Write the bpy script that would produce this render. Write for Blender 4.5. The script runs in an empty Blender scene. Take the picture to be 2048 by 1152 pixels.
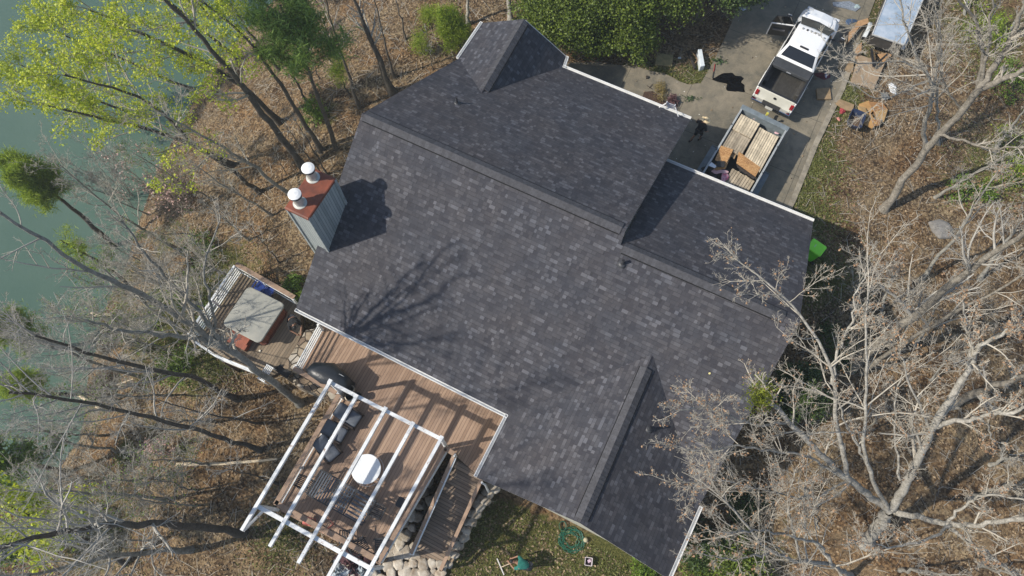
import bpy, bmesh, math, random
import numpy as np
from mathutils import Vector, Matrix
R = math.radians
S = bpy.context.scene
COL = S.collection

# ---------------------------------------------------------------- camera
CAM_H, TILT, FPX = 30.0, 20.9, 1367.0
cam = bpy.data.objects.new('camera', bpy.data.cameras.new('camera'))
COL.objects.link(cam)
cam.location = (0, 0, CAM_H)
cam.rotation_euler = (R(TILT), 0, 0)
cam.data.sensor_width = 36
cam.data.lens = FPX / 2048 * 36
cam.data.clip_end = 2000
S.camera = cam

# ---------------------------------------------------------------- light
SUN_AZ, SUN_EL = 11.0, 40.0            # heading the shadows fall to, height of the sun
wd = bpy.data.worlds.new('World'); S.world = wd; wd.use_nodes = True
sky = wd.node_tree.nodes.new('ShaderNodeTexSky'); sky.sky_type = 'NISHITA'; sky.sun_disc = False
sky.sun_elevation = R(SUN_EL); sky.sun_rotation = R(270 - SUN_AZ)
wd.node_tree.links.new(sky.outputs[0], wd.node_tree.nodes['Background'].inputs[0])
wd.node_tree.nodes['Background'].inputs[1].default_value = 0.135
sun = bpy.data.objects.new('sun', bpy.data.lights.new('sun', 'SUN')); COL.objects.link(sun)
sun.data.energy = 4.5; sun.data.angle = R(0.9); sun.data.color = (1.0, 0.93, 0.82)
sd = Vector((math.cos(R(SUN_AZ)) * math.cos(R(SUN_EL)), math.sin(R(SUN_AZ)) * math.cos(R(SUN_EL)), -math.sin(R(SUN_EL))))
sun.rotation_euler = sd.to_track_quat('-Z', 'Y').to_euler()
S.view_settings.view_transform = 'Standard'; S.view_settings.look = 'None'
S.view_settings.exposure = 0.2; S.view_settings.gamma = 1

# ---------------------------------------------------------------- photo pixel -> point at height z
_c, _s = math.cos(R(TILT)), math.sin(R(TILT))
def ray(px, py):
    u = (px - 1024) / FPX; v = (576 - py) / FPX
    return np.array([u, v * _c + _s, v * _s - _c])
def P(px, py, z):
    d = ray(px, py); t = (z - CAM_H) / d[2]
    return np.array([d[0] * t, d[1] * t, z])
PHI = R(-26.7)                          # heading of the house
E1 = np.array([math.cos(PHI), math.sin(PHI), 0]); E2 = np.array([-math.sin(PHI), math.cos(PHI), 0])
def plane_hit(px, py, n, k):            # n . p = k
    d = ray(px, py); o = np.array([0, 0, CAM_H]); t = (k - n @ o) / (n @ d); return o + d * t

# ---------------------------------------------------------------- ground height
LAKE = -8.0
_sh = [(760, -420), (640, -160), (560, -20), (430, 120), (350, 260), (285, 400), (240, 540), (196, 640), (170, 760), (150, 880), (80, 975), (-60, 1020), (-300, 1030)]
SHORE = np.array([P(x, y, LAKE)[:2] for x, y in _sh])
LPOLY = np.vstack([SHORE, [[-400, SHORE[-1][1]], [-400, 500], [SHORE[0][0] + 60, 500]]])
def inpoly(x, y, poly):
    ins = np.zeros(np.shape(x), bool); n = len(poly)
    for i in range(n):
        x1, y1 = poly[i][:2]; x2, y2 = poly[(i + 1) % n][:2]
        if y1 == y2: continue
        c = ((y1 > y) != (y2 > y)) & (x < (x2 - x1) * (y - y1) / (y2 - y1) + x1)
        ins ^= c
    return ins
def dist_line(x, y, pts, closed=False):
    d = np.full(np.shape(x), 1e9); n = len(pts)
    for i in range(n if closed else n - 1):
        ax, ay = pts[i][:2]; bx, by = pts[(i + 1) % n][:2]
        L = (bx - ax) ** 2 + (by - ay) ** 2 + 1e-9
        t = np.clip(((x - ax) * (bx - ax) + (y - ay) * (by - ay)) / L, 0, 1)
        d = np.minimum(d, np.hypot(x - ax - t * (bx - ax), y - ay - t * (by - ay)))
    return d
def sst(t): t = np.clip(t, 0, 1); return t * t * (3 - 2 * t)
def hgt(x, y):
    x = np.asarray(x, float); y = np.asarray(y, float)
    a = x * E1[0] + y * E1[1]; b = x * E2[0] + y * E2[1]
    pl = -2.9 * sst((11 - b) / 9) - 1.2 * sst((-2 - b) / 14) - 0.05 * np.clip(a - 14, 0, 60) * sst((a - 14) / 6) * sst((14 - b) / 8)
    d = dist_line(x, y, SHORE); d = np.where(inpoly(x, y, LPOLY), -d, d)
    sl = LAKE - 0.12 + 0.62 * d
    sl = np.where(d < 0, LAKE - 0.12 + 0.3 * np.maximum(d, -7), sl)
    z = -np.log(np.exp(-1.6 * np.clip(pl, -20, 5)) + np.exp(-1.6 * np.clip(sl, -20, 12))) / 1.6
    und = 0.10 * (np.sin(x * 1.1 + 1.3 * np.sin(y * .6)) + np.sin(y * 1.37 + 2 * np.sin(x * .45)) + .5 * np.sin(2.9 * x + y) * np.sin(2.3 * y))
    m = np.maximum(sst((-8 - x) / 4), sst((-1 - b) / 3)) * sst((d + 1) / 3); m = np.maximum(m, .6 * sst((a - 11) / 5))
    return z + und * m
def G(px, py, dz=0.0):                  # ground point under a photo pixel
    z = -1.0
    for _ in range(30):
        p = P(px, py, z); z = .5 * z + .5 * (float(hgt(p[0], p[1])) + dz)
    return P(px, py, z)

# ---------------------------------------------------------------- materials
MATS = {}
def nt(name):
    m = bpy.data.materials.new(name); m.use_nodes = True; t = m.node_tree
    return m, t, t.nodes['Principled BSDF'], t.nodes, t.links
def mixc(N, L, fac, a, b, mode='MIX'):
    n = N.new('ShaderNodeMix'); n.data_type = 'RGBA'; n.blend_type = mode
    for sck, v in ((n.inputs[0], fac), (n.inputs[6], a), (n.inputs[7], b)):
        if isinstance(v, (int, float)): sck.default_value = v
        elif isinstance(v, tuple): sck.default_value = (*v[:3], 1)
        else: L.new(v, sck)
    return n.outputs[2]
def ramp(N, L, fac, stops):
    n = N.new('ShaderNodeValToRGB'); e = n.color_ramp.elements
    while len(e) > 1: e.remove(e[-1])
    e[0].position = stops[0][0]; e[0].color = (*stops[0][1], 1)
    for p, c in stops[1:]:
        k = e.new(p); k.color = (*c, 1)
    L.new(fac, n.inputs[0]); return n.outputs[0]
def math_(N, L, op, a, b=None, c=None):
    n = N.new('ShaderNodeMath'); n.operation = op
    for i, v in enumerate((a, b, c)):
        if v is None: continue
        if isinstance(v, (int, float)): n.inputs[i].default_value = v
        else: L.new(v, n.inputs[i])
    return n.outputs[0]
def noise(N, L, vec, scale, detail=4, rough=.6, dist=0):
    n = N.new('ShaderNodeTexNoise'); n.inputs['Scale'].default_value = scale; n.inputs['Detail'].default_value = detail
    n.inputs['Roughness'].default_value = rough; n.inputs['Distortion'].default_value = dist
    if vec is not None: L.new(vec, n.inputs['Vector'])
    return n.outputs['Fac']
def pos(N): return N.new('ShaderNodeNewGeometry').outputs['Position']
def M(name, col, rough=.6, var=.25, scale=4, bump=0, metal=0, col2=None, bscale=None, spec=None, island=0, coat=0):
    if name in MATS: return MATS[name]
    m, t, b, N, L = nt(name)
    tc = N.new('ShaderNodeTexCoord').outputs['Object']
    f = noise(N, L, tc, scale, 5, .65)
    c2 = col2 or tuple(max(0, c * (1 - 1.2 * var)) for c in col)
    c1 = col if col2 else tuple(min(1, c * (1 + var)) for c in col)
    o = ramp(N, L, f, [(.32, c2), (.68, c1)])
    if island:
        g = N.new('ShaderNodeNewGeometry').outputs['Random Per Island']
        k = math_(N, L, 'MULTIPLY_ADD', g, island * 2, 1 - island)
        cc = N.new('ShaderNodeCombineColor'); [L.new(k, cc.inputs[i]) for i in range(3)]
        o = mixc(N, L, 1.0, o, cc.outputs[0], 'MULTIPLY')
    L.new(o, b.inputs['Base Color']); b.inputs['Roughness'].default_value = rough; b.inputs['Metallic'].default_value = metal
    if spec is not None: b.inputs['Specular IOR Level'].default_value = spec
    if coat: b.inputs['Coat Weight'].default_value = coat
    if bump:
        bn = N.new('ShaderNodeBump'); bn.inputs['Strength'].default_value = bump; bn.inputs['Distance'].default_value = .02
        L.new(noise(N, L, tc, bscale or scale * 5, 4), bn.inputs['Height']); L.new(bn.outputs[0], b.inputs['Normal'])
    MATS[name] = m; return m
def planks(name, c1, c2, w, axis=0, rough=.7, gap=(.02, .015, .012)):    # boards laid across local x or y, from the UV map
    if name in MATS: return MATS[name]
    m, t, b, N, L = nt(name)
    uv = N.new('ShaderNodeUVMap').outputs[0]; sp = N.new('ShaderNodeSeparateXYZ'); L.new(uv, sp.inputs[0])
    u = math_(N, L, 'DIVIDE', sp.outputs[axis], w); fl = math_(N, L, 'FLOOR', u); fr = math_(N, L, 'FRACT', u)
    wn = N.new('ShaderNodeTexWhiteNoise'); wn.noise_dimensions = '1D'; L.new(fl, wn.inputs['W'])
    mp = N.new('ShaderNodeMapping'); L.new(uv, mp.inputs[0]); mp.inputs['Scale'].default_value = (12, 1.5, 1) if axis == 0 else (1.5, 12, 1)
    g = noise(N, L, mp.outputs[0], 2, 5, .7); big = noise(N, L, uv, .9, 3)
    f = math_(N, L, 'ADD', math_(N, L, 'MULTIPLY', wn.outputs[0], .35), math_(N, L, 'ADD', math_(N, L, 'MULTIPLY', g, .45), math_(N, L, 'MULTIPLY', big, .35)))
    o = ramp(N, L, f, [(.3, c1), (.85, c2)])
    lt = math_(N, L, 'LESS_THAN', fr, .09)
    o = mixc(N, L, lt, o, gap); L.new(o, b.inputs['Base Color']); b.inputs['Roughness'].default_value = rough
    bn = N.new('ShaderNodeBump'); bn.inputs['Strength'].default_value = .7; bn.inputs['Distance'].default_value = .01
    L.new(math_(N, L, 'SUBTRACT', 1, lt), bn.inputs['Height']); L.new(bn.outputs[0], b.inputs['Normal'])
    MATS[name] = m; return m
def leafmat(name, c1, c2, trans=.35, rough=.55):
    if name in MATS: return MATS[name]
    m, t, b, N, L = nt(name)
    g = N.new('ShaderNodeNewGeometry'); big = noise(N, L, g.outputs['Position'], 1.1, 2)
    f = math_(N, L, 'ADD', math_(N, L, 'MULTIPLY', g.outputs['Random Per Island'], .55), math_(N, L, 'MULTIPLY', big, .5))
    o = ramp(N, L, f, [(.15, c1), (.8, c2)])
    L.new(o, b.inputs['Base Color']); b.inputs['Roughness'].default_value = rough
    if trans:
        tr = N.new('ShaderNodeBsdfTranslucent'); L.new(o, tr.inputs[0]); mx = N.new('ShaderNodeMixShader'); mx.inputs[0].default_value = trans
        L.new(b.outputs[0], mx.inputs[1]); L.new(tr.outputs[0], mx.inputs[2]); L.new(mx.outputs[0], N['Material Output'].inputs[0])
    MATS[name] = m; return m

# ---------------------------------------------------------------- mesh building
def npmesh(name, V, F, mat, parent=None, world=True, smooth=False):
    """V (n,3); F (m,k) with one k."""
    V = np.asarray(V, np.float32); F = np.asarray(F, np.int32)
    if parent is not None and world:
        mi = np.array(pmat(parent).inverted()); V = (V @ mi[:3, :3].T + mi[:3, 3]).astype(np.float32)
    me = bpy.data.meshes.new(name); n, k = F.shape
    me.vertices.add(len(V)); me.vertices.foreach_set('co', V.ravel())
    me.loops.add(n * k); me.loops.foreach_set('vertex_index', F.ravel())
    me.polygons.add(n); me.polygons.foreach_set('loop_start', np.arange(0, n * k, k, dtype=np.int32)); me.polygons.foreach_set('loop_total', np.full(n, k, np.int32))
    if smooth: me.polygons.foreach_set('use_smooth', np.ones(n, bool))
    me.update(calc_edges=True)
    if mat: me.materials.append(mat)
    o = bpy.data.objects.new(name, me); COL.objects.link(o); o.parent = parent
    return o
def pmat(o):
    m = Matrix.LocRotScale(o.location, o.rotation_euler, o.scale)
    return pmat(o.parent) @ m if o.parent else m
class MB:
    def __init__(s): s.v = []; s.f = []; s.uv = {}
    def add(s, vs, fs, uvs=None):
        k = len(s.v); s.v += [tuple(float(c) for c in p) for p in vs]
        for i, f in enumerate(fs):
            if uvs: s.uv[len(s.f)] = uvs[i]
            s.f.append([k + j for j in f])
        return s
    def box(s, c, sz, rz=0, ry=0, rx=0, taper=1.0):
        m = Matrix.Rotation(rz, 3, 'Z') @ Matrix.Rotation(ry, 3, 'Y') @ Matrix.Rotation(rx, 3, 'X'); vs = []
        for z in (-.5, .5):
            k = taper if z > 0 else 1
            for x, y in ((-.5, -.5), (.5, -.5), (.5, .5), (-.5, .5)):
                vs.append(m @ Vector((x * sz[0] * k, y * sz[1] * k, z * sz[2])) + Vector(c))
        return s.add(vs, [(3, 2, 1, 0), (4, 5, 6, 7), (0, 1, 5, 4), (1, 2, 6, 5), (2, 3, 7, 6), (3, 0, 4, 7)])
    def bar(s, p, q, w, h, up=(0, 0, 1)):
        p = Vector(p); q = Vector(q); t = (q - p).normalized(); u = Vector(up)
        if abs(t.dot(u)) > .98: u = Vector((E1[0], E1[1], 0))
        x = t.cross(u).normalized(); y = x.cross(t); vs = []
        for o in (p, q):
            for a, b in ((-.5, -.5), (.5, -.5), (.5, .5), (-.5, .5)): vs.append(o + x * a * w + y * b * h)
        return s.add(vs, [(0, 1, 2, 3), (7, 6, 5, 4), (0, 4, 5, 1), (1, 5, 6, 2), (2, 6, 7, 3), (3, 7, 4, 0)])
    def tube(s, pts, r, n=8, cap=True):
        pts = [Vector(p) for p in pts]; rs = r if isinstance(r, (list, tuple)) else [r] * len(pts); k = []
        for i, p in enumerate(pts):
            t = (pts[min(i + 1, len(pts) - 1)] - pts[max(i - 1, 0)]).normalized()
            u = Vector((0, 0, 1)) if abs(t.z) < .9 else Vector((1, 0, 0)); x = t.cross(u).normalized(); y = x.cross(t)
            k += [p + (x * math.cos(2 * math.pi * j / n) + y * math.sin(2 * math.pi * j / n)) * rs[i] for j in range(n)]
        fs = [(i * n + j, i * n + (j + 1) % n, (i + 1) * n + (j + 1) % n, (i + 1) * n + j) for i in range(len(pts) - 1) for j in range(n)]
        if cap: fs += [tuple(range(n))[::-1], tuple(range((len(pts) - 1) * n, len(pts) * n))]
        return s.add(k, fs)
    def cyl(s, c, r, h, n=24, r2=None): return s.tube([c, (c[0], c[1], c[2] + h)], [r, r if r2 is None else r2], n)
    def prism(s, poly, z0, z1):         # poly: list of xy
        n = len(poly); vs = [(p[0], p[1], z0) for p in poly] + [(p[0], p[1], z1) for p in poly]
        return s.add(vs, [tuple(range(n))[::-1], tuple(range(n, 2 * n))] + [(i, (i + 1) % n, n + (i + 1) % n, n + i) for i in range(n)])
    def slab(s, pts, th, uvf=None):     # top polygon in 3-D, extruded straight down
        n = len(pts); vs = [tuple(p) for p in pts] + [(p[0], p[1], p[2] - th) for p in pts]
        fs = [tuple(range(n)), tuple(range(n, 2 * n))[::-1]] + [(i, n + i, n + (i + 1) % n, (i + 1) % n) for i in range(n)]
        uvs = [[uvf(vs[j]) for j in f] for f in fs] if uvf else None
        return s.add(vs, fs, uvs)
    def loft(s, secs, cap=True):        # list of equal-length rings
        n = len(secs[0]); vs = [p for q in secs for p in q]
        fs = [(i * n + j, i * n + (j + 1) % n, (i + 1) * n + (j + 1) % n, (i + 1) * n + j) for i in range(len(secs) - 1) for j in range(n)]
        if cap: fs += [tuple(range(n))[::-1], tuple(range((len(secs) - 1) * n, len(secs) * n))]
        return s.add(vs, fs)
    def build(s, name, mat, parent=None, world=True, smooth=False, bevel=0, seg=2, boxuv=None):
        me = bpy.data.meshes.new(name); V = [Vector(p) for p in s.v]; W = V
        if parent is not None and world:
            mi = pmat(parent).inverted(); V = [mi @ p for p in V]
        me.from_pydata([tuple(p) for p in V], [], s.f); me.materials.append(mat)
        if s.uv or boxuv is not None:
            ul = me.uv_layers.new(name='UVMap')
            for pi, pl in enumerate(me.polygons):
                for j, li in enumerate(pl.loop_indices):
                    if pi in s.uv: ul.data[li].uv = s.uv[pi][j]
                    elif boxuv is not None:
                        p = W[me.loops[li].vertex_index]; ul.data[li].uv = boxuv(p)
        bm = bmesh.new(); bm.from_mesh(me); bmesh.ops.recalc_face_normals(bm, faces=bm.faces); bm.to_mesh(me); bm.free()
        if smooth:
            for pl in me.polygons: pl.use_smooth = True
        o = bpy.data.objects.new(name, me); COL.objects.link(o); o.parent = parent
        if bevel:
            md = o.modifiers.new('bevel', 'BEVEL'); md.width = bevel; md.segments = seg; md.limit_method = 'ANGLE'; md.angle_limit = R(35)
        return o
def tag(o, label, cat, group=None, kind=None):
    if label: o['label'] = label
    if cat: o['category'] = cat
    if group: o['group'] = group
    if kind: o['kind'] = kind
    return o
def thing(name, loc, label, cat, rz=0, group=None):
    o = bpy.data.objects.new(name, None); COL.objects.link(o); o.location = tuple(float(c) for c in loc); o.rotation_euler = (0, 0, rz)
    o.empty_display_size = .3
    return tag(o, label, cat, group)
def uvab(p): return (p[0] * E1[0] + p[1] * E1[1], p[0] * E2[0] + p[1] * E2[1])
def ab(a, b, z): return E1 * a + E2 * b + np.array([0, 0, z])
# ================================================================ GROUND, LAKE, DRIVEWAY
DRIVE_PX = [(1120, 128), (1180, 126), (1260, 133), (1279, 136), (1298, 142), (1327, 148), (1342, 154), (1359, 164), (1376, 170), (1401, 167), (1426, 125), (1432, 112), (1456, 62), (1484, 0), (1530, -160),
            (1790, -160), (1750, 0), (1715, 90), (1683, 180), (1631, 288), (1586, 400), (1566, 440), (1400, 430), (1300, 330), (1180, 260), (1100, 180)]
DRIVE = np.array([P(x, y, 0)[:2] for x, y in DRIVE_PX])
HOUSE_FP = np.array([P(x, y, z)[:2] for x, y, z in ((724, 227, 5.5), (600, 600, 2.3), (1008, 833, 2.3), (948, 952, 2.3), (1335, 1150, 2.3), (1404, 1015, 2.3), (1600, 640, 5), (1620, 445, 3), (1340, 325, 3), (1380, 240, 3), (1127, 132, 2.8), (1137, 116, 2.8), (961, 46, 2.5), (913, 117, 2.5))])
LAWN = [P(x, y, -2.9)[:2] for x, y in ((990, 990), (1160, 1060), (1330, 1160), (1300, 1300), (800, 1300), (870, 1150))]
def spaced(lo, hi, step, far):
    c = list(np.arange(lo, hi + step, step)); d = step; l = []; x = lo
    while x > -far: d *= 1.25; x -= d; l.append(x)
    r = []; d = step; x = c[-1]
    while x < far: d *= 1.25; x += d; r.append(x)
    return np.array(l[::-1] + c + r)
def ground():
    xs = spaced(-34, 34, .28, 600); ys = spaced(-14, 46, .28, 600)
    X, Y = np.meshgrid(xs, ys); Z = hgt(X, Y)
    on = inpoly(X, Y, DRIVE) | inpoly(X, Y, HOUSE_FP)
    dd = np.minimum(dist_line(X, Y, DRIVE, True), dist_line(X, Y, HOUSE_FP, True))
    b = X * E2[0] + Y * E2[1]
    Z = np.where((b > 9) & (on | (dd < 1.2)), np.where(on, 0, Z * sst(dd / 1.2)), Z)
    ny, nx = X.shape; V = np.stack([X, Y, Z], -1).reshape(-1, 3)
    i = (np.arange(ny - 1)[:, None] * nx + np.arange(nx - 1)).ravel(); F = np.stack([i, i + 1, i + nx + 1, i + nx], -1)
    # how grassy each spot is
    a = X * E1[0] + Y * E1[1]
    g = .05 + 0 * X
    g = np.maximum(g, .85 * np.exp(-(dist_line(X, Y, DRIVE[16:22]) / 1.15) ** 2) * (X > 9))
    g = np.maximum(g, .8 * np.exp(-(dist_line(X, Y, DRIVE[2:11]) / .55) ** 2))
    g = np.maximum(g, .5 * inpoly(X, Y, LAWN) + .1 * inpoly(X, Y, LAWN)); 
    for px, py, rad, v in ((1640, 560, 2.2, .7), (1600, 440, 1.5, .7), (1500, 1130, 3, .5), (440, 570, 2.6, .85), (330, 640, 3.2, .85), (400, 720, 2.4, .8), (250, 560, 2.5, .6), (330, 480, 2, .55), (640, 500, .8, .4), (300, 850, 1.2, .5), (200, 1060, 3, .55), (250, 905, .8, .8), (372, 900, .8, .6), (1950, 40, 3.5, .6), (2010, 330, 3, .6), (1900, 350, 2, .4), (640, 235, 1.6, .5),
                           (1990, 120, 2, .5), (830, 60, 1.5, .35), (560, 1080, 2, .5), (960, 1060, 2, .8), (1230, 1120, 2.5, .8)):
        q = G(px, py); g = np.maximum(g, v * np.exp(-((X - q[0]) ** 2 + (Y - q[1]) ** 2) / rad ** 2))
    o = npmesh('ground', V, F, None, smooth=True)
    at = o.data.attributes.new('grassy', 'FLOAT', 'POINT'); at.data.foreach_set('value', g.ravel().astype(np.float32))
    m, t, bs, N, L = nt('forest floor')
    p = pos(N); A = N.new('ShaderNodeAttribute'); A.attribute_name = 'grassy'
    vor = N.new('ShaderNodeTexVoronoi'); vor.inputs['Scale'].default_value = 11; vor.inputs['Randomness'].default_value = 1; L.new(p, vor.inputs['Vector'])
    wn = N.new('ShaderNodeTexWhiteNoise'); L.new(vor.outputs['Color'], wn.inputs['Vector'])
    f = math_(N, L, 'ADD', math_(N, L, 'MULTIPLY', wn.outputs[0], .45), math_(N, L, 'MULTIPLY', noise(N, L, p, .8, 5, .7), .7))
    leaf = ramp(N, L, f, [(.22, (.032, .023, .016)), (.45, (.105, .074, .045)), (.62, (.205, .150, .086)), (.85, (.34, .262, .16))])
    warm = mixc(N, L, ramp(N, L, noise(N, L, p, .35, 3), [(.4, (0, 0, 0)), (.62, (1, 1, 1))]), leaf, mixc(N, L, 1.0, leaf, (.86, .72, .62), 'MULTIPLY'))
    soil = mixc(N, L, ramp(N, L, noise(N, L, p, .55, 6, .75, .8), [(.50, (0, 0, 0)), (.62, (1, 1, 1))]), warm, mixc(N, L, 1.0, warm, (.62, .62, .64), 'MULTIPLY')); warm = mixc(N, L, ramp(N, L, noise(N, L, p, .42, 5, .7, .5), [(.56, (0, 0, 0)), (.68, (1, 1, 1))]), soil, mixc(N, L, .55, soil, (.26, .20, .125)))
    gr = ramp(N, L, noise(N, L, p, 9, 6, .75), [(.3, (.022, .03, .010)), (.5, (.085, .088, .028)), (.72, (.20, .18, .068))])
    gm = math_(N, L, 'ADD', A.outputs['Fac'], math_(N, L, 'MULTIPLY', math_(N, L, 'SUBTRACT', noise(N, L, p, 1.6, 5, .7), .5), 1.1))
    k = ramp(N, L, gm, [(.35, (0, 0, 0)), (.62, (1, 1, 1))])
    L.new(mixc(N, L, k, warm, gr), bs.inputs['Base Color']); bs.inputs['Roughness'].default_value = .95; bs.inputs['Specular IOR Level'].default_value = .1
    bn = N.new('ShaderNodeBump'); bn.inputs['Strength'].default_value = 1; bn.inputs['Distance'].default_value = .07
    L.new(math_(N, L, 'ADD', f, noise(N, L, p, 14, 4)), bn.inputs['Height']); L.new(bn.outputs[0], bs.inputs['Normal'])
    o.data.materials.append(m); tag(o, None, None, kind='structure')
    return g, X, Y
ground()
# lake
m, t, bs, N, L = nt('lake water'); p = pos(N)
L.new(ramp(N, L, noise(N, L, p, .12, 3), [(.3, (.070, .122, .094)), (.7, (.098, .152, .118))]), bs.inputs['Base Color'])
bs.inputs['Roughness'].default_value = .16; bs.inputs['IOR'].default_value = 1.33
bn = N.new('ShaderNodeBump'); bn.inputs['Strength'].default_value = .25; bn.inputs['Distance'].default_value = .05
L.new(noise(N, L, p, 3.0, 4, .6), bn.inputs['Height']); L.new(bn.outputs[0], bs.inputs['Normal'])
tag(npmesh('water', [(-600, -600, LAKE), (30, -600, LAKE), (30, 600, LAKE), (-600, 600, LAKE)], [(0, 1, 2, 3)], m), None, None, kind='structure')
# driveway: a concrete slab with joints and stains
def drive_mat():
    m, t, bs, N, L = nt('old concrete'); p = pos(N)
    big = noise(N, L, p, .28, 4, .6); mid = noise(N, L, p, 1.6, 6, .75, .6); fine = noise(N, L, p, 16, 4, .7)
    f = math_(N, L, 'ADD', math_(N, L, 'MULTIPLY', big, .55), math_(N, L, 'ADD', math_(N, L, 'MULTIPLY', mid, .5), math_(N, L, 'MULTIPLY', fine, .18)))
    o = ramp(N, L, f, [(.38, (.058, .062, .058)), (.50, (.105, .100, .080)), (.62, (.185, .163, .120)), (.78, (.28, .24, .175))])
    rot = N.new('ShaderNodeMapping'); rot.vector_type = 'POINT'; rot.inputs['Rotation'].default_value = (0, 0, -PHI); L.new(p, rot.inputs[0])
    sp = N.new('ShaderNodeSeparateXYZ'); L.new(rot.outputs[0], sp.inputs[0]); j = None
    for ax, w, off in ((0, 3.3, .55), (1, 3.6, .9)):
        fr = math_(N, L, 'FRACT', math_(N, L, 'ADD', math_(N, L, 'DIVIDE', sp.outputs[ax], w), off)); lt = math_(N, L, 'LESS_THAN', fr, .0075)
        j = lt if j is None else math_(N, L, 'MAXIMUM', j, lt)
    o = mixc(N, L, math_(N, L, 'MULTIPLY', j, .75), o, (.03, .028, .02))
    L.new(o, bs.inputs['Base Color']); bs.inputs['Roughness'].default_value = .9
    bn = N.new('ShaderNodeBump'); bn.inputs['Strength'].default_value = .35; bn.inputs['Distance'].default_value = .02; L.new(fine, bn.inputs['Height']); L.new(bn.outputs[0], bs.inputs['Normal'])
    return m
CONC = drive_mat()
dv = MB().slab([(x, y, .05) for x, y in DRIVE], .12).build('driveway', CONC); tag(dv, None, None, kind='structure')
# planting bed by the eave, with a mound of dry ornamental grass
bed = MB().prism([P(x, y, .0)[:2] for x, y in ((1288, 186), (1304, 184), (1318, 194), (1338, 212), (1346, 222), (1310, 225), (1280, 205))], .02, .09).build('planting_bed', M('mulch', (.07, .04, .025), .95, .5, 12, .8))
tag(bed, None, None, kind='structure')
# raised asphalt-grey curb strip beside the drive
rs = MB()
for i in range(17, 21):
    p, q = DRIVE[i], DRIVE[i + 1]; rs.bar((p[0], p[1], .056), (q[0], q[1], .056), .26, .04)
cs = rs.build('curb', M('curb concrete', (.27, .24, .185), .9, .3, 3, .3)); tag(cs, None, None, kind='structure')

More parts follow.
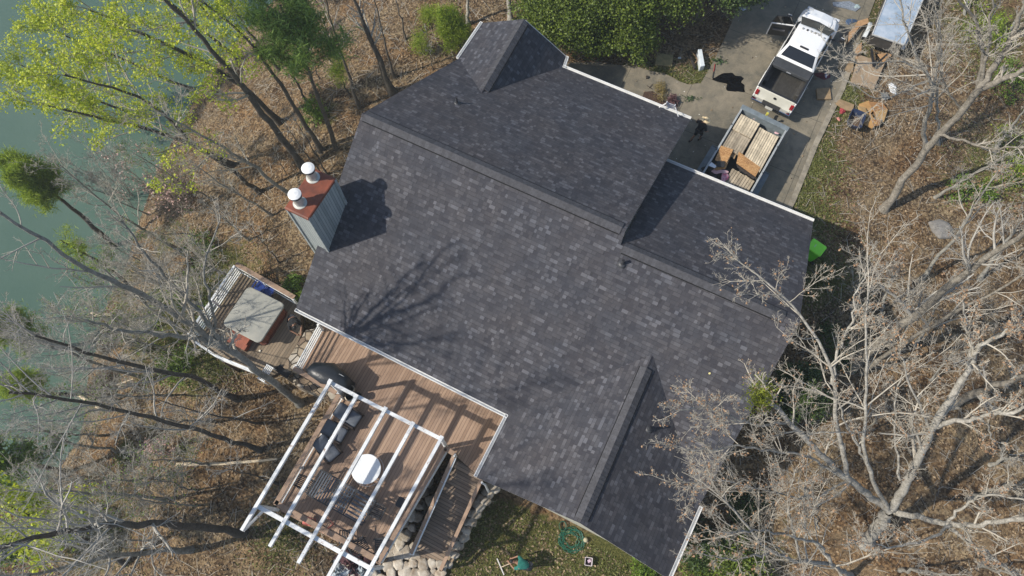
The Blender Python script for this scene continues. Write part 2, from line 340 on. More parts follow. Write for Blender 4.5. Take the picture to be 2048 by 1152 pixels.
# ---------------------------------------------------------------- loose leaves and grass on the ground
rng = np.random.default_rng(5)
def quads(C, n, size, flat=.5, asp=.6, seed=1):
    """little leaf quads around the points C"""
    r = np.random.default_rng(seed); C = np.repeat(C, n, 0) if n > 1 else C; k = len(C)
    a = r.normal(size=(k, 3)); a[:, 2] *= flat; a /= np.linalg.norm(a, axis=1)[:, None] + 1e-9
    b = r.normal(size=(k, 3)); b[:, 2] *= flat; b -= (a * b).sum(1)[:, None] * a; b /= np.linalg.norm(b, axis=1)[:, None] + 1e-9
    s = size * r.uniform(.6, 1.4, k)[:, None]; a = a * s; b = b * s * asp
    V = np.stack([C - a, C - b * 1.0 + a * .1, C + a, C + b + a * .1], 1).reshape(-1, 3)
    return V, np.arange(4 * k).reshape(-1, 4)
def scatter_ground():
    n = 130000; x = rng.uniform(-27, 27, n); y = rng.uniform(-3, 34, n)
    bad = inpoly(x, y, LPOLY) | inpoly(x, y, HOUSE_FP)
    dr = inpoly(x, y, DRIVE); keep = ~bad & (~dr | (rng.random(n) < .012)); lawn = inpoly(x, y, LAWN) & (rng.random(n) < .12); keep &= ~lawn
    den = .5 + .5 * np.sin(x * .9 + 2 * np.sin(y * .5)) * np.sin(y * 1.1 + 1.5 * np.sin(x * .7)); keep &= rng.random(n) < .35 + .75 * den
    x, y, dr = x[keep], y[keep], dr[keep]; z = hgt(x, y); z = np.where(dr, .06, z) + rng.uniform(.0, .05, len(x))
    V, F = quads(np.stack([x, y, z], 1), 1, .06, .25, .6, 3)
    tag(npmesh('leaf_litter', V, F, leafmat('dead leaves', (.06, .038, .022), (.37, .275, .17), .1, .8)), 'brown fallen leaves covering the slope and yard around the house', 'leaves', kind='stuff')
    n = 9000; x = rng.uniform(-27, 27, n); y = rng.uniform(-3, 34, n); keep = ~(inpoly(x, y, LPOLY) | inpoly(x, y, HOUSE_FP) | inpoly(x, y, DRIVE) | inpoly(x, y, LAWN)); x, y = x[keep], y[keep]; z = hgt(x, y) + .04; k = len(x)
    a = rng.uniform(0, 6.28, k); ln = rng.uniform(.1, .55, k) ** 1.0; d = np.stack([np.cos(a), np.sin(a), rng.normal(size=k) * .12], 1) * ln[:, None]; w = np.stack([-np.sin(a), np.cos(a), 0 * a], 1) * rng.uniform(.006, .016, k)[:, None]; c = np.stack([x, y, z], 1); up = np.array([0, 0, .02])
    V = np.stack([c - d - w, c - d + w, c + d * .2 + w * .8 + up + w * 2, c + d, c + d * .2 - w * .8 + up + w * 2], 1).reshape(-1, 3)
    tag(npmesh('twig_litter', V, np.arange(5 * k).reshape(-1, 5), leafmat('fallen twigs', (.10, .08, .06), (.42, .38, .31), 0, .85)), 'small fallen grey twigs strewn over the leaves', 'twigs', kind='stuff')
    # grass blades near the drive and on the lawn
    pts = []
    for px, py, rad, k in ((1640, 330, 1.1, 3500), (1620, 420, 1.3, 4500), (1690, 200, .9, 2500), (1390, 155, .8, 2500), (1320, 145, .8, 1500), (1630, 540, 1.8, 4500), (1100, 1090, 3, 4000), (980, 1070, 2.2, 3200), (1230, 1130, 1.6, 4000), (430, 600, 2.4, 7000), (330, 650, 2.6, 6000), (420, 715, 1.6, 4000), (250, 905, .5, 900), (180, 1060, 2.4, 4000), (1990, 90, 2.6, 4000), (2010, 330, 2.4, 4000), (560, 1080, 1.6, 2500)):
        q = G(px, py); c = rng.normal(size=(k, 2)) * rad * .6 + q[:2]; pts.append(c)
    c = np.vstack(pts); ok = ~(inpoly(c[:, 0], c[:, 1], DRIVE) | inpoly(c[:, 0], c[:, 1], HOUSE_FP) | inpoly(c[:, 0], c[:, 1], LPOLY)); c = c[ok]
    z = hgt(c[:, 0], c[:, 1]); b = np.stack([c[:, 0], c[:, 1], z], 1); k = len(b)
    w = rng.normal(size=(k, 3)) * .02; w[:, 2] = 0; tip = b + rng.normal(size=(k, 3)) * .07; tip[:, 2] = z + rng.uniform(.04, .12, k)
    V = np.stack([b - w, b + w, tip], 1).reshape(-1, 3)
    tag(npmesh('grass', V, np.arange(3 * k).reshape(-1, 3), leafmat('grass blades', (.07, .095, .022), (.26, .27, .08), .3)), 'short green and tan grass in patches around the yard', 'grass', kind='stuff')
scatter_ground()
# ================================================================ HOUSE
def shingle(name, light=1.0):
    m, t, b, N, L = nt(name)
    uv = N.new('ShaderNodeUVMap').outputs[0]; sp = N.new('ShaderNodeSeparateXYZ'); L.new(uv, sp.inputs[0]); u, v = sp.outputs[0], sp.outputs[1]
    EX = .155
    vv = math_(N, L, 'DIVIDE', v, EX); row = math_(N, L, 'FLOOR', vv); fv = math_(N, L, 'FRACT', vv)
    w1 = N.new('ShaderNodeTexWhiteNoise'); w1.noise_dimensions = '1D'; L.new(row, w1.inputs['W'])
    uo = math_(N, L, 'ADD', math_(N, L, 'DIVIDE', u, .175), math_(N, L, 'MULTIPLY', w1.outputs[0], 37.0))
    wob = N.new('ShaderNodeTexNoise'); wob.noise_dimensions = '2D'; wob.inputs['Scale'].default_value = 1.0; wob.inputs['Detail'].default_value = 0
    cb0 = N.new('ShaderNodeCombineXYZ'); L.new(math_(N, L, 'MULTIPLY', uo, .7), cb0.inputs[0]); L.new(math_(N, L, 'MULTIPLY', row, 7.3), cb0.inputs[1]); L.new(cb0.outputs[0], wob.inputs['Vector'])
    uo = math_(N, L, 'ADD', uo, math_(N, L, 'MULTIPLY', wob.outputs['Fac'], 1.6))
    cell = math_(N, L, 'FLOOR', uo); fu = math_(N, L, 'FRACT', uo)
    cb = N.new('ShaderNodeCombineXYZ'); L.new(cell, cb.inputs[0]); L.new(row, cb.inputs[1])
    w2 = N.new('ShaderNodeTexWhiteNoise'); w2.noise_dimensions = '2D'; L.new(cb.outputs[0], w2.inputs['Vector']); r = w2.outputs['Value']
    k = light
    tabs = ramp(N, L, r, [(0, (.048 * k, .046 * k, .054 * k)), (.35, (.066 * k, .064 * k, .071 * k)), (.65, (.078 * k, .075 * k, .082 * k)), (.82, (.090 * k, .087 * k, .094 * k)), (.92, (.116 * k, .113 * k, .121 * k)), (1, (.142 * k, .139 * k, .15 * k))])
    # coloured drift between batches of shingles, and granules
    drift = noise(N, L, uv, .42, 4, .7); o = mixc(N, L, ramp(N, L, drift, [(.38, (0, 0, 0)), (.66, (1, 1, 1))]), mixc(N, L, 1, tabs, (.84, .90, .98), 'MULTIPLY'), mixc(N, L, 1, tabs, (1.03, 1.01, 1.0), 'MULTIPLY'))
    st_ = N.new('ShaderNodeMapping'); L.new(uv, st_.inputs[0]); st_.inputs['Scale'].default_value = (.9, .16, 1); o = mixc(N, L, 1, o, ramp(N, L, noise(N, L, st_.outputs[0], 1.3, 5, .7, .5), [(.35, (.88, .88, .9)), (.65, (1.10, 1.09, 1.08))]), 'MULTIPLY')
    gr = noise(N, L, uv, 60, 3, .8); gc = ramp(N, L, gr, [(.3, (.72, .72, .72)), (.7, (1.28, 1.28, 1.28))]); o = mixc(N, L, 1, o, gc, 'MULTIPLY')
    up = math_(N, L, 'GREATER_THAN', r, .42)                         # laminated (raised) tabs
    edge = math_(N, L, 'MULTIPLY', math_(N, L, 'LESS_THAN', fv, .13), math_(N, L, 'MULTIPLY_ADD', up, .40, .15))  # lower edge of each course: dark gap plus painted shadow, stronger on raised tabs
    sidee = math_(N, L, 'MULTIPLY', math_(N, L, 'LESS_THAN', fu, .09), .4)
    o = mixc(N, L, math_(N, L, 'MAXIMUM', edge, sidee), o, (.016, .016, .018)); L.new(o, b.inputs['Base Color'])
    b.inputs['Roughness'].default_value = .82; b.inputs['Specular IOR Level'].default_value = .35
    h = math_(N, L, 'ADD', math_(N, L, 'MULTIPLY', math_(N, L, 'SUBTRACT', 1, fv), .6), math_(N, L, 'ADD', math_(N, L, 'MULTIPLY', up, .7), math_(N, L, 'MULTIPLY', gr, .35)))
    bn = N.new('ShaderNodeBump'); bn.inputs['Strength'].default_value = .8; bn.inputs['Distance'].default_value = .012; L.new(h, bn.inputs['Height']); L.new(bn.outputs[0], b.inputs['Normal'])
    return m
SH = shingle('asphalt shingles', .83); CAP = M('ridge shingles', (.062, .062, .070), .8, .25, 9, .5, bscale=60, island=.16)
WHITE = M('white painted metal', (.74, .74, .72), .4, .08, 3)
TRIM = M('white trim', (.70, .69, .66), .55, .12, 2)
SIDING = planks('cream lap siding', (.42, .41, .34), (.55, .54, .46), .16, 1, .7, (.2, .2, .17))
house = thing('house', ab(-3, 9, 0), 'house with a dark grey shingled gable roof in the middle of the wooded lot', 'house')
EZ = np.array([0, 0, 1.0])
# main front plane z = zf + .572 (b - 4.324)
def fplane(px, py): n = EZ - .572 * E2; return plane_hit(px, py, n, 2.374 - .572 * 4.324)
def bplane(px, py): n = EZ + .453 * E2; return plane_hit(px, py, n, 6.73 + .453 * 11.94)
V = {}
for k_, q in dict(r1l=(724, 227), r1r=(1252, 459), r2l=(1241, 490), r2r=(1599, 645), fl=(590, 623), f2=(1008, 833), ga=(1305, 708), gev=(1404, 1015)).items(): V[k_] = fplane(*q)
for k_, q in dict(N2=(1382, 236), N1=(1127, 132), ta=(963, 186), twv=(913, 117)).items(): V[k_] = bplane(*q)
V['f3'] = P(948, 952, V['f2'][2]); V['gr'] = P(1160, 1046, V['ga'][2]); V['ge'] = P(1341, 1160, V['gev'][2])
V['W2'] = P(1627, 440, 3.03); V['W1'] = P(1330, 318, 3.03)
V['te'] = P(1137, 116, V['N1'][2]); V['tr'] = P(1049, 38, V['ta'][2]); V['tw'] = P(961, 46, V['twv'][2])
for ks, d, sl in ((('N1', 'N2'), -E2, .453), (('W1', 'W2'), -E2, .523), (('fl', 'f2'), E2, .572), (('f2', 'f3'), E1, .57), (('gev', 'ge'), -E1, .57), (('te',), -E1, .6), (('tw', 'twv'), E1, .6)):
    for k_ in ks: V[k_] = V[k_] + d * .13 + (EZ * sl * .13 if k_ != 'f2' else 0)
def roof(name, keys, along, slope, label=None):
    pts = [V[k] for k in keys]
    if along == 'a': uvf = lambda p: (p[0] * E1[0] + p[1] * E1[1], (p[0] * E2[0] + p[1] * E2[1]) * slope)
    else: uvf = lambda p: (p[0] * E2[0] + p[1] * E2[1], (p[0] * E1[0] + p[1] * E1[1]) * slope)
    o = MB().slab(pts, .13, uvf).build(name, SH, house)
    if label: o['label'] = label
    return o
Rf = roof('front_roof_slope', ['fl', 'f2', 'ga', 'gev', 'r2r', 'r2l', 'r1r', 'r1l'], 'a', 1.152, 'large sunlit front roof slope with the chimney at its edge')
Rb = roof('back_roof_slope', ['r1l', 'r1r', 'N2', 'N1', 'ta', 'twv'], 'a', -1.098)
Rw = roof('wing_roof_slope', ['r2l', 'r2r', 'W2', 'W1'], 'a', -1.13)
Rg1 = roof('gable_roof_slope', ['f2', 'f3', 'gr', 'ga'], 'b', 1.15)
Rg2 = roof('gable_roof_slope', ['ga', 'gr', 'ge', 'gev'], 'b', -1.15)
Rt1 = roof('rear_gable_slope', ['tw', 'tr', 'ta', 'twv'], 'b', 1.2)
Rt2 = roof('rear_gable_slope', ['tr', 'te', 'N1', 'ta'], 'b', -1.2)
# ridge vents: a raised cap of overlapping shingle pieces over each ridge
def ridge_cap(p, q, parent, s1, s2, side, t0=0, t1=1):
    p = np.array(p); q = np.array(q); d = q - p; Lh = np.linalg.norm(d); d = d / Lh; n = int((t1 - t0) * Lh / .15); m = MB()
    for i in range(n):
        a = p + d * (Lh * t0 + i * .15); b_ = a + d * .18; ra, rb = .062, .040
        for sgn, sl in ((1, s1), (-1, s2)):
            o_ = side * sgn * .235 + EZ * (-sl * .235)
            m.add([a + EZ * ra, b_ + EZ * rb, b_ + o_ + EZ * rb, a + o_ + EZ * ra, a + o_ + EZ * .0, b_ + o_ + EZ * .0, a + EZ * (ra - .03)],
                  [(0, 1, 2, 3), (3, 2, 5, 4), (0, 3, 4, 6)])
    o = m.build('ridge_cap', CAP, parent); g = MB()
    for sgn, sl in ((1, s1), (-1, s2)):                              # dark vent slot under the cap edge
        o_ = side * sgn * .247 + EZ * (-sl * .247 + .02)
        g.bar(p + d * Lh * t0 + o_, p + d * (Lh * t0 + n * .15) + o_, .034, .034)
    g.build('vent_slot', M('vent black', (.008, .008, .009), .9, .1), o)
    return o
ridge_cap(V['r1l'], V['r1r'], Rf, .453, .572, E2, .012, .985)
ridge_cap(V['r2l'], V['r2r'], Rw, .523, .572, E2, .02, .93)
ridge_cap(V['ga'], V['gr'], Rg1, .57, .57, E1, .09, .985)
ridge_cap(V['ta'], V['tr'], Rt1, .6, .6, E1, .05, .99)
# white gutters (U-shaped) hanging on the eaves
def gutter(p, q, out, name='gutter', ext=0):
    p = np.array(p); q = np.array(q); d = (q - p) / np.linalg.norm(q - p); p = p - d * ext; q = q + d * ext; out = np.array(out); m = MB()
    b0 = EZ * -.03
    m.bar(p + b0 + out * .012, q + b0 + out * .012, .014, .12); m.bar(p + b0 + out * .125, q + b0 + out * .125, .028, .12)
    m.bar(p + b0 + out * .066 - EZ * .055, q + b0 + out * .066 - EZ * .055, .10, .012)
    for e in (p, q): m.bar(e + b0 + out * .02, e + b0 + out * .11, .01, .118)
    return m.build(name, WHITE, house)
gutter(V['fl'], V['f2'], -E2); gutter(V['f2'], V['f3'], -E1); gutter(V['N1'], V['N2'], E2); gutter(V['te'], V['N1'], E1); gutter(V['W1'], V['W2'], E2); gutter(V['gev'], V['ge'], E1)
gutter(V['tw'], V['twv'], -E1)
def fascia(p, q, off):
    o_ = np.array(off) * .018; return MB().bar(np.array(p) + o_ - EZ * .12, np.array(q) + o_ - EZ * .12, .03, .20).build('fascia', TRIM, house)
for p_, q_, o_ in (('f3', 'gr', -E2), ('gr', 'ge', -E2), ('fl', 'r1l', -E1), ('r1l', 'twv', -E1), ('r1r', 'N2', E1), ('gev', 'r2r', E1), ('r2r', 'W2', E1), ('tw', 'tr', E2), ('tr', 'te', E2)): fascia(V[p_], V[q_], o_ * .6 - o_ * 1.7)
# walls: closed wall blocks beneath the roofs, set back from the edges, with openings on the sides that can be glimpsed
def wall(name, a0, a1, b0, b1, tops, z0):
    """block with its own top heights at the 4 corners (a0b0,a1b0,a1b1,a0b1) and optional ridge"""
    m = MB(); pts = [ab(a0, b0, 0), ab(a1, b0, 0), ab(a1, b1, 0), ab(a0, b1, 0)]
    lo = [p + EZ * z0 for p in pts]; hi = [p + EZ * t for p, t in zip(pts, tops)]
    m.add(lo + hi, [(4, 5, 6, 7), (0, 1, 5, 4), (1, 2, 6, 5), (2, 3, 7, 6), (3, 0, 4, 7)])
    return m.build(name, SIDING, house, boxuv=lambda p: (p.x * E1[0] + p.y * E1[1] + p.x * E2[0] + p.y * E2[1], p.z))
A = lambda k: (float(V[k] @ E1), float(V[k] @ E2), float(V[k][2]))
aL = A('r1l')[0] + .35; aM = A('r1r')[0] - .35; aR = A('r2r')[0] - .3; bF = A('fl')[1] + .6; bR1 = A('r1r')[1]; bN = A('N2')[1] - .4; bW = A('W2')[1] - .4
zfr = lambda b: 2.374 + .572 * (b - 4.324); zbk = lambda b: 6.73 - .453 * (b - 11.94)
wall('wall', aL, aM, bF, bR1, [zfr(bF) - .2] * 2 + [zfr(bR1) - .25] * 2, -3.6)
wall('wall', max(aL, A('twv')[0] + .35), aM, bR1, bN, [zfr(bR1) - .25] * 2 + [zbk(bN) - .2] * 2, -3.6)
b2 = A('r2r')[1]
wall('wall', aM, aR, bF + 2.5, b2, [zfr(bF + 2.5) - .2] * 2 + [zfr(b2) - .25] * 2, -2)
wall('wall', aM, aR, b2, bW, [zfr(b2) - .25] * 2 + [A('W2')[2] - .15] * 2, -.4)
gw = MB(); g0, g1, g2 = A('f3'), A('gr'), A('ge'); bb = g1[1] + .42; bt_ = A('f2')[1] + .5         # lower gable block with a pointed end
ring = lambda b: [ab(g0[0] + .45, b, -3.4), ab(g2[0] - .45, b, -3.4), ab(g2[0] - .45, b, g2[2] - .0), ab(g1[0], b, g1[2] - .28), ab(g0[0] + .45, b, g0[2] - .0)]
gw.loft([ring(bb), ring(bt_ + 3.2)]).build('wall', SIDING, house, boxuv=lambda p: (p.x * E1[0] + p.y * E1[1] + p.x * E2[0] + p.y * E2[1], p.z))
t0, t1, t2 = A('tw'), A('tr'), A('te'); bt2 = min(t0[1], t1[1], t2[1]) - .4
ring = lambda b: [ab(t0[0] + .6, b, -2.5), ab(t2[0] - .4, b, -2.5), ab(t2[0] - .4, b, t2[2]), ab(t1[0], b, t1[2] - .28), ab(t0[0] + .6, b, t0[2])]
MB().loft([ring(bN - 1.5), ring(bt2)]).build('wall', SIDING, house, boxuv=lambda p: (p.x * E1[0] + p.y * E1[1] + p.x * E2[0] + p.y * E2[1], p.z))
GLASS = M('dark window glass', (.015, .02, .025), .06, .1, spec=.8)
def window(a, b, z, w, h, out):         # on a wall facing `out`
    t = np.cross(EZ, out); c = ab(a, b, z) + out * .03; f = MB()
    for s_ in (-1, 1):
        f.bar(c + t * s_ * w / 2 - EZ * h / 2, c + t * s_ * w / 2 + EZ * h / 2, .09, .06, up=out); f.bar(c - t * (w / 2 + .045) + EZ * s_ * h / 2, c + t * (w / 2 + .045) + EZ * s_ * h / 2, .06, .09)
    f.bar(c - t * w / 2, c + t * w / 2, .04, .04); fo = f.build('window', TRIM, house)
    MB().bar(c - t * w / 2 - out * .02, c + t * w / 2 - out * .02, .012, h).build('pane', GLASS, fo)
window(-9.2, bF, 1.0, 1.6, 1.3, -E2); window(-7.0, bF, .8, 1.8, 1.9, -E2); window(-4.4, bF, .8, 1.8, 1.9, -E2)
window(g1[0], bb, .6, 1.6, 1.3, -E2); window(aR, b2 - 3, 1.4, 1.1, 1.2, E1); window(aR, b2 + 2.4, 1.4, 1.1, 1.2, E1); window(aL, 8.5, 1.2, 1.2, 1.2, -E1); window(-4.5, bN, 1.2, 1.4, 1.2, E2)
# garage door under the wing eave
gd = MB(); cD = ab((aM + aR) / 2, bW + .03, 1.1); gd.bar(cD - E1 * 2.4, cD + E1 * 2.4, .05, 2.2)
for i in range(1, 4): gd.bar(cD - E1 * 2.4 + EZ * (-1.1 + i * .55) + E2 * .03, cD + E1 * 2.4 + EZ * (-1.1 + i * .55) + E2 * .03, .012, .025)
gd.build('garage_door', TRIM, house)
# chimney: sided chase with a rusty cap and two steel flues
zc = 8.35
def chim():
    base = fplane(656.6, 501.4); fr = P(616.5, 436, 0); best = None
    for z in np.arange(6, 11, .02):
        d = np.hypot(*(P(616.5, 436, z)[:2] - base[:2]))
        if best is None or d < best[0]: best = (d, z)
    return best[1]
zc = float(chim()); C0 = P(616.5, 436, zc); C1 = P(571.8, 415.5, zc); C2 = P(666, 357.5, zc)
w1 = float((C0 - C1) @ E1); w2 = float((C2 - C0) @ E2)
print('CHIM', zc, w1, w2)
cc = C0 - E1 * w1 / 2 + E2 * w2 / 2
SID2 = planks('weathered chimney siding', (.20, .235, .235), (.42, .45, .44), .13, 0, .85, (.05, .06, .065))
poly = [C0 - E1 * w1, C0, C0 + E2 * w2, C0 - E1 * w1 + E2 * w2]
ch = MB().prism([p[:2] for p in poly], -4.5, zc).build('chimney', SID2, house, boxuv=lambda p: ((p.x * E1[0] + p.y * E1[1]) + (p.x * E2[0] + p.y * E2[1]), p.z))
ch['label'] = 'tall weathered grey sided chimney with a rusty metal top'
tr_ = MB()
for i in range(4): p, q = poly[i], poly[(i + 1) % 4]; z_ = EZ; tr_.bar((p[0], p[1], zc - 1.6), (p[0], p[1], zc - .01), .10, .10, up=E1); tr_.bar((p[0], p[1], -4.4), (p[0], p[1], zc - 1.61), .10, .10, up=E1)
tr_.build('corner_board', M('corner boards', (.30, .33, .33), .8, .2), ch)
RUST = M('rusted sheet metal', (.24, .062, .028), .6, .3, 2.2, .2, col2=(.11, .032, .018))
cp = MB(); ring = lambda e, z: [tuple((p + (p - cc) * [1, 1, 0] / np.linalg.norm((p - cc)[:2]) * e)[:2]) + (z,) for p in poly]
cp.loft([ring(.07, zc - .10), ring(.07, zc + .01), ring(.0, zc + .03)]); cp.build('chimney_cap', RUST, ch)
STEEL = M('galvanised flue', (.50, .50, .46), .45, .2, 5, .1, metal=.25); STAIN = M('bright cap', (.82, .82, .80), .35, .05, 3)
for px, py in ((597, 401), (623, 350)):
    b_ = P(px, py, zc); b_ = P(px + 3.5, py + 6, zc + .0); 
    fl = MB().tube([b_ + EZ * .02, b_ + EZ * .05, b_ + EZ * .07, b_ + EZ * .62], [.27, .27, .19, .185], 28).build('flue', STEEL, ch, smooth=False)
    MB().tube([b_ + EZ * .60, b_ + EZ * .70], [.235, .235], 28).build('flue_collar', M('sooty collar', (.03, .025, .025), .8, .3), fl)
    MB().tube([b_ + EZ * .71, b_ + EZ * .75, b_ + EZ * .79, b_ + EZ * .82], [.25, .25, .16, .01], 28).build('rain_cap', STAIN, fl)
# plumbing vents
for px, py, pl, par, r in ((914, 207, 'b', Rb, .05), (1244, 528, 'f', Rf, .06), (1297, 859, 'g', Rg2, .05)):
    if pl == 'b': p = bplane(px, py)
    elif pl == 'f': p = fplane(px, py)
    else:
        n = np.cross(V['gr'] - V['ga'], V['ge'] - V['ga']); n /= np.linalg.norm(n); p = plane_hit(px, py, n, n @ V['ga'])
    MB().tube([p - EZ * .02, p + EZ * .05, p + EZ * .08, p + EZ * .14], [r * 2.9, r * 2.3, r * 1.5, r * 1.2], 18).tube([p + EZ * .1, p + EZ * .34], [r, r], 14).build('vent_pipe', M('dark vent boot', (.05, .052, .058), .5, .2), par)
    MB().tube([p + EZ * .34, p + EZ * .365], [r * .8, r * .8], 14).build('pipe_mouth', M('pipe opening', (.01, .01, .012), .9, .1), house)
# a short rain pipe at the corner of the lower gable
dp = V['f3'] + E1 * .25 - E2 * .08
MB().tube([dp - EZ * .1, dp + E1 * .15 - EZ * .35, dp + E1 * .18 - EZ * 5.2, dp + E1 * .1 - E2 * .4 - EZ * 5.3], .045, 8).build('downpipe', WHITE, house)
# ================================================================ DECKS, RAILINGS, PERGOLA, STAIRS
DZ, TZ = -.35, -1.1                      # main deck and hot-tub deck levels
WOODB = planks('tan deck boards', (.235, .15, .10), (.42, .29, .205), .14, 0, gap=(.10,.065,.045))
WOODG = planks('grey brown deck boards', (.13, .10, .066), (.28, .215, .145), .14, 0, gap=(.05,.04,.028))
BOARD = M('tan composite board', (.30, .20, .135), .65, .15, 6); FRAMEW = M('deck framing', (.10, .065, .04), .8, .3, 8)
PW = M('white painted wood', (.78, .80, .79), .5, .06, 3)
def peeling():
    m, t, b, N, L = nt('peeling white paint'); tc = N.new('ShaderNodeTexCoord').outputs['Object']
    o = mixc(N, L, ramp(N, L, noise(N, L, tc, 3.6, 7, .8), [(.585, (0, 0, 0)), (.62, (1, 1, 1))]), ramp(N, L, noise(N, L, tc, 1.5, 4), [(.35, (.62, .63, .62)), (.6, (.80, .81, .80))]), ramp(N, L, noise(N, L, tc, 20, 3), [(.35, (.20, .10, .06)), (.65, (.42, .34, .28))]))
    L.new(o, b.inputs['Base Color']); b.inputs['Roughness'].default_value = .6; return m
PEEL = peeling()
def xy(px, py, z): return P(px, py, z)
# -- main deck
main_px = [(640, 655), (900, 760), (1030, 826), (968, 962), (912, 912), (893, 897), (760, 1130), (553, 1017), (683, 793), (597, 742)]
MP = [xy(px, py, DZ) for px, py in main_px]; MP[1] = ab(-5, bF + .1, DZ); MP[2] = ab(A('f2')[0] + .3, bF + .1, DZ); MP[0] = ab(float(MP[0] @ E1), bF + .1, DZ)
deck = thing('main_deck', MP[8], 'tan board deck under the white pergola with a stair down on its right', 'deck')
MB().prism([p[:2] for p in MP], DZ - .05, DZ).build('deck_floor', WOODB, deck, boxuv=lambda p: uvab(p))
jo = MB()
for i in range(len(MP)): p, q = MP[i], MP[(i + 1) % len(MP)]; jo.bar(p - EZ * .18, q - EZ * .18, .045, .25)
jo.build('rim_joist', FRAMEW, deck)
for px, py in ((565, 1012), (655, 1066), (752, 1122), (640, 870), (600, 745), (830, 1000), (700, 900)):
    p = xy(px, py, DZ); g = float(hgt(p[0], p[1])); MB().bar((p[0], p[1], g - .2), (p[0], p[1], DZ - .06), .14, .14).build('deck_post', FRAMEW, deck)
def railing(name, pts, parent, h=.95, rails=4, cap=.14, capoff=0, capmat=BOARD, railmat=PW, post=True, step=1.6):
    """horizontal rails on the inside, wide cap board on top; pts are the foot points"""
    r = thing_child(name, pts[0], parent); pts = [np.array(p, float) for p in pts]
    capb, rl = MB(), MB(); ps = []
    for p, q in zip(pts[:-1], pts[1:]):
        d = (q - p); Lh = np.linalg.norm(d); d /= Lh; s_ = np.cross(EZ, d); s_ /= np.linalg.norm(s_)
        if cap: capb.bar(p + EZ * (h + .015) + s_ * capoff, q + EZ * (h + .015) + s_ * capoff, cap, .035)
        for i in range(rails): z = .12 + (h - .22) * i / max(1, rails - 1); rl.bar(p + EZ * z, q + EZ * z, .045, .05)
        n = max(1, int(round(Lh / step)))
        if post:
            for i in range(n + 1): ps.append(p + d * Lh * i / n)
    if cap: capb.build('cap_board', capmat, r)
    if rails: rl.build('rails', railmat, r)
    for p in ps: MB().bar(p - EZ * .02, p + EZ * h, .09, .09).build('post', railmat, r)
    return r
def thing_child(name, loc, parent):
    o = bpy.data.objects.new(name, None); COL.objects.link(o); o.parent = parent
    mi = pmat(parent).inverted(); o.location = mi @ Vector([float(c) for c in loc]); return o
railing('railing', [xy(686, 797, DZ), xy(563, 1010, DZ)], deck, rails=3, cap=.2, capoff=.06)
railing('railing', [xy(563, 1010, DZ), xy(764, 1123, DZ)], deck, rails=3, cap=.2, capoff=.06)
railing('railing', [xy(764, 1123, DZ), xy(894, 902, DZ)], deck, rails=3, cap=.17, capoff=-.03)
railing('railing', [xy(601, 745, DZ), xy(684, 793, DZ)], deck, rails=3, cap=.2, capoff=-.05)
railing('railing', [xy(646, 661, DZ), xy(603, 741, DZ)], deck, rails=4, cap=0, h=.9)
railing('railing', [xy(894, 902, DZ), xy(912, 914, DZ)], deck, rails=1, cap=.2)
wb = P(764, 1123, DZ), P(894, 902, DZ)
MB().bar(wb[0] + E1 * .10 + EZ * .62, wb[1] + E1 * .10 + EZ * .62, .05, .30).build('white_rail_board', PW, deck)
# -- stairs from the deck down to the stone landing
sa, sb = xy(910, 918, DZ), xy(966, 958, DZ); st = thing_child('stairs', sa, deck); e0, e1_ = xy(838, 1113, -2.75), xy(893, 1150, -2.75)
w_ = (sb - sa); wl = float(w_ @ E1); n_ = 13; run = float((sa - e0) @ E2) / n_
tread = MB(); riser = MB()
for i in range(n_):
    zt = DZ - .184 * (i + 1); c = sa - E2 * (run * (i + .5)); c[2] = zt
    tread.bar(c + E1 * .04 - E2 * .0, c + E1 * (wl + .0) - E2 * .0, run - .012 + .03, .04, up=(0, 0, 1))
    riser.bar(c + E1 * .04 + E2 * (run / 2) + EZ * .08, c + E1 * wl + E2 * (run / 2) + EZ * .08, .02, .15)
tread.build('stair_treads', planks('stair tread boards', (.17, .125, .088), (.35, .26, .185), .14, 1), st, boxuv=lambda p: uvab(p)); riser.build('stair_risers', FRAMEW, st)
for off, nm in ((0, 'stringer'), (wl, 'stringer')):
    p = sa + E1 * off; q = sa + E1 * off - E2 * run * n_ - EZ * .184 * n_
    MB().bar(p - EZ * .12, q - EZ * .12, .05, .3).build(nm, FRAMEW, st)
    MB().bar(p + EZ * .86, q + EZ * .86, .15, .035).build('handrail', BOARD, st)
    if off == 0: MB().bar(p + EZ * .78 + E1 * .10, q + EZ * .78 + E1 * .10, .07, .07).build('white_rail', PW, st)
    for k in range(5): t = k / 4; c = p + (q - p) * t; MB().bar(c, c + EZ * .86, .09, .09).build('post', FRAMEW if off else PW, st)
    for k in (.25, .5): MB().bar(p + EZ * (k + .05), q + EZ * (k + .05), .04, .05).build('rails', PW if not off else FRAMEW, st)
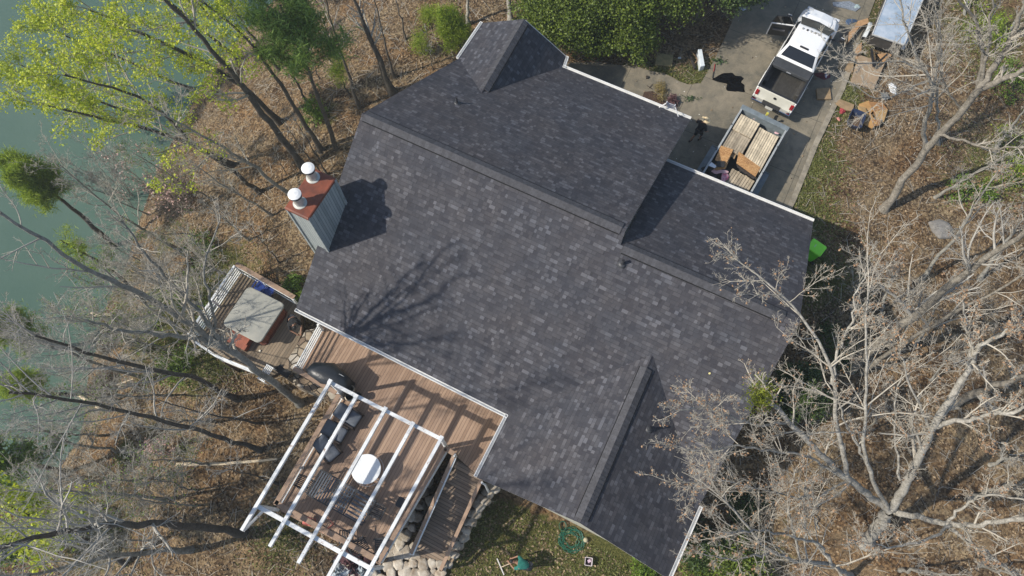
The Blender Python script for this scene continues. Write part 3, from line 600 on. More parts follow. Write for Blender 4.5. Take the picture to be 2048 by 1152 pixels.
# -- pergola over the deck: 5 rafters on two headers, peeling white paint
HZ = 2.0
hA = [(660, 765), (712, 795), (770, 820), (825, 850), (882, 878)]; tails = [(484, 1061), (540, 1093), (597, 1126), (652, 1162), (708, 1196)]
pg = thing('pergola', xy(690, 900, DZ), 'open white pergola with peeling paint standing over the tan deck', 'pergola')
a0_, a4_ = P(*hA[0], HZ), P(*hA[4], HZ); b0_ = P(517, 1013, HZ); b4_ = P(742, 1137, HZ)
b_hdr = float((b0_ @ E2 + b4_ @ E2) / 2); a_hdr = float((a0_ @ E2 + a4_ @ E2) / 2)
MB().bar(a0_ - E1 * .08, a4_ + E1 * .1, .14, .2).build('header', PEEL, pg); MB().bar(b0_ - E1 * .1, b4_ + E1 * .12, .16, .22).build('header', PEEL, pg)
for h_, t_ in zip(hA, tails):
    p = P(*h_, HZ + .18); q = P(*t_, HZ + .18); d = (p - q) / np.linalg.norm(p - q)
    MB().bar(p + d * .12, q, .13, .16).build('rafter', PEEL, pg)
    MB().box(p + EZ * .10 + d * .04, (.16, .16, .04), rz=PHI).build('rafter_cap', PEEL, pg)
for top, foot in ((a0_, 0), (a4_, 0), (b0_, 0), (b4_, 0)):
    MB().bar((top[0], top[1], DZ), (top[0], top[1], HZ - .1), .13, .13).build('post', PEEL, pg)
c = b0_ - E1 * .0; MB().bar(c - EZ * .9, c - E2 * 1.0 + EZ * .03, .09, .09).build('brace', PEEL, pg)
MB().bar(b4_ - EZ * .9, b4_ - E2 * .8 + EZ * .03, .09, .09).build('brace', PEEL, pg)
# -- hot tub deck (lower, left)
tub_px = [(484, 546), (598, 612), (604, 665), (575, 737), (533, 757), (447, 722), (392, 684)]
TP = [xy(px, py, TZ) for px, py in tub_px]
d2 = thing('lower_deck', TP[0], 'weathered grey brown deck around the hot tub with white rails', 'deck')
MB().prism([p[:2] for p in TP], TZ - .05, TZ).build('deck_floor', WOODG, d2, boxuv=lambda p: uvab(p))
jo = MB()
for i in range(len(TP)): p, q = TP[i], TP[(i + 1) % len(TP)]; jo.bar(p - EZ * .18, q - EZ * .18, .045, .25)
jo.build('rim_joist', FRAMEW, d2)
for p in TP: g = float(hgt(p[0], p[1])); MB().bar((p[0], p[1], g - .3), (p[0], p[1], TZ - .06), .14, .14).build('deck_post', FRAMEW, d2)
railing('railing', [TP[0], TP[6]], d2, rails=5, cap=.10, capoff=.0, capmat=PW)
railing('railing', [TP[0], TP[1]], d2, rails=2, cap=.22, capoff=.1)
railing('railing', [TP[6], TP[5], TP[4]], d2, rails=4, cap=.10, capmat=PW)
# -- stone landing between the decks and stone retaining walls
def stone_mat(name='tan flagstone', s=2.6, c=None):
    m, t, b, N, L = nt(name); tc = N.new('ShaderNodeTexCoord').outputs['Object']
    v = N.new('ShaderNodeTexVoronoi'); v.inputs['Scale'].default_value = s; L.new(tc, v.inputs['Vector']); e = N.new('ShaderNodeTexVoronoi'); e.feature = 'DISTANCE_TO_EDGE'; e.inputs['Scale'].default_value = s; L.new(tc, e.inputs['Vector'])
    wn = N.new('ShaderNodeTexWhiteNoise'); L.new(v.outputs['Color'], wn.inputs['Vector'])
    f = math_(N, L, 'ADD', math_(N, L, 'MULTIPLY', wn.outputs[0], .6), math_(N, L, 'MULTIPLY', noise(N, L, tc, 7, 5, .7), .5))
    o = ramp(N, L, f, c or [(.2, (.14, .10, .075)), (.45, (.27, .20, .13)), (.65, (.38, .33, .25)), (.9, (.50, .46, .40))])
    ed = ramp(N, L, e.outputs['Distance'], [(.03, (0, 0, 0)), (.07, (1, 1, 1))]); o = mixc(N, L, ed, (.07, .055, .04), o); L.new(o, b.inputs['Base Color']); b.inputs['Roughness'].default_value = .85
    bn = N.new('ShaderNodeBump'); bn.inputs['Strength'].default_value = 1; bn.inputs['Distance'].default_value = .05; L.new(ed, bn.inputs['Height']); L.new(bn.outputs[0], b.inputs['Normal']); return m
STONE = stone_mat()
sl = MB().prism([P(px, py, -.62)[:2] for px, py in ((612, 660), (650, 655), (600, 745), (566, 735))], -3.8, -.62).build('stone_landing', STONE)
tag(sl, 'tan flagstone landing between the hot tub deck and the main deck', 'landing')
sw = MB().prism([P(px, py, -1.4)[:2] for px, py in ((588, 745), (676, 792), (674, 803), (585, 768))], -4.2, -1.4).build('stone_wall', STONE)
tag(sw, 'tan stone retaining wall under the left edge of the main deck', 'wall')
def rubble_wall(name, pts, z, label, seed, w=.42, size=.34, n=2, low=-3.6, rows=1):
    """a wall of separate-looking rocks: lumpy blocks piled on a core"""
    r = np.random.default_rng(seed); m = MB(); core = MB()
    for p, q in zip(pts[:-1], pts[1:]):
        p = np.array(p); q = np.array(q); d = q - p; Lh = np.linalg.norm(d[:2]); d = d / np.linalg.norm(d); s_ = np.cross(EZ, d); s_ /= np.linalg.norm(s_)
        core.bar(p - EZ * .9, q - EZ * .9, w * .85, 1.7); k = int(Lh / (size * .8))
        for i in range(k + 1):
            for j in range(n):
                c = p + d * (i + r.uniform(-.2, .2)) * Lh / max(1, k) + s_ * ((j + .5) / n - .5) * w + EZ * r.uniform(-.06, .05); rock(m, c, size * r.uniform(.7, 1.25), r)
    o = thing(name, pts[0], label, 'wall'); core.build('wall_core', STONE, o); m.build('rocks', M('mixed rock', (.50, .46, .39), .9, .3, 3.0, .6, col2=(.24, .19, .13), island=.3), o, bevel=.02, seg=1); return o
def rock(m, c, s, r, flat=.6):
    n = 7; a0 = r.uniform(0, 6.28); ring = lambda k, z: [tuple(np.array(c) + [math.cos(a0 + i * 6.283 / n) * s * .55 * k * rr[i], math.sin(a0 + i * 6.283 / n) * s * .5 * k * rr[i], z * s * flat]) for i in range(n)]
    rr = r.uniform(.75, 1.15, n); m.loft([ring(.8, -.5), ring(1.05, 0), ring(.95, .32), ring(.6, .46 + r.uniform(-.05, .05))])
rubble_wall('stone_wall', [P(955, 1012, -1.5), P(905, 1110, -2.3)], 0, 'grey rubble wall beside the right side of the deck stair', 3, size=.42)
rubble_wall('stone_wall', [P(985, 975, -1.3), P(958, 1012, -1.5)], 0, 'short brown rock wall under the corner of the gable by the stair top', 4, size=.38)
# paved terrace of pale rocks at the foot of the stair
tr = np.random.default_rng(12); m = MB(); cells = []
for px in range(690, 920, 17):
    for py in range(1098, 1200, 16):
        x_, y_ = px + tr.uniform(-5, 5) + (py % 32) * .3, py + tr.uniform(-4, 4)
        if x_ < 770 and y_ < 1128 + (x_ - 700) * .3: continue
        if x_ > 905 - (y_ - 1100) * .1: continue
        if 835 < x_ and y_ < 1118: continue
        rock(m, P(x_, y_, -2.75 + tr.uniform(-.05, .05)), tr.uniform(.42, .58), tr, .35)
o = m.build('stone_terrace', M('pale rock', (.56, .52, .44), .9, .3, 2.5, .5, col2=(.27, .21, .15), island=.3), bevel=.02, seg=1); tag(o, 'terrace of pale irregular rocks at the foot of the deck stair', 'terrace')
m = MB()
for px, py in ((808, 1048), (822, 1030), (796, 1068), (812, 1072), (838, 1010), (800, 1088), (824, 1056), (845, 985), (855, 965), (835, 1035), (860, 1000)): rock(m, P(px, py, -2.7), tr.uniform(.4, .6), tr, .5)
tag(m.build('stone_pile', MATS['mixed rock'], bevel=.02, seg=1), 'golden brown rocks piled in the gap between the deck and the stair', 'rocks')

# ================================================================ DECK FURNITURE
tub = thing('hot_tub', P(508, 640, TZ), 'square hot tub with a grey padded cover and reddish wooden sides', 'hot tub', PHI)
REDW = planks('red cedar', (.15, .045, .025), (.27, .085, .045), .1, 0)
def rrect(w, h, r, n=5):
    out = []
    for cx, cy, a in ((w / 2 - r, h / 2 - r, 0), (-w / 2 + r, h / 2 - r, 90), (-w / 2 + r, -h / 2 + r, 180), (w / 2 - r, -h / 2 + r, 270)):
        out += [(cx + r * math.cos(R(a + 90 * i / n)), cy + r * math.sin(R(a + 90 * i / n))) for i in range(n + 1)]
    return out
lc = tub.location; q = np.array([lc.x, lc.y, 0]); zc_ = TZ + .95
cvx = [P(px, py, zc_) for px, py in ((495, 572), (567, 606), (524, 688), (444, 650))]; cen = sum(cvx) / 4; tw_ = float(np.linalg.norm(cvx[0] - cvx[1]) + np.linalg.norm(cvx[2] - cvx[3])) / 2; th_ = float(np.linalg.norm(cvx[1] - cvx[2]) + np.linalg.norm(cvx[3] - cvx[0])) / 2
tub.location = (cen[0], cen[1], TZ)
ringt = lambda e, z: [(x, y, z) for x, y in rrect(tw_ + e, th_ + e, .22)]
MB().loft([ringt(-.25, 0), ringt(-.2, .8), ringt(-.25, .84)]).build('tub_cabinet', REDW, tub, world=False, boxuv=lambda p: (p.x + p.y, p.z))
MB().loft([ringt(-.16, .0), ringt(-.16, .12)]).build('base_trim', M('dark red trim', (.12, .035, .02), .6, .2), tub, world=False)
cv = MB()
for s_ in (0,):
    pts = rrect(tw_, th_, .24); off = 0
    cv.loft([[(x * k + off, y * k, z) for x, y in pts] for k, z in ((1.0, .84), (1.01, .87), (1.01, .93), (.985, .955), (.8, .965 + 0 * s_))])
cv.build('tub_cover', M('grey vinyl cover', (.37, .36, .31), .65, .18, 1.2, .3, col2=(.25, .255, .23)), tub, world=False)
sp_ = thing('wooden_step', P(484, 684, TZ), 'reddish wooden two tread step beside the hot tub', 'step', PHI)
MB().box((0, 0, .15), (.95, .62, .30)).box((0, .12, .38), (.95, .36, .16)).build('step_box', REDW, sp_, world=False, bevel=.012, boxuv=lambda p: (p.x, p.y + p.z))
MB().box((0, -.16, .315), (.99, .30, .03)).box((0, .12, .475), (.99, .40, .03)).build('step_tread', M('red brown paint', (.29, .085, .045), .6, .2, 5), sp_, world=False, bevel=.008)
BLUE = M('blue plastic', (.018, .05, .24), .4, .3, 6)
for i, (px, py) in enumerate(((527, 580), (544, 588))):
    t_ = thing('folding_chair', P(px, py, TZ), ['blue folding deck chair nearer the corner of the hot tub deck', 'blue folding deck chair nearer the house beside the hot tub'][i], 'chair', PHI, 'blue chairs by the hot tub')
    MB().box((0, 0, .42), (.5, .48, .05)).build('seat', BLUE, t_, world=False, bevel=.02); MB().box((0, .24, .66), (.5, .06, .5), rx=-.2).build('backrest', BLUE, t_, world=False, bevel=.02)
    for sx in (-1, 1):
        MB().tube([(sx * .24, -.22, 0), (sx * .24, .2, .62)], .015, 6).build('leg', M('silver tube', (.5, .5, .52), .35, .1, metal=.7), t_, world=False); MB().tube([(sx * .24, .24, 0), (sx * .24, -.2, .6)], .015, 6).build('leg', MATS['silver tube'], t_, world=False)
        MB().box((sx * .26, 0, .62), (.05, .46, .03)).build('armrest', BLUE, t_, world=False, bevel=.01)
w = MB().tube([P(520, 702, TZ) + EZ * z for z in (0, .06)], [.055, .045], 10).build('small_pot', M('off white', (.7, .66, .55), .6, .1)); tag(w, 'tiny white pot on the boards in front of the hot tub', 'pot')
mt_ = MB().slab([P(px, py, -.9) for px, py in ((547, 739), (561, 728), (585, 740), (574, 757))], .04)
mo = mt_.build('door_mat', M('black rubber mat', (.018, .018, .02), .9, .6, 60)); tag(mo, 'black speckled rubber mat beside the stone landing', 'mat')
mo['category'] = 'mat'
mg = MB().prism([P(px, py, -.95)[:2] for px, py in ((547, 739), (561, 728), (585, 740), (574, 757))], -3.5, -.945).build('landing_step', STONE); tag(mg, 'stone step block holding the black rubber mat', 'step')
# white gate-like short railing at the end of the hot tub deck
gt = thing('white_gate', P(539, 752, TZ), 'short white slatted gate at the outer corner of the hot tub deck', 'gate', R(62))
for i in range(5): MB().box((0, -.16 + i * .08, .55), (.75, .035, .04)).build('slat', PW, gt, world=False)
for s_ in (-1, 1): MB().box((s_ * .36, 0, .28), (.04, .4, .56)).build('frame', PW, gt, world=False)
# covered grill
BLACKC = M('black vinyl cover', (.022, .026, .032), .38, .3, 2.5, .6, bscale=6)
gr_ = thing('covered_grill', P(660, 757, DZ), 'large grill under a glossy black cover on the deck beside the white rail', 'grill', PHI)
bx0 = [P(px, py, DZ + 1.05) for px, py in ((609, 737), (625, 722), (668, 724), (700, 756), (690, 778), (640, 768), (612, 748))]
gc_ = sum(bx0) / len(bx0); rg = lambda k, z, o=0: [tuple(gc_ * [1, 1, 0] + ((p - gc_) * [1, 1, 0]) * k + [0, 0, z]) for p in bx0]
MB().loft([rg(1.02, DZ + .03), rg(1.0, DZ + .6), rg(.98, DZ + .92), rg(.84, DZ + 1.08), rg(.5, DZ + 1.16), rg(.2, DZ + 1.2)]).build('grill_cover', BLACKC, gr_, smooth=True)
hh = P(678, 748, DZ + 1.15); MB().tube([hh, hh + E1 * .05 + EZ * .06, hh + E1 * .22 + EZ * .06, hh + E1 * .26], .012, 6).build('handle', M('grey handle', (.4, .42, .44), .4), gr_)
# planters by the pergola post
for i, (px, py, r_, c_, lb) in enumerate(((706, 782, .15, 'n', 'small cream ceramic pot beside the pergola post'), (703, 797, .19, 'n', 'larger round cream pot under the pergola header'), (719, 796, .16, 'k', 'black round pot behind the cream pots'))):
    p = P(px, py, DZ); t_ = thing('plant_pot', p, lb, 'pot'); mt = M('cream ceramic', (.50, .45, .36), .5, .1) if c_ == 'n' else M('black ceramic', (.02, .02, .022), .4, .1)
    MB().tube([p + EZ * z for z in (0, .2, .42, .46, .46, .40)], [r_ * .7, r_, r_ * 1.0, r_ * 1.08, r_ * .88, r_ * .85], 18).build('pot', mt, t_, smooth=True)
    MB().tube([p + EZ * .40, p + EZ * .405], [r_ * .84] * 2, 16).build('soil', M('soil', (.10, .075, .05), .9, .4, 30) if c_ == 'k' else M('pot lid', (.58, .54, .44), .6, .1), t_)
# lounge chairs: dark wicker frames with blue-grey cushions
CUSH = M('blue grey cushion', (.10, .115, .14), .75, .15, 3, .2); WICK = M('brown wicker', (.03, .018, .014), .7, .5, 40, .8, bscale=60)
def pillow(name, c, sz, parent, rx=0, rz=0, mat=CUSH):
    m = MB(); w, d, h = sz; rr = lambda k, z: [tuple(Matrix.Rotation(rz, 3, 'Z') @ Matrix.Rotation(rx, 3, 'X') @ Vector((x * k, y * k, z)) + Vector(c)) for x, y in rrect(w, d, min(w, d) * .16, 4)]
    m.loft([rr(.9, -h / 2), rr(1, -h / 4), rr(1, h / 4), rr(.9, h / 2), rr(.5, h * .62)]); return m.build(name, mat, parent, world=False, smooth=True)
def lounge(px, py, rz, label):
    t_ = thing('lounge_chair', P(px, py, DZ), label, 'armchair', rz, 'cushioned lounge chairs along the left rail')
    MB().box((0, 0, .2), (.72, .74, .14)).build('seat_frame', WICK, t_, world=False, bevel=.02)
    pillow('seat_cushion', (0, -.06, .36), (.64, .64, .13), t_); pillow('back_cushion', (0, .40, .66), (.66, .62, .14), t_, rx=R(38))
    for s_ in (-1, 1):
        MB().box((s_ * .36, -.02, .48), (.06, .72, .05)).box((s_ * .36, -.34, .24), (.05, .05, .48)).box((s_ * .36, .32, .24), (.05, .05, .48)).build('armrest', WICK, t_, world=False, bevel=.01)
    MB().box((0, .44, .44), (.68, .05, .46), rx=R(-20)).build('back_frame', WICK, t_, world=False, bevel=.01)
lounge(706, 838, PHI + R(86), 'blue grey cushioned lounge chair nearest the pergola header corner')
lounge(678, 868, PHI + R(90), 'middle blue grey lounge chair with brown wicker back turned to the rail')
lounge(663, 905, PHI + R(70), 'blue grey lounge chair angled toward the round white table')
# round white table with a metal hoop
tt = thing('round_table', P(733, 938, DZ), 'round table with a bright white top and thin metal hoop on the deck', 'table')
c = P(732, 938, DZ + .72); c0 = c * [1, 1, 0] + EZ * DZ
MB().tube([c - EZ * .03, c - EZ * .005, c], [.62, .62, .60], 48).build('tabletop', M('white tabletop', (.80, .82, .82), .4, .04, 1), tt)
hp = [c - EZ * .26 + E1 * .05 + np.array([math.cos(a) * .66, math.sin(a) * .66, 0]) for a in np.linspace(0, 6.2832, 49)]
MB().tube(hp, .012, 6, cap=False).build('metal_hoop', MATS['silver tube'], tt)
for k in range(4):
    a = R(45 + 90 * k); MB().tube([c0 + np.array([math.cos(a) * .55, math.sin(a) * .55, 0]), c - EZ * .26 + E1 * .03 + np.array([math.cos(a) * .64, math.sin(a) * .64, 0]), c - EZ * .03 + np.array([math.cos(a) * .4, math.sin(a) * .4, 0])], .018, 6).build('leg', MATS['silver tube'], tt)
# long slatted metal table, chairs round it
DARK = M('charcoal powder coat', (.030, .036, .048), .5, .15, 6); FR = M('dark metal frame', (.020, .024, .03), .5, .1)
tq = [P(px, py, DZ + .72) for px, py in ((641, 939), (751, 1000), (723, 1052), (613, 988))]
dt_ = thing('dining_table', (tq[0] + tq[2]) / 2 * [1, 1, 0] + EZ * DZ, 'long charcoal slatted metal dining table in the middle of the deck', 'table')
ex = (tq[1] - tq[0]); Lx = float(np.linalg.norm(ex)); ex = ex / Lx; ey = np.cross(EZ, ex); Ly = float((tq[0] - tq[3]) @ ey); o0 = tq[3]
def tp(u, v, z=0): return o0 + ex * u + ey * v + EZ * z
fr_ = MB(); slt = MB()
for v in (0, Ly): fr_.bar(tp(0, v), tp(Lx, v), .05, .04)
for i in range(4): fr_.bar(tp(Lx * i / 3, 0), tp(Lx * i / 3, Ly), .05, .042)
for i in range(3):
    u0, u1 = Lx * i / 3 + .05, Lx * (i + 1) / 3 - .05
    if i == 1:
        for k in range(6): u = u0 + (u1 - u0) * (k + .5) / 6; slt.bar(tp(u, .03, .002), tp(u, Ly - .03, .002), .05, .014)
        for k in range(7): v = .08 + (Ly - .16) * k / 6; slt.bar(tp(u0, v, -.006), tp(u1, v, -.006), .05, .012)
    elif i == 0:
        for k in range(7): u = u0 + (u1 - u0) * (k + .5) / 7; slt.bar(tp(u, .03), tp(u, Ly - .03), .062, .014)
    else:
        for k in range(7): v = .07 + (Ly - .14) * k / 6; slt.bar(tp(u0, v), tp(u1, v), .075, .014)
fr_.build('table_frame', FR, dt_); slt.build('table_slats', M('slate metal', (.075, .088, .108), .5, .15, 6), dt_)
for u, v in ((.1, .1), (Lx - .1, .1), (.1, Ly - .1), (Lx - .1, Ly - .1)): MB().bar(tp(u, v, -.02), tp(u, v, -.72), .05, .05).build('leg', FR, dt_)
def mchair(px, py, rz, label, lying=0):
    t_ = thing('metal_chair', P(px, py, DZ), label, 'chair', rz, 'dark slatted metal chairs around the dining table'); s = MB(); b_ = MB()
    for i in range(7): s.box((-.21 + i * .07, 0, .44), (.045, .46, .015))
    s.box((0, .22, .44), (.50, .03, .03)).box((0, -.22, .44), (.50, .03, .03)); s.build('seat', FR, t_, world=False)
    for i in range(7): b_.bar((-.21 + i * .07, .24, .5), (-.21 + i * .07, .40, .95), .04, .014, up=(0, 1, 0))
    b_.bar((-.25, .405, .96), (.25, .405, .96), .04, .03); b_.build('backrest', FR, t_, world=False)
    for sx in (-1, 1):
        MB().bar((sx * .25, -.22, 0), (sx * .25, -.22, .66), .03, .03, up=(0, 1, 0)).build('leg', FR, t_, world=False); MB().bar((sx * .25, .22, 0), (sx * .25, .41, .97), .03, .03, up=(0, 1, 0)).build('leg', FR, t_, world=False)
        MB().bar((sx * .27, -.26, .67), (sx * .27, .30, .68), .045, .025).build('armrest', FR, t_, world=False)
mchair(622, 972, PHI + R(90), 'dark metal chair at the rail end of the dining table')
mchair(757, 1022, PHI + R(-86), 'dark metal chair drawn up at the right end of the dining table')
mchair(700, 1072, PHI + R(-150), 'dark metal chair by the bottom rail nearest the coral frames')
mchair(728, 1092, PHI + R(150), 'dark metal chair in the lower corner of the deck')
mchair(765, 1092, PHI + R(-60), 'dark metal chair against the right rail at the deck corner')
# small black side table near the right rail
sk = thing('side_table', P(808, 1008, DZ), 'small black side table beside the right deck rail', 'table', PHI)
MB().loft([[(x, y, .42) for x, y in rrect(.5, .42, .08)], [(x, y, .46) for x, y in rrect(.5, .42, .08)]]).build('tabletop', M('black plastic', (.018, .018, .022), .45, .1), sk, world=False)
for x in (-.18, .18):
    for y in (-.14, .14): MB().tube([(x, y, .42), (x * 1.2, y * 1.2, 0)], .02, 6).build('leg', MATS['black plastic'], sk, world=False)
CORAL = M('coral plastic', (.60, .16, .12), .5, .12, 5)
cr = thing('coral_stool', P(620, 1044, DZ), 'small coral folding stool with a square seat', 'stool', PHI + R(20))
MB().box((-.05, .03, .3), (.34, .30, .03)).build('seat', CORAL, cr, world=False, bevel=.01)
for s_ in (-1, 1): MB().tube([(-.2, s_ * .14, .29), (.22, s_ * .14, .0), (.22, -s_ * .02, 0.0)], .014, 6).build('leg', CORAL, cr, world=False); MB().tube([(.12, s_ * .14, .29), (-.22, s_ * .14, .0)], .014, 6).build('leg', CORAL, cr, world=False)
cf = thing('folded_chair', P(652, 1050, DZ), 'empty coral rectangular tube frame of a folding chair on the deck', 'chair', PHI + R(68))
MB().tube([(-.25, -.17, .04), (.27, -.17, .04), (.27, .17, .3), (-.25, .17, .3), (-.25, -.17, .04)], .02, 6).build('tube_frame', CORAL, cf, world=False)
MB().tube([(-.25, -.17, .04), (-.25, .17, .0)], .018, 6).build('crossbar', CORAL, cf, world=False)
# bundle of tarps below the deck
tb = np.random.default_rng(4)
for i, (px, py, lb, mt, s_) in enumerate(((705, 1128, 'dark maroon crumpled tarp on the ground below the deck corner', M('maroon cloth', (.075, .03, .035), .8, .4, 4), .75), (730, 1146, 'pale blue grey crumpled sheet below the deck corner', M('pale sheet', (.38, .43, .46), .7, .2, 4), .6), (683, 1144, 'light grey torn plastic sheet lying left of the maroon tarp', MATS['pale sheet'], .55))):
    q_ = P(px, py, -2.9); n_r, n_a = 7, 22; vs = [tuple(q_ + EZ * .35)]
    for a in range(1, n_r):
        for b in range(n_a): th = 6.2832 * b / n_a; rr_ = s_ * a / n_r * (1 + .3 * math.sin(3 * th + i) + .12 * tb.normal()); vs.append((q_[0] + math.cos(th) * rr_, q_[1] + math.sin(th) * rr_, q_[2] + .34 * (1 - a / n_r) + .09 * tb.normal() * (a < n_r - 1) + .05))
    fs = [(0, 1 + b, 1 + (b + 1) % n_a) for b in range(n_a)] + [(1 + (a - 1) * n_a + b, 1 + a * n_a + b, 1 + a * n_a + (b + 1) % n_a, 1 + (a - 1) * n_a + (b + 1) % n_a) for a in range(1, n_r - 1) for b in range(n_a)]
    tag(MB().add(vs, fs).build('crumpled_tarp', mt), lb, 'tarp')
# ================================================================ PICKUP TRUCK
PAINT = M('white truck paint', (.80, .81, .81), .22, .03, 1, coat=.6); BLK = M('black plastic trim', (.018, .018, .02), .5, .1); CHROME = M('chrome', (.6, .6, .62), .15, .05, metal=1)
RUB = M('tyre rubber', (.02, .02, .02), .85, .2); TGLASS = M('tinted glass', (.008, .009, .011), .05, .1, spec=.7); REDL = M('red lens', (.30, .01, .015), .2, .2); LINER = M('bed liner', (.05, .047, .042), .75, .3, 5, .3)
tl, th = P(1553, 192, 1.4), P(1651, 22, 1.25); ta_ = math.atan2(th[1] - tl[1], th[0] - tl[0])
truck = thing('pickup_truck', (tl[0], tl[1], .05), 'white crew cab pickup truck with its driver door open on the driveway', 'pickup truck', ta_); truck.scale = (1.07, 1.07, 1.02)
TLn = 6.15; W2_ = .99
def tb(m, n, mt, par=None, **k): return m.build(n, mt, par or truck, world=False, **k)
# lower body: nose + cab tub as one lofted shell; bed as open box
def sec(x, w, zb, zt, cr=.10): return [(x, -w, zb), (x, -w - .0, (zb + zt) / 2), (x, -w + .02, zt - cr), (x, -w + cr * 1.3, zt), (x, 0, zt + .03), (x, w - cr * 1.3, zt), (x, w - .02, zt - cr), (x, w, (zb + zt) / 2), (x, w, zb), (x, 0, zb - .02)]
body = MB().loft([sec(2.02, .97, .42, 1.30), sec(2.6, .985, .42, 1.32), sec(4.3, .985, .42, 1.33), sec(4.62, .99, .45, 1.33, .12), sec(5.2, 1.0, .5, 1.31, .16), sec(5.7, .97, .5, 1.24, .2), sec(5.95, .88, .5, 1.14, .22), sec(6.06, .72, .52, .98, .2)])
tb(body, 'body', PAINT, bevel=.03, seg=2)
hd = MB().loft([[(5.0, -.60, 1.345), (5.0, 0, 1.40), (5.0, .60, 1.345), (5.0, .6, 1.30), (5.0, -.6, 1.30)], [(5.3, -.58, 1.36), (5.3, 0, 1.405), (5.3, .58, 1.36), (5.3, .6, 1.28), (5.3, -.6, 1.28)], [(5.85, -.50, 1.22), (5.85, 0, 1.28), (5.85, .50, 1.22), (5.85, .5, 1.1), (5.85, -.5, 1.1)]])
tb(hd, 'hood', PAINT, bevel=.02, smooth=False)
# cab greenhouse
cab = MB(); lo = [(2.32, -.93), (2.32, .93), (4.78, .93), (4.78, -.93)]; rr_ = lambda x0, x1, w, z, c=.08: [(x0 + c, -w, z), (x1 - c, -w, z), (x1, -w + c, z), (x1 + .03, 0, z + .005), (x1, w - c, z), (x1 - c, w, z), (x0 + c, w, z), (x0, w - c, z), (x0, -w + c, z)]
cab.loft([rr_(2.10, 5.02, .95, 1.30), rr_(2.22, 4.86, .90, 1.43), rr_(2.56, 4.02, .77, 1.87), rr_(2.62, 3.93, .73, 1.915, .1), rr_(2.8, 3.75, .56, 1.94, .1)])
tb(cab, 'cab', PAINT, bevel=.015)
def qd(m, pts, off=.004):
    a, b_, c = Vector(pts[0]), Vector(pts[1]), Vector(pts[2]); n = (b_ - a).cross(c - a).normalized(); cen = Vector((3.4, 0, 1.2))
    if n.dot(a - cen) < 0: n = -n
    return m.add([Vector(p) + n * off for p in pts] + [Vector(p) - n * .01 for p in pts], [(0, 1, 2, 3), (7, 6, 5, 4), (0, 4, 5, 1), (1, 5, 6, 2), (2, 6, 7, 3), (3, 7, 4, 0)])
tb(qd(MB(), [(2.215, -.80, 1.45), (2.215, .80, 1.45), (2.555, .66, 1.865), (2.555, -.66, 1.865)], .012), 'rear_window', TGLASS)
m = MB(); qd(m, [(4.84, -.84, 1.44), (4.91, .0, 1.44), (4.08, 0, 1.865), (4.00, -.70, 1.865)], .022); qd(m, [(4.91, 0, 1.44), (4.84, .84, 1.44), (4.00, .70, 1.865), (4.08, 0, 1.865)], .022)
tb(m, 'windshield', M('windshield glass', (.05, .07, .075), .05, .1, spec=.8))
tb(MB().tube([(4.88, -.86, 1.39), (4.97, 0, 1.41), (4.88, .86, 1.39)], .055, 6), 'cowl', BLK)
for s_ in (-1, 1):
    for x0, x1 in ((2.55, 3.42), (3.50, 4.42)): tb(qd(MB(), [(x0 - .1, s_ * .898, 1.46), (x1, s_ * .898, 1.46), (x1 - .22 if x1 > 4 else x1, s_ * .775, 1.84), (x0 + .08, s_ * .775, 1.84)], .006), 'side_window', TGLASS)
    for x in (1.18, 4.95):
        ty = MB().tube([(x, s_ * (.98), .42), (x, s_ * .72, .42)], .42, 24); wo = tb(ty, 'wheel', RUB); tb(MB().tube([(x, s_ * .985, .42), (x, s_ * .95, .42)], .24, 16), 'rim', CHROME, wo)
    # mirror on an arm
    mo_ = tb(MB().bar((4.38, s_ * .93, 1.38), (4.42, s_ * 1.30, 1.46), .06, .05), 'mirror', BLK); tb(MB().box((4.43, s_ * 1.36, 1.50), (.12, .24, .30)), 'mirror_head', BLK, mo_, bevel=.04); tb(MB().box((4.50, s_ * 1.37, 1.54), (.05, .20, .20)), 'mirror_cap', PAINT, mo_, bevel=.03)
    tb(MB().box((-.01, s_ * .88, 1.05), (.08, .16, .34)), 'tail_light', REDL, bevel=.02)
    tb(MB().box((6.0, s_ * .70, .98), (.14, .30, .20)), 'headlight', M('headlight lens', (.6, .62, .64), .1, .1), bevel=.04)
    tb(MB().box((1.02, s_ * .955, .98), (2.06, .09, .80)), 'bed_side', PAINT, bevel=.04, seg=3)
    tb(MB().box((1.02, s_ * .93, 1.392), (2.0, .10, .02)), 'bed_rail_cap', BLK)
    tb(MB().tube([(1.18 + math.cos(a) * .52, s_ * .985, .42 + math.sin(a) * .52) for a in np.linspace(0, math.pi, 13)], .05, 6), 'wheel_arch', PAINT)
    tb(MB().box((3.98, s_ * 1.0, 1.08), (.16, .03, .04)), 'door_handle', CHROME)
tb(MB().box((.03, 0, 1.00), (.07, 1.80, .80)), 'tailgate', M('cream white paint', (.70, .69, .60), .3, .04, coat=.4), bevel=.02)
tb(MB().box((.07, 0, 1.405), (.11, 1.78, .02)), 'tailgate_cap', BLK)
tb(MB().tube([(-.012, 0, 1.13), (-.03, 0, 1.13)], .075, 12), 'tailgate_emblem', BLK)
bf_ = MB().box((1.04, 0, .74), (1.98, 1.80, .06))
for i in range(13): bf_.box((1.0, -.80 + i * .133, .785), (1.92, .055, .03))
tb(bf_, 'bed_floor', LINER)
for s_ in (-1, 1): tb(MB().box((1.2, s_ * .80, .92), (.95, .20, .34)), 'wheel_well', LINER, bevel=.04); tb(MB().box((1.02, s_ * .90, 1.06), (1.95, .03, .62)), 'bed_wall', LINER)
tb(MB().box((2.0, 0, 1.08), (.04, 1.8, .6)), 'bed_front', LINER)
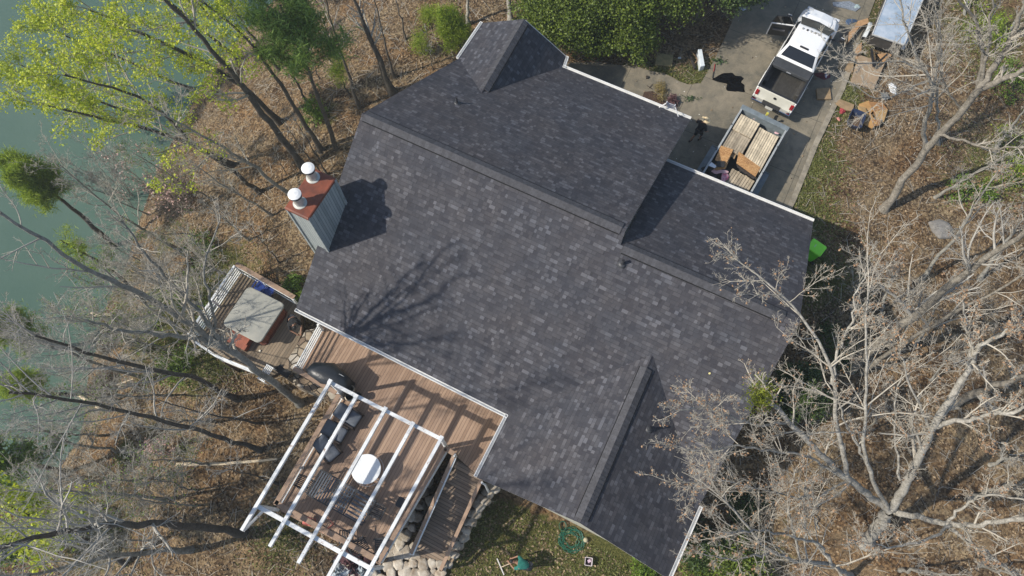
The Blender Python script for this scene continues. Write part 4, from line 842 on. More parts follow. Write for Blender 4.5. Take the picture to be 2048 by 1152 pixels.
tb(MB().box((1.77, 0, 1.43), (.52, 1.86, .05)).box((1.52, 0, 1.36), (.05, 1.78, .16)), 'folded_bed_cover', M('charcoal vinyl', (.045, .048, .052), .7, .2, 4), bevel=.02)
tb(MB().box((1.49, .05, 1.36), (.012, .22, .05)), 'cover_label', M('grey label', (.4, .42, .45), .5, .1))
tb(MB().box((2.68, 0, 1.955), (.10, .42, .05)), 'brake_light', BLK, bevel=.02)
for y in (-.58, -.30, -.10, .10, .28, .50): tb(MB().tube([(3.78 - abs(y) * .12, y, 1.915), (3.78 - abs(y) * .12, y, 1.985)], [.06, .045], 10), 'cab_light', BLK if y == .28 else M('clear lens', (.32, .33, .33), .2, .1))
tb(MB().box((-.14, 0, .62), (.24, 1.98, .22)), 'rear_bumper', CHROME, bevel=.05); tb(MB().box((-.16, 0, .745), (.24, .9, .02)), 'bumper_step', BLK)
tb(MB().box((-.265, .03, .63), (.012, .36, .18)), 'licence_plate', M('plate', (.6, .6, .56), .4, .1))
tb(MB().box((6.10, 0, .62), (.20, 1.86, .26)), 'front_bumper', CHROME, bevel=.06); tb(MB().box((6.04, 0, .92), (.10, .86, .24)), 'grille', CHROME, bevel=.03)
# driver's door, hinged at the front, swung wide open
hx, hy = 4.33, .96; da = R(-90 - 78 + 12); dr_ = MB(); dd_ = Vector((math.cos(R(112)), math.sin(R(112)), 0)); nn = Vector((-dd_.y, dd_.x, 0)); h0 = Vector((hx, hy, 0)); dl = 1.12
dpts = lambda o_, zz: h0 + dd_ * o_ + EZv * zz if False else h0 + dd_ * o_ + Vector((0, 0, zz))
dr_.bar(dpts(0, .90), dpts(dl, .90), .10, .84); dobj = tb(dr_, 'open_door', PAINT, bevel=.03)
tb(MB().bar(dpts(.03, .90) + nn * .06, dpts(dl - .05, .90) + nn * .06, .05, .76), 'door_trim', BLK, dobj, bevel=.02)
tb(MB().tube([dpts(.05, 1.32), dpts(.30, 1.82), dpts(dl - .12, 1.80), dpts(dl - .02, 1.32)], .025, 6), 'window_frame', BLK, dobj)
m = MB().add([dpts(.08, 1.33), dpts(.31, 1.80), dpts(dl - .13, 1.78), dpts(dl - .05, 1.33)] + [dpts(.08, 1.33) + nn * .01, dpts(.31, 1.80) + nn * .01, dpts(dl - .13, 1.78) + nn * .01, dpts(dl - .05, 1.33) + nn * .01], [(0, 1, 2, 3), (7, 6, 5, 4)]); tb(m, 'door_glass', TGLASS, dobj)
tb(MB().bar(dpts(.35, .95) + nn * .12, dpts(.95, 1.0) + nn * .12, .08, .06), 'armrest', M('grey trim', (.10, .10, .11), .5, .2), dobj)
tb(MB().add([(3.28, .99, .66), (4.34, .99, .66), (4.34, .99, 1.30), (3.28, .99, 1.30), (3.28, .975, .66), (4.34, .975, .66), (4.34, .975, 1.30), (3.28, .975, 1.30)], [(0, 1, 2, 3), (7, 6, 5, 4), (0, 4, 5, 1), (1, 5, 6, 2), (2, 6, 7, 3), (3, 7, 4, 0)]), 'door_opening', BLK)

# ================================================================ DUMP TRAILER WITH PALLETS
GREYM = M('grey painted steel', (.17, .20, .215), .55, .2, 4, .1); RAILG = M('worn steel rail', (.36, .38, .38), .55, .2, 5)
rz_ = 1.45; q1, q2 = P(1484, 214, rz_), P(1573, 263, rz_); q3 = P(1405, 345, rz_)
fx = q1 - q3; fx /= np.linalg.norm(fx); tang = math.atan2(fx[1], fx[0]); fl_ = np.array([-fx[1], fx[0], 0]); tw2 = float((q1 - q2) @ fl_)
TRL = 4.5; torg = (q1 + q2) / 2; base = torg - fx * TRL / 2
trl = thing('utility_trailer', (base[0], base[1], .05), 'grey dump trailer hitched to the truck and loaded with wooden pallets and boards', 'trailer', tang)
def tt_(m, n, mt, par=None, **k): return m.build(n, mt, par or trl, world=False, **k)
hw = tw2 / 2; tt_(MB().box((0, 0, .62), (TRL, tw2 - .1, .10)), 'trailer_bed', M('dirty bed steel', (.03, .03, .032), .8, .4, 3))
for s_ in (-1, 1):
    tt_(MB().box((0, s_ * (hw - .04), 1.02), (TRL, .05, .74)), 'side_wall', GREYM); tt_(MB().box((0, s_ * (hw - .04), 1.41), (TRL, .09, .05)), 'top_rail', RAILG, bevel=.01)
    fd = tt_(MB().box((-.95, s_ * (hw + .17), .80), (1.75, .30, .05)).box((-.05, s_ * (hw + .17), .66), (.05, .30, .30), ry=.4).box((-1.85, s_ * (hw + .17), .66), (.05, .30, .30), ry=-.4), 'fender', GREYM, bevel=.01)
    for x in (-.5, -1.4):
        wo = tt_(MB().tube([(x, s_ * (hw + .03), .36), (x, s_ * (hw + .28), .36)], .35, 20), 'wheel', RUB); tt_(MB().tube([(x, s_ * (hw + .285), .36), (x, s_ * (hw + .24), .36)], .18, 12), 'rim', RAILG, wo)
    for x in (-1.5, -.4, .7, 1.7): tt_(MB().box((x, s_ * (hw - .0), 1.02), (.06, .05, .74)), 'stake', GREYM)
    tt_(MB().box((1.1, s_ * (hw - .0), 1.45), (.05, .06, .04)).box((-.6, s_ * (hw - .0), 1.45), (.05, .06, .04)), 'tie_hook', BLK)
tt_(MB().box((TRL / 2 - .02, 0, 1.02), (.05, tw2 - .08, .74)), 'front_wall', GREYM); tt_(MB().box((TRL / 2 + .07, 0, 1.42), (.28, tw2 + .08, .06)).box((TRL / 2 + .2, 0, 1.36), (.03, tw2 + .08, .12)), 'tarp_box', GREYM, bevel=.015)
tt_(MB().box((-TRL / 2 + .02, 0, 1.02), (.05, tw2 - .08, .74)), 'tailgate', GREYM)
tt_(MB().bar((TRL / 2, -.5, .55), (TRL / 2 + 1.0, 0, .55), .08, .10).bar((TRL / 2, .5, .55), (TRL / 2 + 1.0, 0, .55), .08, .10).bar((TRL / 2 + .9, 0, .55), (TRL / 2 + 1.25, 0, .55), .09, .09), 'tongue', GREYM)
tt_(MB().tube([(TRL / 2 + .75, .0, .3), (TRL / 2 + .75, .0, .95)], .05, 8).box((TRL / 2 + .75, 0, .97), (.12, .12, .05)), 'jack', M('yellow paint', (.55, .50, .08), .5, .2))
WP = [planks('pale pallet wood', (.30, .235, .155), (.56, .47, .34), .115, 1, .85, (.05, .035, .02)), planks('weathered pallet wood', (.19, .145, .095), (.40, .325, .225), .115, 1, .85, (.04, .03, .02))]
PWm = [M('pale pallet board', (.55, .465, .33), .85, .25, 3, .3, island=.16), M('grey pallet board', (.36, .30, .215), .85, .25, 3, .3, island=.2)]
def l2w(x, y, z): m = pmat(trl); return np.array(m @ Vector((x, y, z)))
def pallet(x, y, z, L_, W_, n, mt, label, rz=0, tilt=0, layers=1):
    c = l2w(x, y, z); t_ = thing('wooden_pallet', c, label, 'pallet', tang + rz, 'wooden pallets stacked in the trailer'); t_.rotation_euler = (0, tilt, tang + rz); top, bl, bt = MB(), MB(), MB(); pr = random.Random(int(x * 100 + y * 17))
    for i in range(n): yy = -W_ / 2 + W_ * (i + .5) / n; e_ = pr.uniform(-.03, .03); top.box((e_, yy, .125), (L_ - .04, W_ / n * .84, .02), rz=pr.uniform(-.008, .008))
    for xx in (-L_ / 2 + .06, 0, L_ / 2 - .06): bl.box((xx, 0, .065), (.09, W_, .09))
    for yy in np.linspace(-W_ / 2 + .06, W_ / 2 - .06, 5): bt.box((0, yy, .01), (L_, .09, .02))
    top.build('deck_boards', mt, t_, world=False); bl.build('stringer', PWm[1], t_, world=False); bt.build('bottom_boards', PWm[1], t_, world=False)
hy2 = hw - .12
pallet(1.45, hy2 / 2 + .02, 1.22, 1.05, hy2 * .93, 8, PWm[0], 'pale wooden pallet at the front left corner of the trailer', 0)
pallet(.35, hy2 / 2 + .03, 1.2, 1.12, hy2 * .95, 9, PWm[1], 'greyer wooden pallet behind the front left one in the trailer', 0)
pallet(.55, -hy2 / 2, 1.26, 2.35, hy2 * .92, 9, PWm[0], 'long pale pallet along the right side of the trailer with a rust stain', .02)
pallet(-1.55, -hy2 * .42, 1.02, 1.2, hy2 * 1.1, 9, PWm[1], 'weathered grey pallet at the rear right of the trailer', -.04)
pallet(1.0, hy2 / 2, .98, 1.9, hy2 * .95, 8, PWm[1], 'lower pallet underneath the front left pallets in the trailer', 0)
def osb():
    m, t, b, N, L = nt('orange strand board'); tc = N.new('ShaderNodeTexCoord').outputs['Object']; v = N.new('ShaderNodeTexVoronoi'); v.inputs['Scale'].default_value = 26; L.new(tc, v.inputs['Vector'])
    wn = N.new('ShaderNodeTexWhiteNoise'); L.new(v.outputs['Color'], wn.inputs['Vector']); f = math_(N, L, 'ADD', math_(N, L, 'MULTIPLY', wn.outputs[0], .5), math_(N, L, 'MULTIPLY', noise(N, L, tc, 2.2, 4), .55))
    L.new(ramp(N, L, f, [(.2, (.26, .12, .045)), (.55, (.46, .25, .095)), (.9, (.60, .37, .17))]), b.inputs['Base Color']); b.inputs['Roughness'].default_value = .8; return m
OSB = osb(); PLY = M('old plywood', (.36, .25, .14), .85, .3, 2.5, .2, col2=(.20, .14, .075)); CARD = M('cardboard', (.40, .24, .12), .85, .2, 4)
def board(px, z, label, mt=OSB, th=.03, name='wood_board', cat='board', group=None, tilts=None, par=None):
    pts = [P(x, y, z + (tilts[i] if tilts else 0)) for i, (x, y) in enumerate(px)]
    o = MB().slab(pts, th).build(name, mt, par, bevel=.004, seg=1)
    c = sum(pts) / len(pts); o.data.transform(Matrix.Translation([-float(v) for v in c])); o.location = [float(v) for v in c]
    return tag(o, label, cat, group)
bx = lambda *q: q
board([(1442, 291), (1467, 299), (1452, 328), (1430, 320)], 1.47, 'orange strand board in the trailer beside the long pale pallet, nearest its left wall')
board([(1467, 299), (1452, 336), (1434, 341), (1424, 334), (1442, 320), (1455, 305)], 1.40, 'narrow orange strand board leaning across the left side of the trailer')
board([(1478, 303), (1522, 334), (1511, 353), (1473, 326)], 1.44, 'rectangular orange strand board with a burnt edge behind the long pallet', tilts=[.0, .0, .1, .05])
board([(1473, 327), (1511, 354), (1507, 358), (1475, 334)], 1.42, 'thin black board under the edge of the orange strand board', M('charred edge', (.04, .03, .025), .9, .2))
board([(1434, 322), (1450, 322), (1449, 334), (1432, 333)], 1.55, 'small square black board lying on the orange strand board', M('black panel', (.02, .02, .022), .7, .2))
board([(1423, 324), (1434, 332), (1430, 336), (1417, 331)], 1.55, 'small white panel beside the black square board in the trailer', M('white panel', (.66, .70, .74), .5, .1))
board([(1466, 303), (1475, 303), (1469, 318), (1462, 312)], 1.27, 'short brown plank between the strand boards in the trailer', PLY)
def clump(name, c, s, mt, label, cat, seed, squash=.5, sz=(1, 1), n=(9, 14), rough=.25, group=None, par=None):
    """crumpled cloth / bag: noisy dome with folds"""
    r = np.random.default_rng(seed); na, nb = n; vs = [(0, 0, s * squash)]; ph = r.uniform(0, 6.28, 4)
    for a in range(1, na + 1):
        for b in range(nb):
            th_ = 6.2832 * b / nb; k = 1 + .28 * math.sin(2 * th_ + ph[0]) + .2 * math.sin(3 * th_ + ph[1]) + .1 * math.sin(5 * th_ + ph[2])
            rr_ = s * a / na * k * (1 + rough * .3 * r.normal()); vs.append((math.cos(th_) * rr_ * sz[0], math.sin(th_) * rr_ * sz[1], s * squash * (1 - (a / na) ** 2) * (1 + rough * r.normal() * .8) if a < na else 0))
    fs = [(0, 1 + b, 1 + (b + 1) % nb) for b in range(nb)] + [(1 + (a - 1) * nb + b, 1 + a * nb + b, 1 + a * nb + (b + 1) % nb, 1 + (a - 1) * nb + (b + 1) % nb) for a in range(1, na) for b in range(nb)]
    o = MB().add(vs, fs).build(name, mt, None); o.location = [float(v) for v in c]; sb_ = o.modifiers.new('s', 'SUBSURF'); sb_.levels = 1; sb_.render_levels = 1
    return tag(o, label, cat, group)
clump('black_bag', P(1424, 345, 1.0), .42, M('black plastic bag', (.012, .012, .016), .3, .3, 6), 'black plastic rubbish bag in the rear left corner of the trailer', 'bag', 1)
clump('cloth', P(1438, 343, 1.3), .24, M('pink white cloth', (.62, .40, .42), .8, .2, 5), 'pale pink crumpled cloth by the white panel in the trailer', 'cloth', 2, .35, (1.4, .7))
clump('cloth', P(1449, 355, 1.25), .25, M('hot pink cloth', (.58, .04, .13), .7, .3, 9, col2=(.7, .55, .6)), 'bright pink and white cloth beside the rear pallet in the trailer', 'cloth', 3, .35, (.7, 1.3))
clump('grey_bag', P(1505, 245, 1.13), .12, M('grey bag', (.12, .125, .13), .8, .2), 'small dark grey bag on the front left pallet', 'bag', 4, .5)
clump('cloth', P(1508, 235, 1.2), .085, MATS['pink white cloth'], 'tiny pink glove lying on the front left pallet', 'glove', 5, .4)
clump('cloth', P(1553, 266, 1.2), .08, MATS['pink white cloth'], 'tiny pink rag at the front right corner of the trailer', 'rag', 6, .3, (1.5, .8))

# ================================================================ THINGS ON THE DRIVEWAY
clump('black_tarp', P(1464, 164, .055), .70, M('black cloth', (.003, .003, .004), 1.0, .3, 5, spec=.05), 'crumpled black tarp on the concrete left of the truck', 'tarp', 7, .22, (1.15, .75), (10, 26), .5)
b_ = clump('duffel_bag', P(1645, 152, .05), .30, M('dark red fabric', (.16, .012, .03), .7, .4, 9, col2=(.02, .015, .02)), 'dark red bag on the concrete at the right of the truck', 'bag', 8, .7, (1.2, .8))
clump('cloth', P(1652, 150, .3), .12, M('pale grey cloth', (.45, .43, .5), .8, .2), 'pale grey cloth draped over the dark red bag', 'cloth', 9, .4, (.7, 1.4))
clump('jeans', P(1701, 43, .055), .28, M('blue denim', (.045, .085, .16), .85, .3, 8), 'crumpled blue jeans on the concrete near the silver trailer', 'clothes', 10, .3, (1.2, .7))
board([(1665, 4), (1700, 2), (1722, 14), (1712, 22), (1690, 16), (1668, 12)], .10, 'grey blanket spread at the top edge of the driveway', M('grey blanket', (.20, .23, .27), .9, .4, 9), .06, 'blanket', 'blanket')
clump('bag', P(1713, 14, .06), .2, M('pale plastic', (.36, .45, .45), .5, .3, 7), 'pale translucent plastic bag beside the grey blanket', 'bag', 11, .4)
clump('bag', P(1486, 18, .06), .16, M('blue white plastic', (.42, .47, .62), .5, .3, 7), 'pale blue plastic bag by the evergreen shrubs at the driveway edge', 'bag', 12, .4)
fx_ = lambda pts, z=.09: [(x, y) for x, y in pts]
board([(1633, 177), (1660, 175), (1663, 198), (1635, 198)], .16, 'square tan foam board flat on the concrete right of the truck', PLY, .10)
board([(1681, 118), (1708, 122), (1706, 144), (1678, 136)], .16, 'square tan foam board partly under twigs by the plywood sheet', PLY, .10)
board([(1718, 109), (1770, 126), (1748, 178), (1701, 164)], .22, 'large sheet of weathered plywood beside the silver trailer', M('large plywood', (.38, .28, .185), .85, .25, 2, .2, col2=(.25, .18, .11)), .05)
board([(1672, 206), (1680, 198), (1709, 209), (1705, 222), (1690, 220)], .16, 'tan strand board at the edge of the grass above the dark tub', PLY, .08)
piles = [([(1718, 208), (1737, 201), (1752, 214), (1741, 228), (1720, 226)], 'upper left'), ([(1737, 203), (1765, 205), (1776, 219), (1752, 232)], 'upper right'), ([(1752, 222), (1776, 218), (1768, 243), (1753, 239)], 'right'), ([(1725, 232), (1740, 225), (1755, 246), (1744, 257), (1726, 247)], 'lower'), ([(1743, 240), (1763, 238), (1758, 251), (1748, 252)], 'lowest right'), ([(1716, 212), (1730, 214), (1738, 232), (1722, 236)], 'left')]
for i, (q, w_) in enumerate(piles): board(q, .10 + i * .045, f'{w_} piece in the heap of torn orange strand boards on the grass', M('torn strand board' + ('', ' dark', ' pale')[i % 3], ((.46, .27, .10), (.34, .18, .07), (.52, .35, .16))[i % 3], .85, .3, 3, .3, col2=((.30, .165, .06), (.20, .10, .04), (.36, .22, .09))[i % 3]), .035, group='torn strand boards heaped on the grass', tilts=[.05 * ((i + j) % 3) for j in range(len(q))])
# timber pieces near the silver trailer
for i, (q, lb) in enumerate((([(1690, 74), (1716, 44), (1722, 50), (1698, 82)], 'long brown board standing on edge near the silver trailer'), ([(1716, 42), (1736, 36), (1738, 46), (1722, 52)], 'short brown offcut on top of the long brown board'), ([(1712, 96), (1724, 84), (1722, 122), (1712, 116)], 'narrow tan board between the driveway and the plywood'), ([(1755, 108), (1786, 104), (1776, 126), (1768, 124)], 'tan board just below the silver trailer'))): board(q, .35 if i < 2 else .12, lb, CARD, .30 if i < 2 else .05)
# navy tub (wheelbarrow tray)
wb = thing('wheelbarrow', P(1703, 250, .05), 'dark navy wheelbarrow with a deep plastic tray on the grass by the torn boards', 'wheelbarrow', R(62))
rr2 = lambda k, z, e=0: [(x * k, y * (k), z) for x, y in rrect(1.0 + e, .72 + e, .16)]
NAVY = M('navy plastic', (.022, .034, .075), .35, .2, 5)
MB().loft([rr2(.72, .22), rr2(1.0, .55), rr2(1.06, .56), rr2(1.06, .60), rr2(.97, .60), rr2(.69, .26)]).build('tray', NAVY, wb, world=False)
MB().loft([rr2(.69, .262), rr2(.70, .30)]).build('tray_dirt', M('brown dirt', (.12, .08, .05), .95, .4, 9), wb, world=False)
for s_ in (-1, 1): MB().tube([(.55, s_ * .1, .22), (-.2, s_ * .28, .26), (-.95, s_ * .32, .5)], .02, 6).build('handle', M('worn timber handle', (.24, .17, .10), .8, .2), wb, world=False); MB().tube([(-.35, s_ * .26, .3), (-.42, s_ * .26, 0)], .02, 6).build('leg', BLK, wb, world=False)
MB().tube([(.58, -.05, .19), (.58, .05, .19)], .19, 18).build('wheel', RUB, wb, world=False)
clump('red_bucket', P(1685, 222, .08), .17, M('red rag', (.30, .03, .04), .7, .4, 9), 'crumpled red rag between the tan board and the dark tub', 'rag', 14, .6, (1.2, .9))
clump('paper_cup', P(1677, 238, .08), .10, M('pinkish litter', (.50, .22, .18), .8, .3, 9), 'small pinkish scrap of litter left of the navy wheelbarrow', 'litter', 15, .5)
clump('white_sack', P(1785, 178, .1), .27, M('white sack', (.62, .65, .68), .5, .2, 5), 'crumpled white sack in the brush right of the plywood sheet', 'sack', 16, .8, (.75, 1.2))
board([(1762, 186), (1774, 184), (1780, 196), (1768, 200)], .15, 'flat grey square tile beside the white sack', M('grey tile', (.15, .165, .17), .7, .2), .05)
# silver topped trailer at the edge of the frame
zt_ = 1.35; st_px = [(1744.5, 69), (1808, 90), (1858, -30), (1792, -52)]; sp4 = [P(x, y, zt_) for x, y in st_px]
sv = thing('cargo_trailer', sum(sp4) / 4 * [1, 1, 0] + EZ * .03, 'long trailer with a flat silver sheet metal top at the upper right', 'trailer')
def silver():
    m, t, b, N, L = nt('dull silver sheet'); tc = N.new('ShaderNodeTexCoord').outputs['Object']
    L.new(ramp(N, L, noise(N, L, tc, 1.1, 5, .7), [(.35, (.32, .42, .52)), (.65, (.56, .62, .68))]), b.inputs['Base Color']); b.inputs['Metallic'].default_value = .25; b.inputs['Roughness'].default_value = .5; return m
MB().slab(sp4, .06).build('metal_top', silver(), sv); c4 = sum(sp4) / 4
inn = [c4 + (p - c4) * .96 for p in sp4]; MB().slab([p - EZ * .065 for p in inn], .70).build('trailer_box', M('dark box side', (.05, .045, .04), .7, .3), sv)
rim = MB()
for i in range(4): rim.bar(sp4[i] + EZ * .01, sp4[(i + 1) % 4] + EZ * .01, .05, .05)
rim.build('edge_trim', M('white edge', (.5, .5, .48), .5, .2), sv)
ux = (sp4[1] - sp4[0]); ux /= np.linalg.norm(ux); uy = (sp4[3] - sp4[0]); uy /= np.linalg.norm(uy)
for s_, o_ in ((-1, sp4[0]), (1, sp4[1])):
    c = o_ + uy * 1.0 + ux * s_ * .16; fe = MB().tube([np.array([c[0], c[1], 0]) + uy * (-.5 + .1 * i) + EZ * (.55 + .25 * math.sin(math.pi * i / 10)) for i in range(11)], .12, 6); fe.build('fender', M('pale fender', (.52, .55, .56), .4, .15), sv)
    MB().tube([np.array([c[0], c[1], .38]) - ux * s_ * .1, np.array([c[0], c[1], .38]) + ux * s_ * .12], .34, 18).build('wheel', RUB, sv)
MB().bar(sp4[0] * [1, 1, 0] + EZ * .45 + ux * .4, (sp4[0] + sp4[1]) / 2 * [1, 1, 0] - uy * 1.1 + EZ * .45, .09, .09).bar(sp4[1] * [1, 1, 0] + EZ * .45 - ux * .4, (sp4[0] + sp4[1]) / 2 * [1, 1, 0] - uy * 1.1 + EZ * .45, .09, .09).build('tongue', BLK, sv)
# left verge: white box, plywood, charred logs
wbx = thing('white_box', P(1403, 118, .02), 'tall narrow white box lying by the grass verge', 'box', 0)
pB = [P(x, y, .42) for x, y in ((1396, 98), (1404, 98), (1410, 131), (1401, 133))]; MB().slab(pB, .40).build('box_body', M('white enamel', (.68, .74, .78), .4, .06), wbx, bevel=.02)
board([(1314, 106), (1347, 110), (1344, 132), (1310, 129)], .16, 'mossy plywood square on the ground below the evergreen shrubs', M('mossy plywood', (.38, .29, .14), .85, .3, 4, .2, col2=(.17, .16, .07)), .09)
for i, (p, q, lb) in enumerate((((1377, 103), (1390, 138), 'thick charred log lying left of the white box'), ((1384, 104), (1394, 118), 'thin tan stick beside the charred log'), ((1388, 128), (1398, 117), 'short brown stick crossing toward the white box'))):
    a, b2_ = P(*p, .14), P(*q, .14); o = MB().tube([a, (a + b2_) / 2 + EZ * .02, b2_], [.09, .08, .07] if i == 0 else [.025] * 3, 8).build('log', M('charred wood', (.025, .02, .017), .9, .4, 8, .5) if i == 0 else M('tan stick', (.30, .19, .10), .8, .2)); tag(o, lb, 'log' if i == 0 else 'stick')
tag(MB().tube([P(1356, 116, .08) + EZ * 0, P(1362, 116, .08)], .05, 8).build('litter', M('pale litter', (.55, .6, .6), .5, .1)), 'tiny pale bottle next to the mossy plywood square', 'bottle')
# rake with a red handle, leafy sprigs
rk = thing('garden_rake', P(1426, 142, .06), 'rake with a red and black handle and green leaves at its head on the concrete', 'rake')
a, b2_ = P(1430, 128, .09), P(1425, 156, .09); MB().tube([a, a * .45 + b2_ * .55], .018, 6).build('red_handle', M('red paint', (.34, .03, .03), .5, .1), rk); MB().tube([a * .45 + b2_ * .55, b2_], .02, 6).build('grip', BLK, rk)
def sprig(px, py, z, n, s, label, seed, spread=.2, mt=None, par=None, name='leafy_sprig'):
    r = np.random.default_rng(seed); c = P(px, py, z); C = c + r.normal(size=(n, 3)) * [spread, spread * .5, .03]; C[:, 2] = np.abs(C[:, 2] - z) + z
    V_, F_ = quads(C, 1, s, .4, .5, seed); return tag(npmesh(name, V_, F_, mt or leafmat('sprig leaves', (.02, .045, .015), (.09, .15, .05), .2), par), label, None if par else 'sprig')
sprig(1437, 122, .1, 60, .07, None, 1, .22, par=rk, name='leaves')
sprig(1383, 197, .09, 60, .06, 'small green leafy sprig lying on the concrete left of the black tarp', 2, .2)
tag(MB().tube([P(1292, 155, .055), P(1296, 155, .058)], .10, 14).build('drain_cover', M('dark iron', (.03, .025, .02), .7, .3)), 'small dark round spot cover on the curved walkway', 'cover')
dl = MB(); 
for q in (((1298, 176), (1305, 168)), ((1294, 171), (1304, 178))): dl.tube([P(*q[0], .09), P(*q[1], .1)], .015, 5)
tag(dl.build('twigs', M('dark twig', (.05, .035, .025), .9, .2)), 'few dark twigs on the walkway beside the planting bed', 'twigs')
dr_ = np.random.default_rng(6); q = []
while len(q) < 70:
    x_, y_ = dr_.uniform(1270, 1720), dr_.uniform(0, 330)
    p = P(x_, y_, .056)
    if inpoly(p[0], p[1], DRIVE): q.append(p)
V_, F_ = quads(np.array(q), 1, .035, .1, .7, 4); tag(npmesh('debris', V_, F_, M('pale scraps', (.62, .6, .55), .8, .3, 3, island=.4)), 'tiny pale scraps and shingle crumbs scattered over the concrete', 'debris', kind='stuff')
# ladder leaning on the back eave
ld = thing('ladder', P(1345, 235, 0), 'aluminium ladder with white stabiliser arms leaning on the rear gutter', 'ladder')
ez = V['N2'][2]; top = bplane(1337, 222) + EZ * .75 ; L1, L2 = P(1334, 204, ez + .75), P(1350, 210, ez + .75); foot = (L1 + L2) / 2 + E2 * 1.75; foot[2] = .06
ux = (L2 - L1); lwid = np.linalg.norm(ux); ux /= lwid; dn = (foot - (L1 + L2) / 2)
AL = M('aluminium', (.55, .56, .58), .4, .1, metal=.5)
for s_ in (-.5, .5): MB().bar((L1 + L2) / 2 + ux * s_ * .4, foot + ux * s_ * .42, .04, .09).build('rail', AL, ld)
for k in range(12): c = (L1 + L2) / 2 + dn * (k + .4) / 12; MB().bar(c - ux * .2, c + ux * .2, .035, .035).build('rung', AL, ld)
for s_, q in ((-1, (1318, 216)), (1, (1356, 234))): e = bplane(*q) + EZ * .06; c = (L1 + L2) / 2 + dn * .06 + ux * s_ * .2; MB().tube([c, e], .028, 6).build('stabiliser_arm', M('white arm', (.7, .7, .7), .4, .05), ld)
# lime green wheelie bin next to the wing wall
bn_ = thing('wheelie_bin', P(1630, 500, .0), 'lime green wheelie bin with a closed lid beside the house wall', 'wheelie bin', PHI + R(0))
zb = 1.05; bp = [P(x, y, zb) for x, y in ((1625, 472), (1657, 494), (1642, 514), (1612, 498))]; bc = sum(bp) / 4; LIME = M('lime plastic', (.16, .72, .03), .35, .1, 3)
bw, bd = .60, .72; bn_.location = (bc[0], bc[1], 0); an = math.atan2(*( (bp[1] - bp[2])[[1, 0]])); bn_.rotation_euler = (0, 0, an)
rb = lambda kx, ky, z: [(x * kx, y * ky, z) for x, y in rrect(bw, bd, .07)]
MB().loft([rb(.78, .74, .08), rb(1, .96, .98)]).build('bin_body', LIME, bn_, world=False); MB().loft([rb(1.05, 1.03, .98), rb(1.07, 1.04, 1.02), rb(1.0, .98, 1.06), rb(.8, .8, 1.075)]).build('lid', M('lime lid', (.30, .92, .06), .35, .06, 3), bn_, world=False)
MB().box((0, .1, 1.078), (.16, .05, .012)).build('lid_mark', M('pale mark', (.5, .75, .35), .5, .1), bn_, world=False); MB().tube([(-.2, -.40, .95), (.2, -.40, .95)], .02, 8).build('handle', BLK, bn_, world=False)
for s_ in (-1, 1): MB().tube([(s_ * .2, -.33, .1), (s_ * .26, -.33, .1)], .1, 14).build('wheel', RUB, bn_, world=False)
# garden things on the lower lawn
hs = thing('garden_hose', G(1140, 1076), 'coiled green garden hose on the lawn by the gable wall', 'hose'); pts = []; hr = random.Random(3); hc = G(1143, 1080)
for i in range(260): a = i * .21; r_ = .42 + .13 * math.sin(i * .083) + .05 * math.sin(i * .9); pts.append(hc + np.array([math.cos(a) * r_ * 1.05 + .05 * math.sin(i * .05), math.sin(a) * r_ * .95, .04 + .03 * (i % 30) / 30]))
MB().tube(pts, .014, 5).build('hose_coil', M('green hose', (.015, .11, .07), .4, .2), hs)
hc2 = G(1125, 1052); MB().tube([hc2 + np.array([math.cos(i * .3) * .16, math.sin(i * .3) * .2, .05 + .002 * i]) for i in range(60)], .014, 5).tube([hc2, G(1122, 1068) + EZ * .04, G(1128, 1085) + EZ * .04], .014, 5).build('hose_end', MATS['green hose'], hs)
tag(MB().tube([G(1171, 1080) + EZ * z for z in (0, .06, .16, .2)], [.05, .11, .1, .03], 14).build('stone_ball', M('pale stone', (.40, .36, .24), .8, .2), smooth=True), 'small pale round stone on the lawn right of the hose', 'stone')
pq = thing('square_planter', G(1176, 1123), 'small square white planter with dark soil on the lawn', 'planter', R(-8))
m = MB(); o_ = [(x, y) for x, y in rrect(.34, .36, .04)]; m.loft([[(x * .8, y * .8, 0) for x, y in o_], [(x, y, .28) for x, y in o_], [(x * .85, y * .85, .28) for x, y in o_], [(x * .8, y * .8, .12) for x, y in o_]]); m.build('planter_box', M('off white plastic', (.62, .56, .58), .5, .1), pq, world=False)
MB().box((0, 0, .15), (.24, .26, .04)).build('soil', M('dark soil', (.03, .02, .03), .9, .3), pq, world=False); MB().box((.03, .03, .2), (.14, .12, .05), rz=.5).build('pale_liner', M('lilac paper', (.55, .42, .5), .7, .2), pq, world=False)
gs = G(1882, 458); o = MB(); rock(o, gs + EZ * .02, 1.15, np.random.default_rng(2), .4); tag(o.build('boulder', M('grey rock', (.20, .19, .175), .9, .3, 4, .6), bevel=.05), 'grey boulder among brown leaves in the woods on the right', 'boulder')
sy = bplane; p = fplane(1419, 747); tag(MB().tube([p + EZ * .01, p + EZ * .05], [.045, .035], 10).build('sponge', M('pale yellow', (.62, .55, .25), .8, .2)), 'tiny pale yellow round object lying on the front roof slope', 'litter')
# fallen pale log on the left slope
for i, (q, lb, r_) in enumerate((([(355, 929), (440, 928), (520, 922), (556, 918)], 'long pale fallen branch on the leaves left of the pergola', .09), ([(184, 628), (205, 632), (226, 630)], 'pale driftwood log at the water edge, upper of the two', .16), ([(150, 785), (180, 803), (205, 820)], 'pale driftwood log at the water edge, lower of the two', .12), ([(235, 770), (268, 758)], 'short broken pale branch above the leaf slope', .05))):
    pts = [G(*a) + EZ * r_ * .9 for a in q]; tag(MB().tube(pts, [r_ * (1 - .45 * j / (len(pts) - 1)) for j in range(len(pts))], 8).build('fallen_log', M('bleached wood', (.56, .46, .32), .8, .2, 6)), lb, 'log')
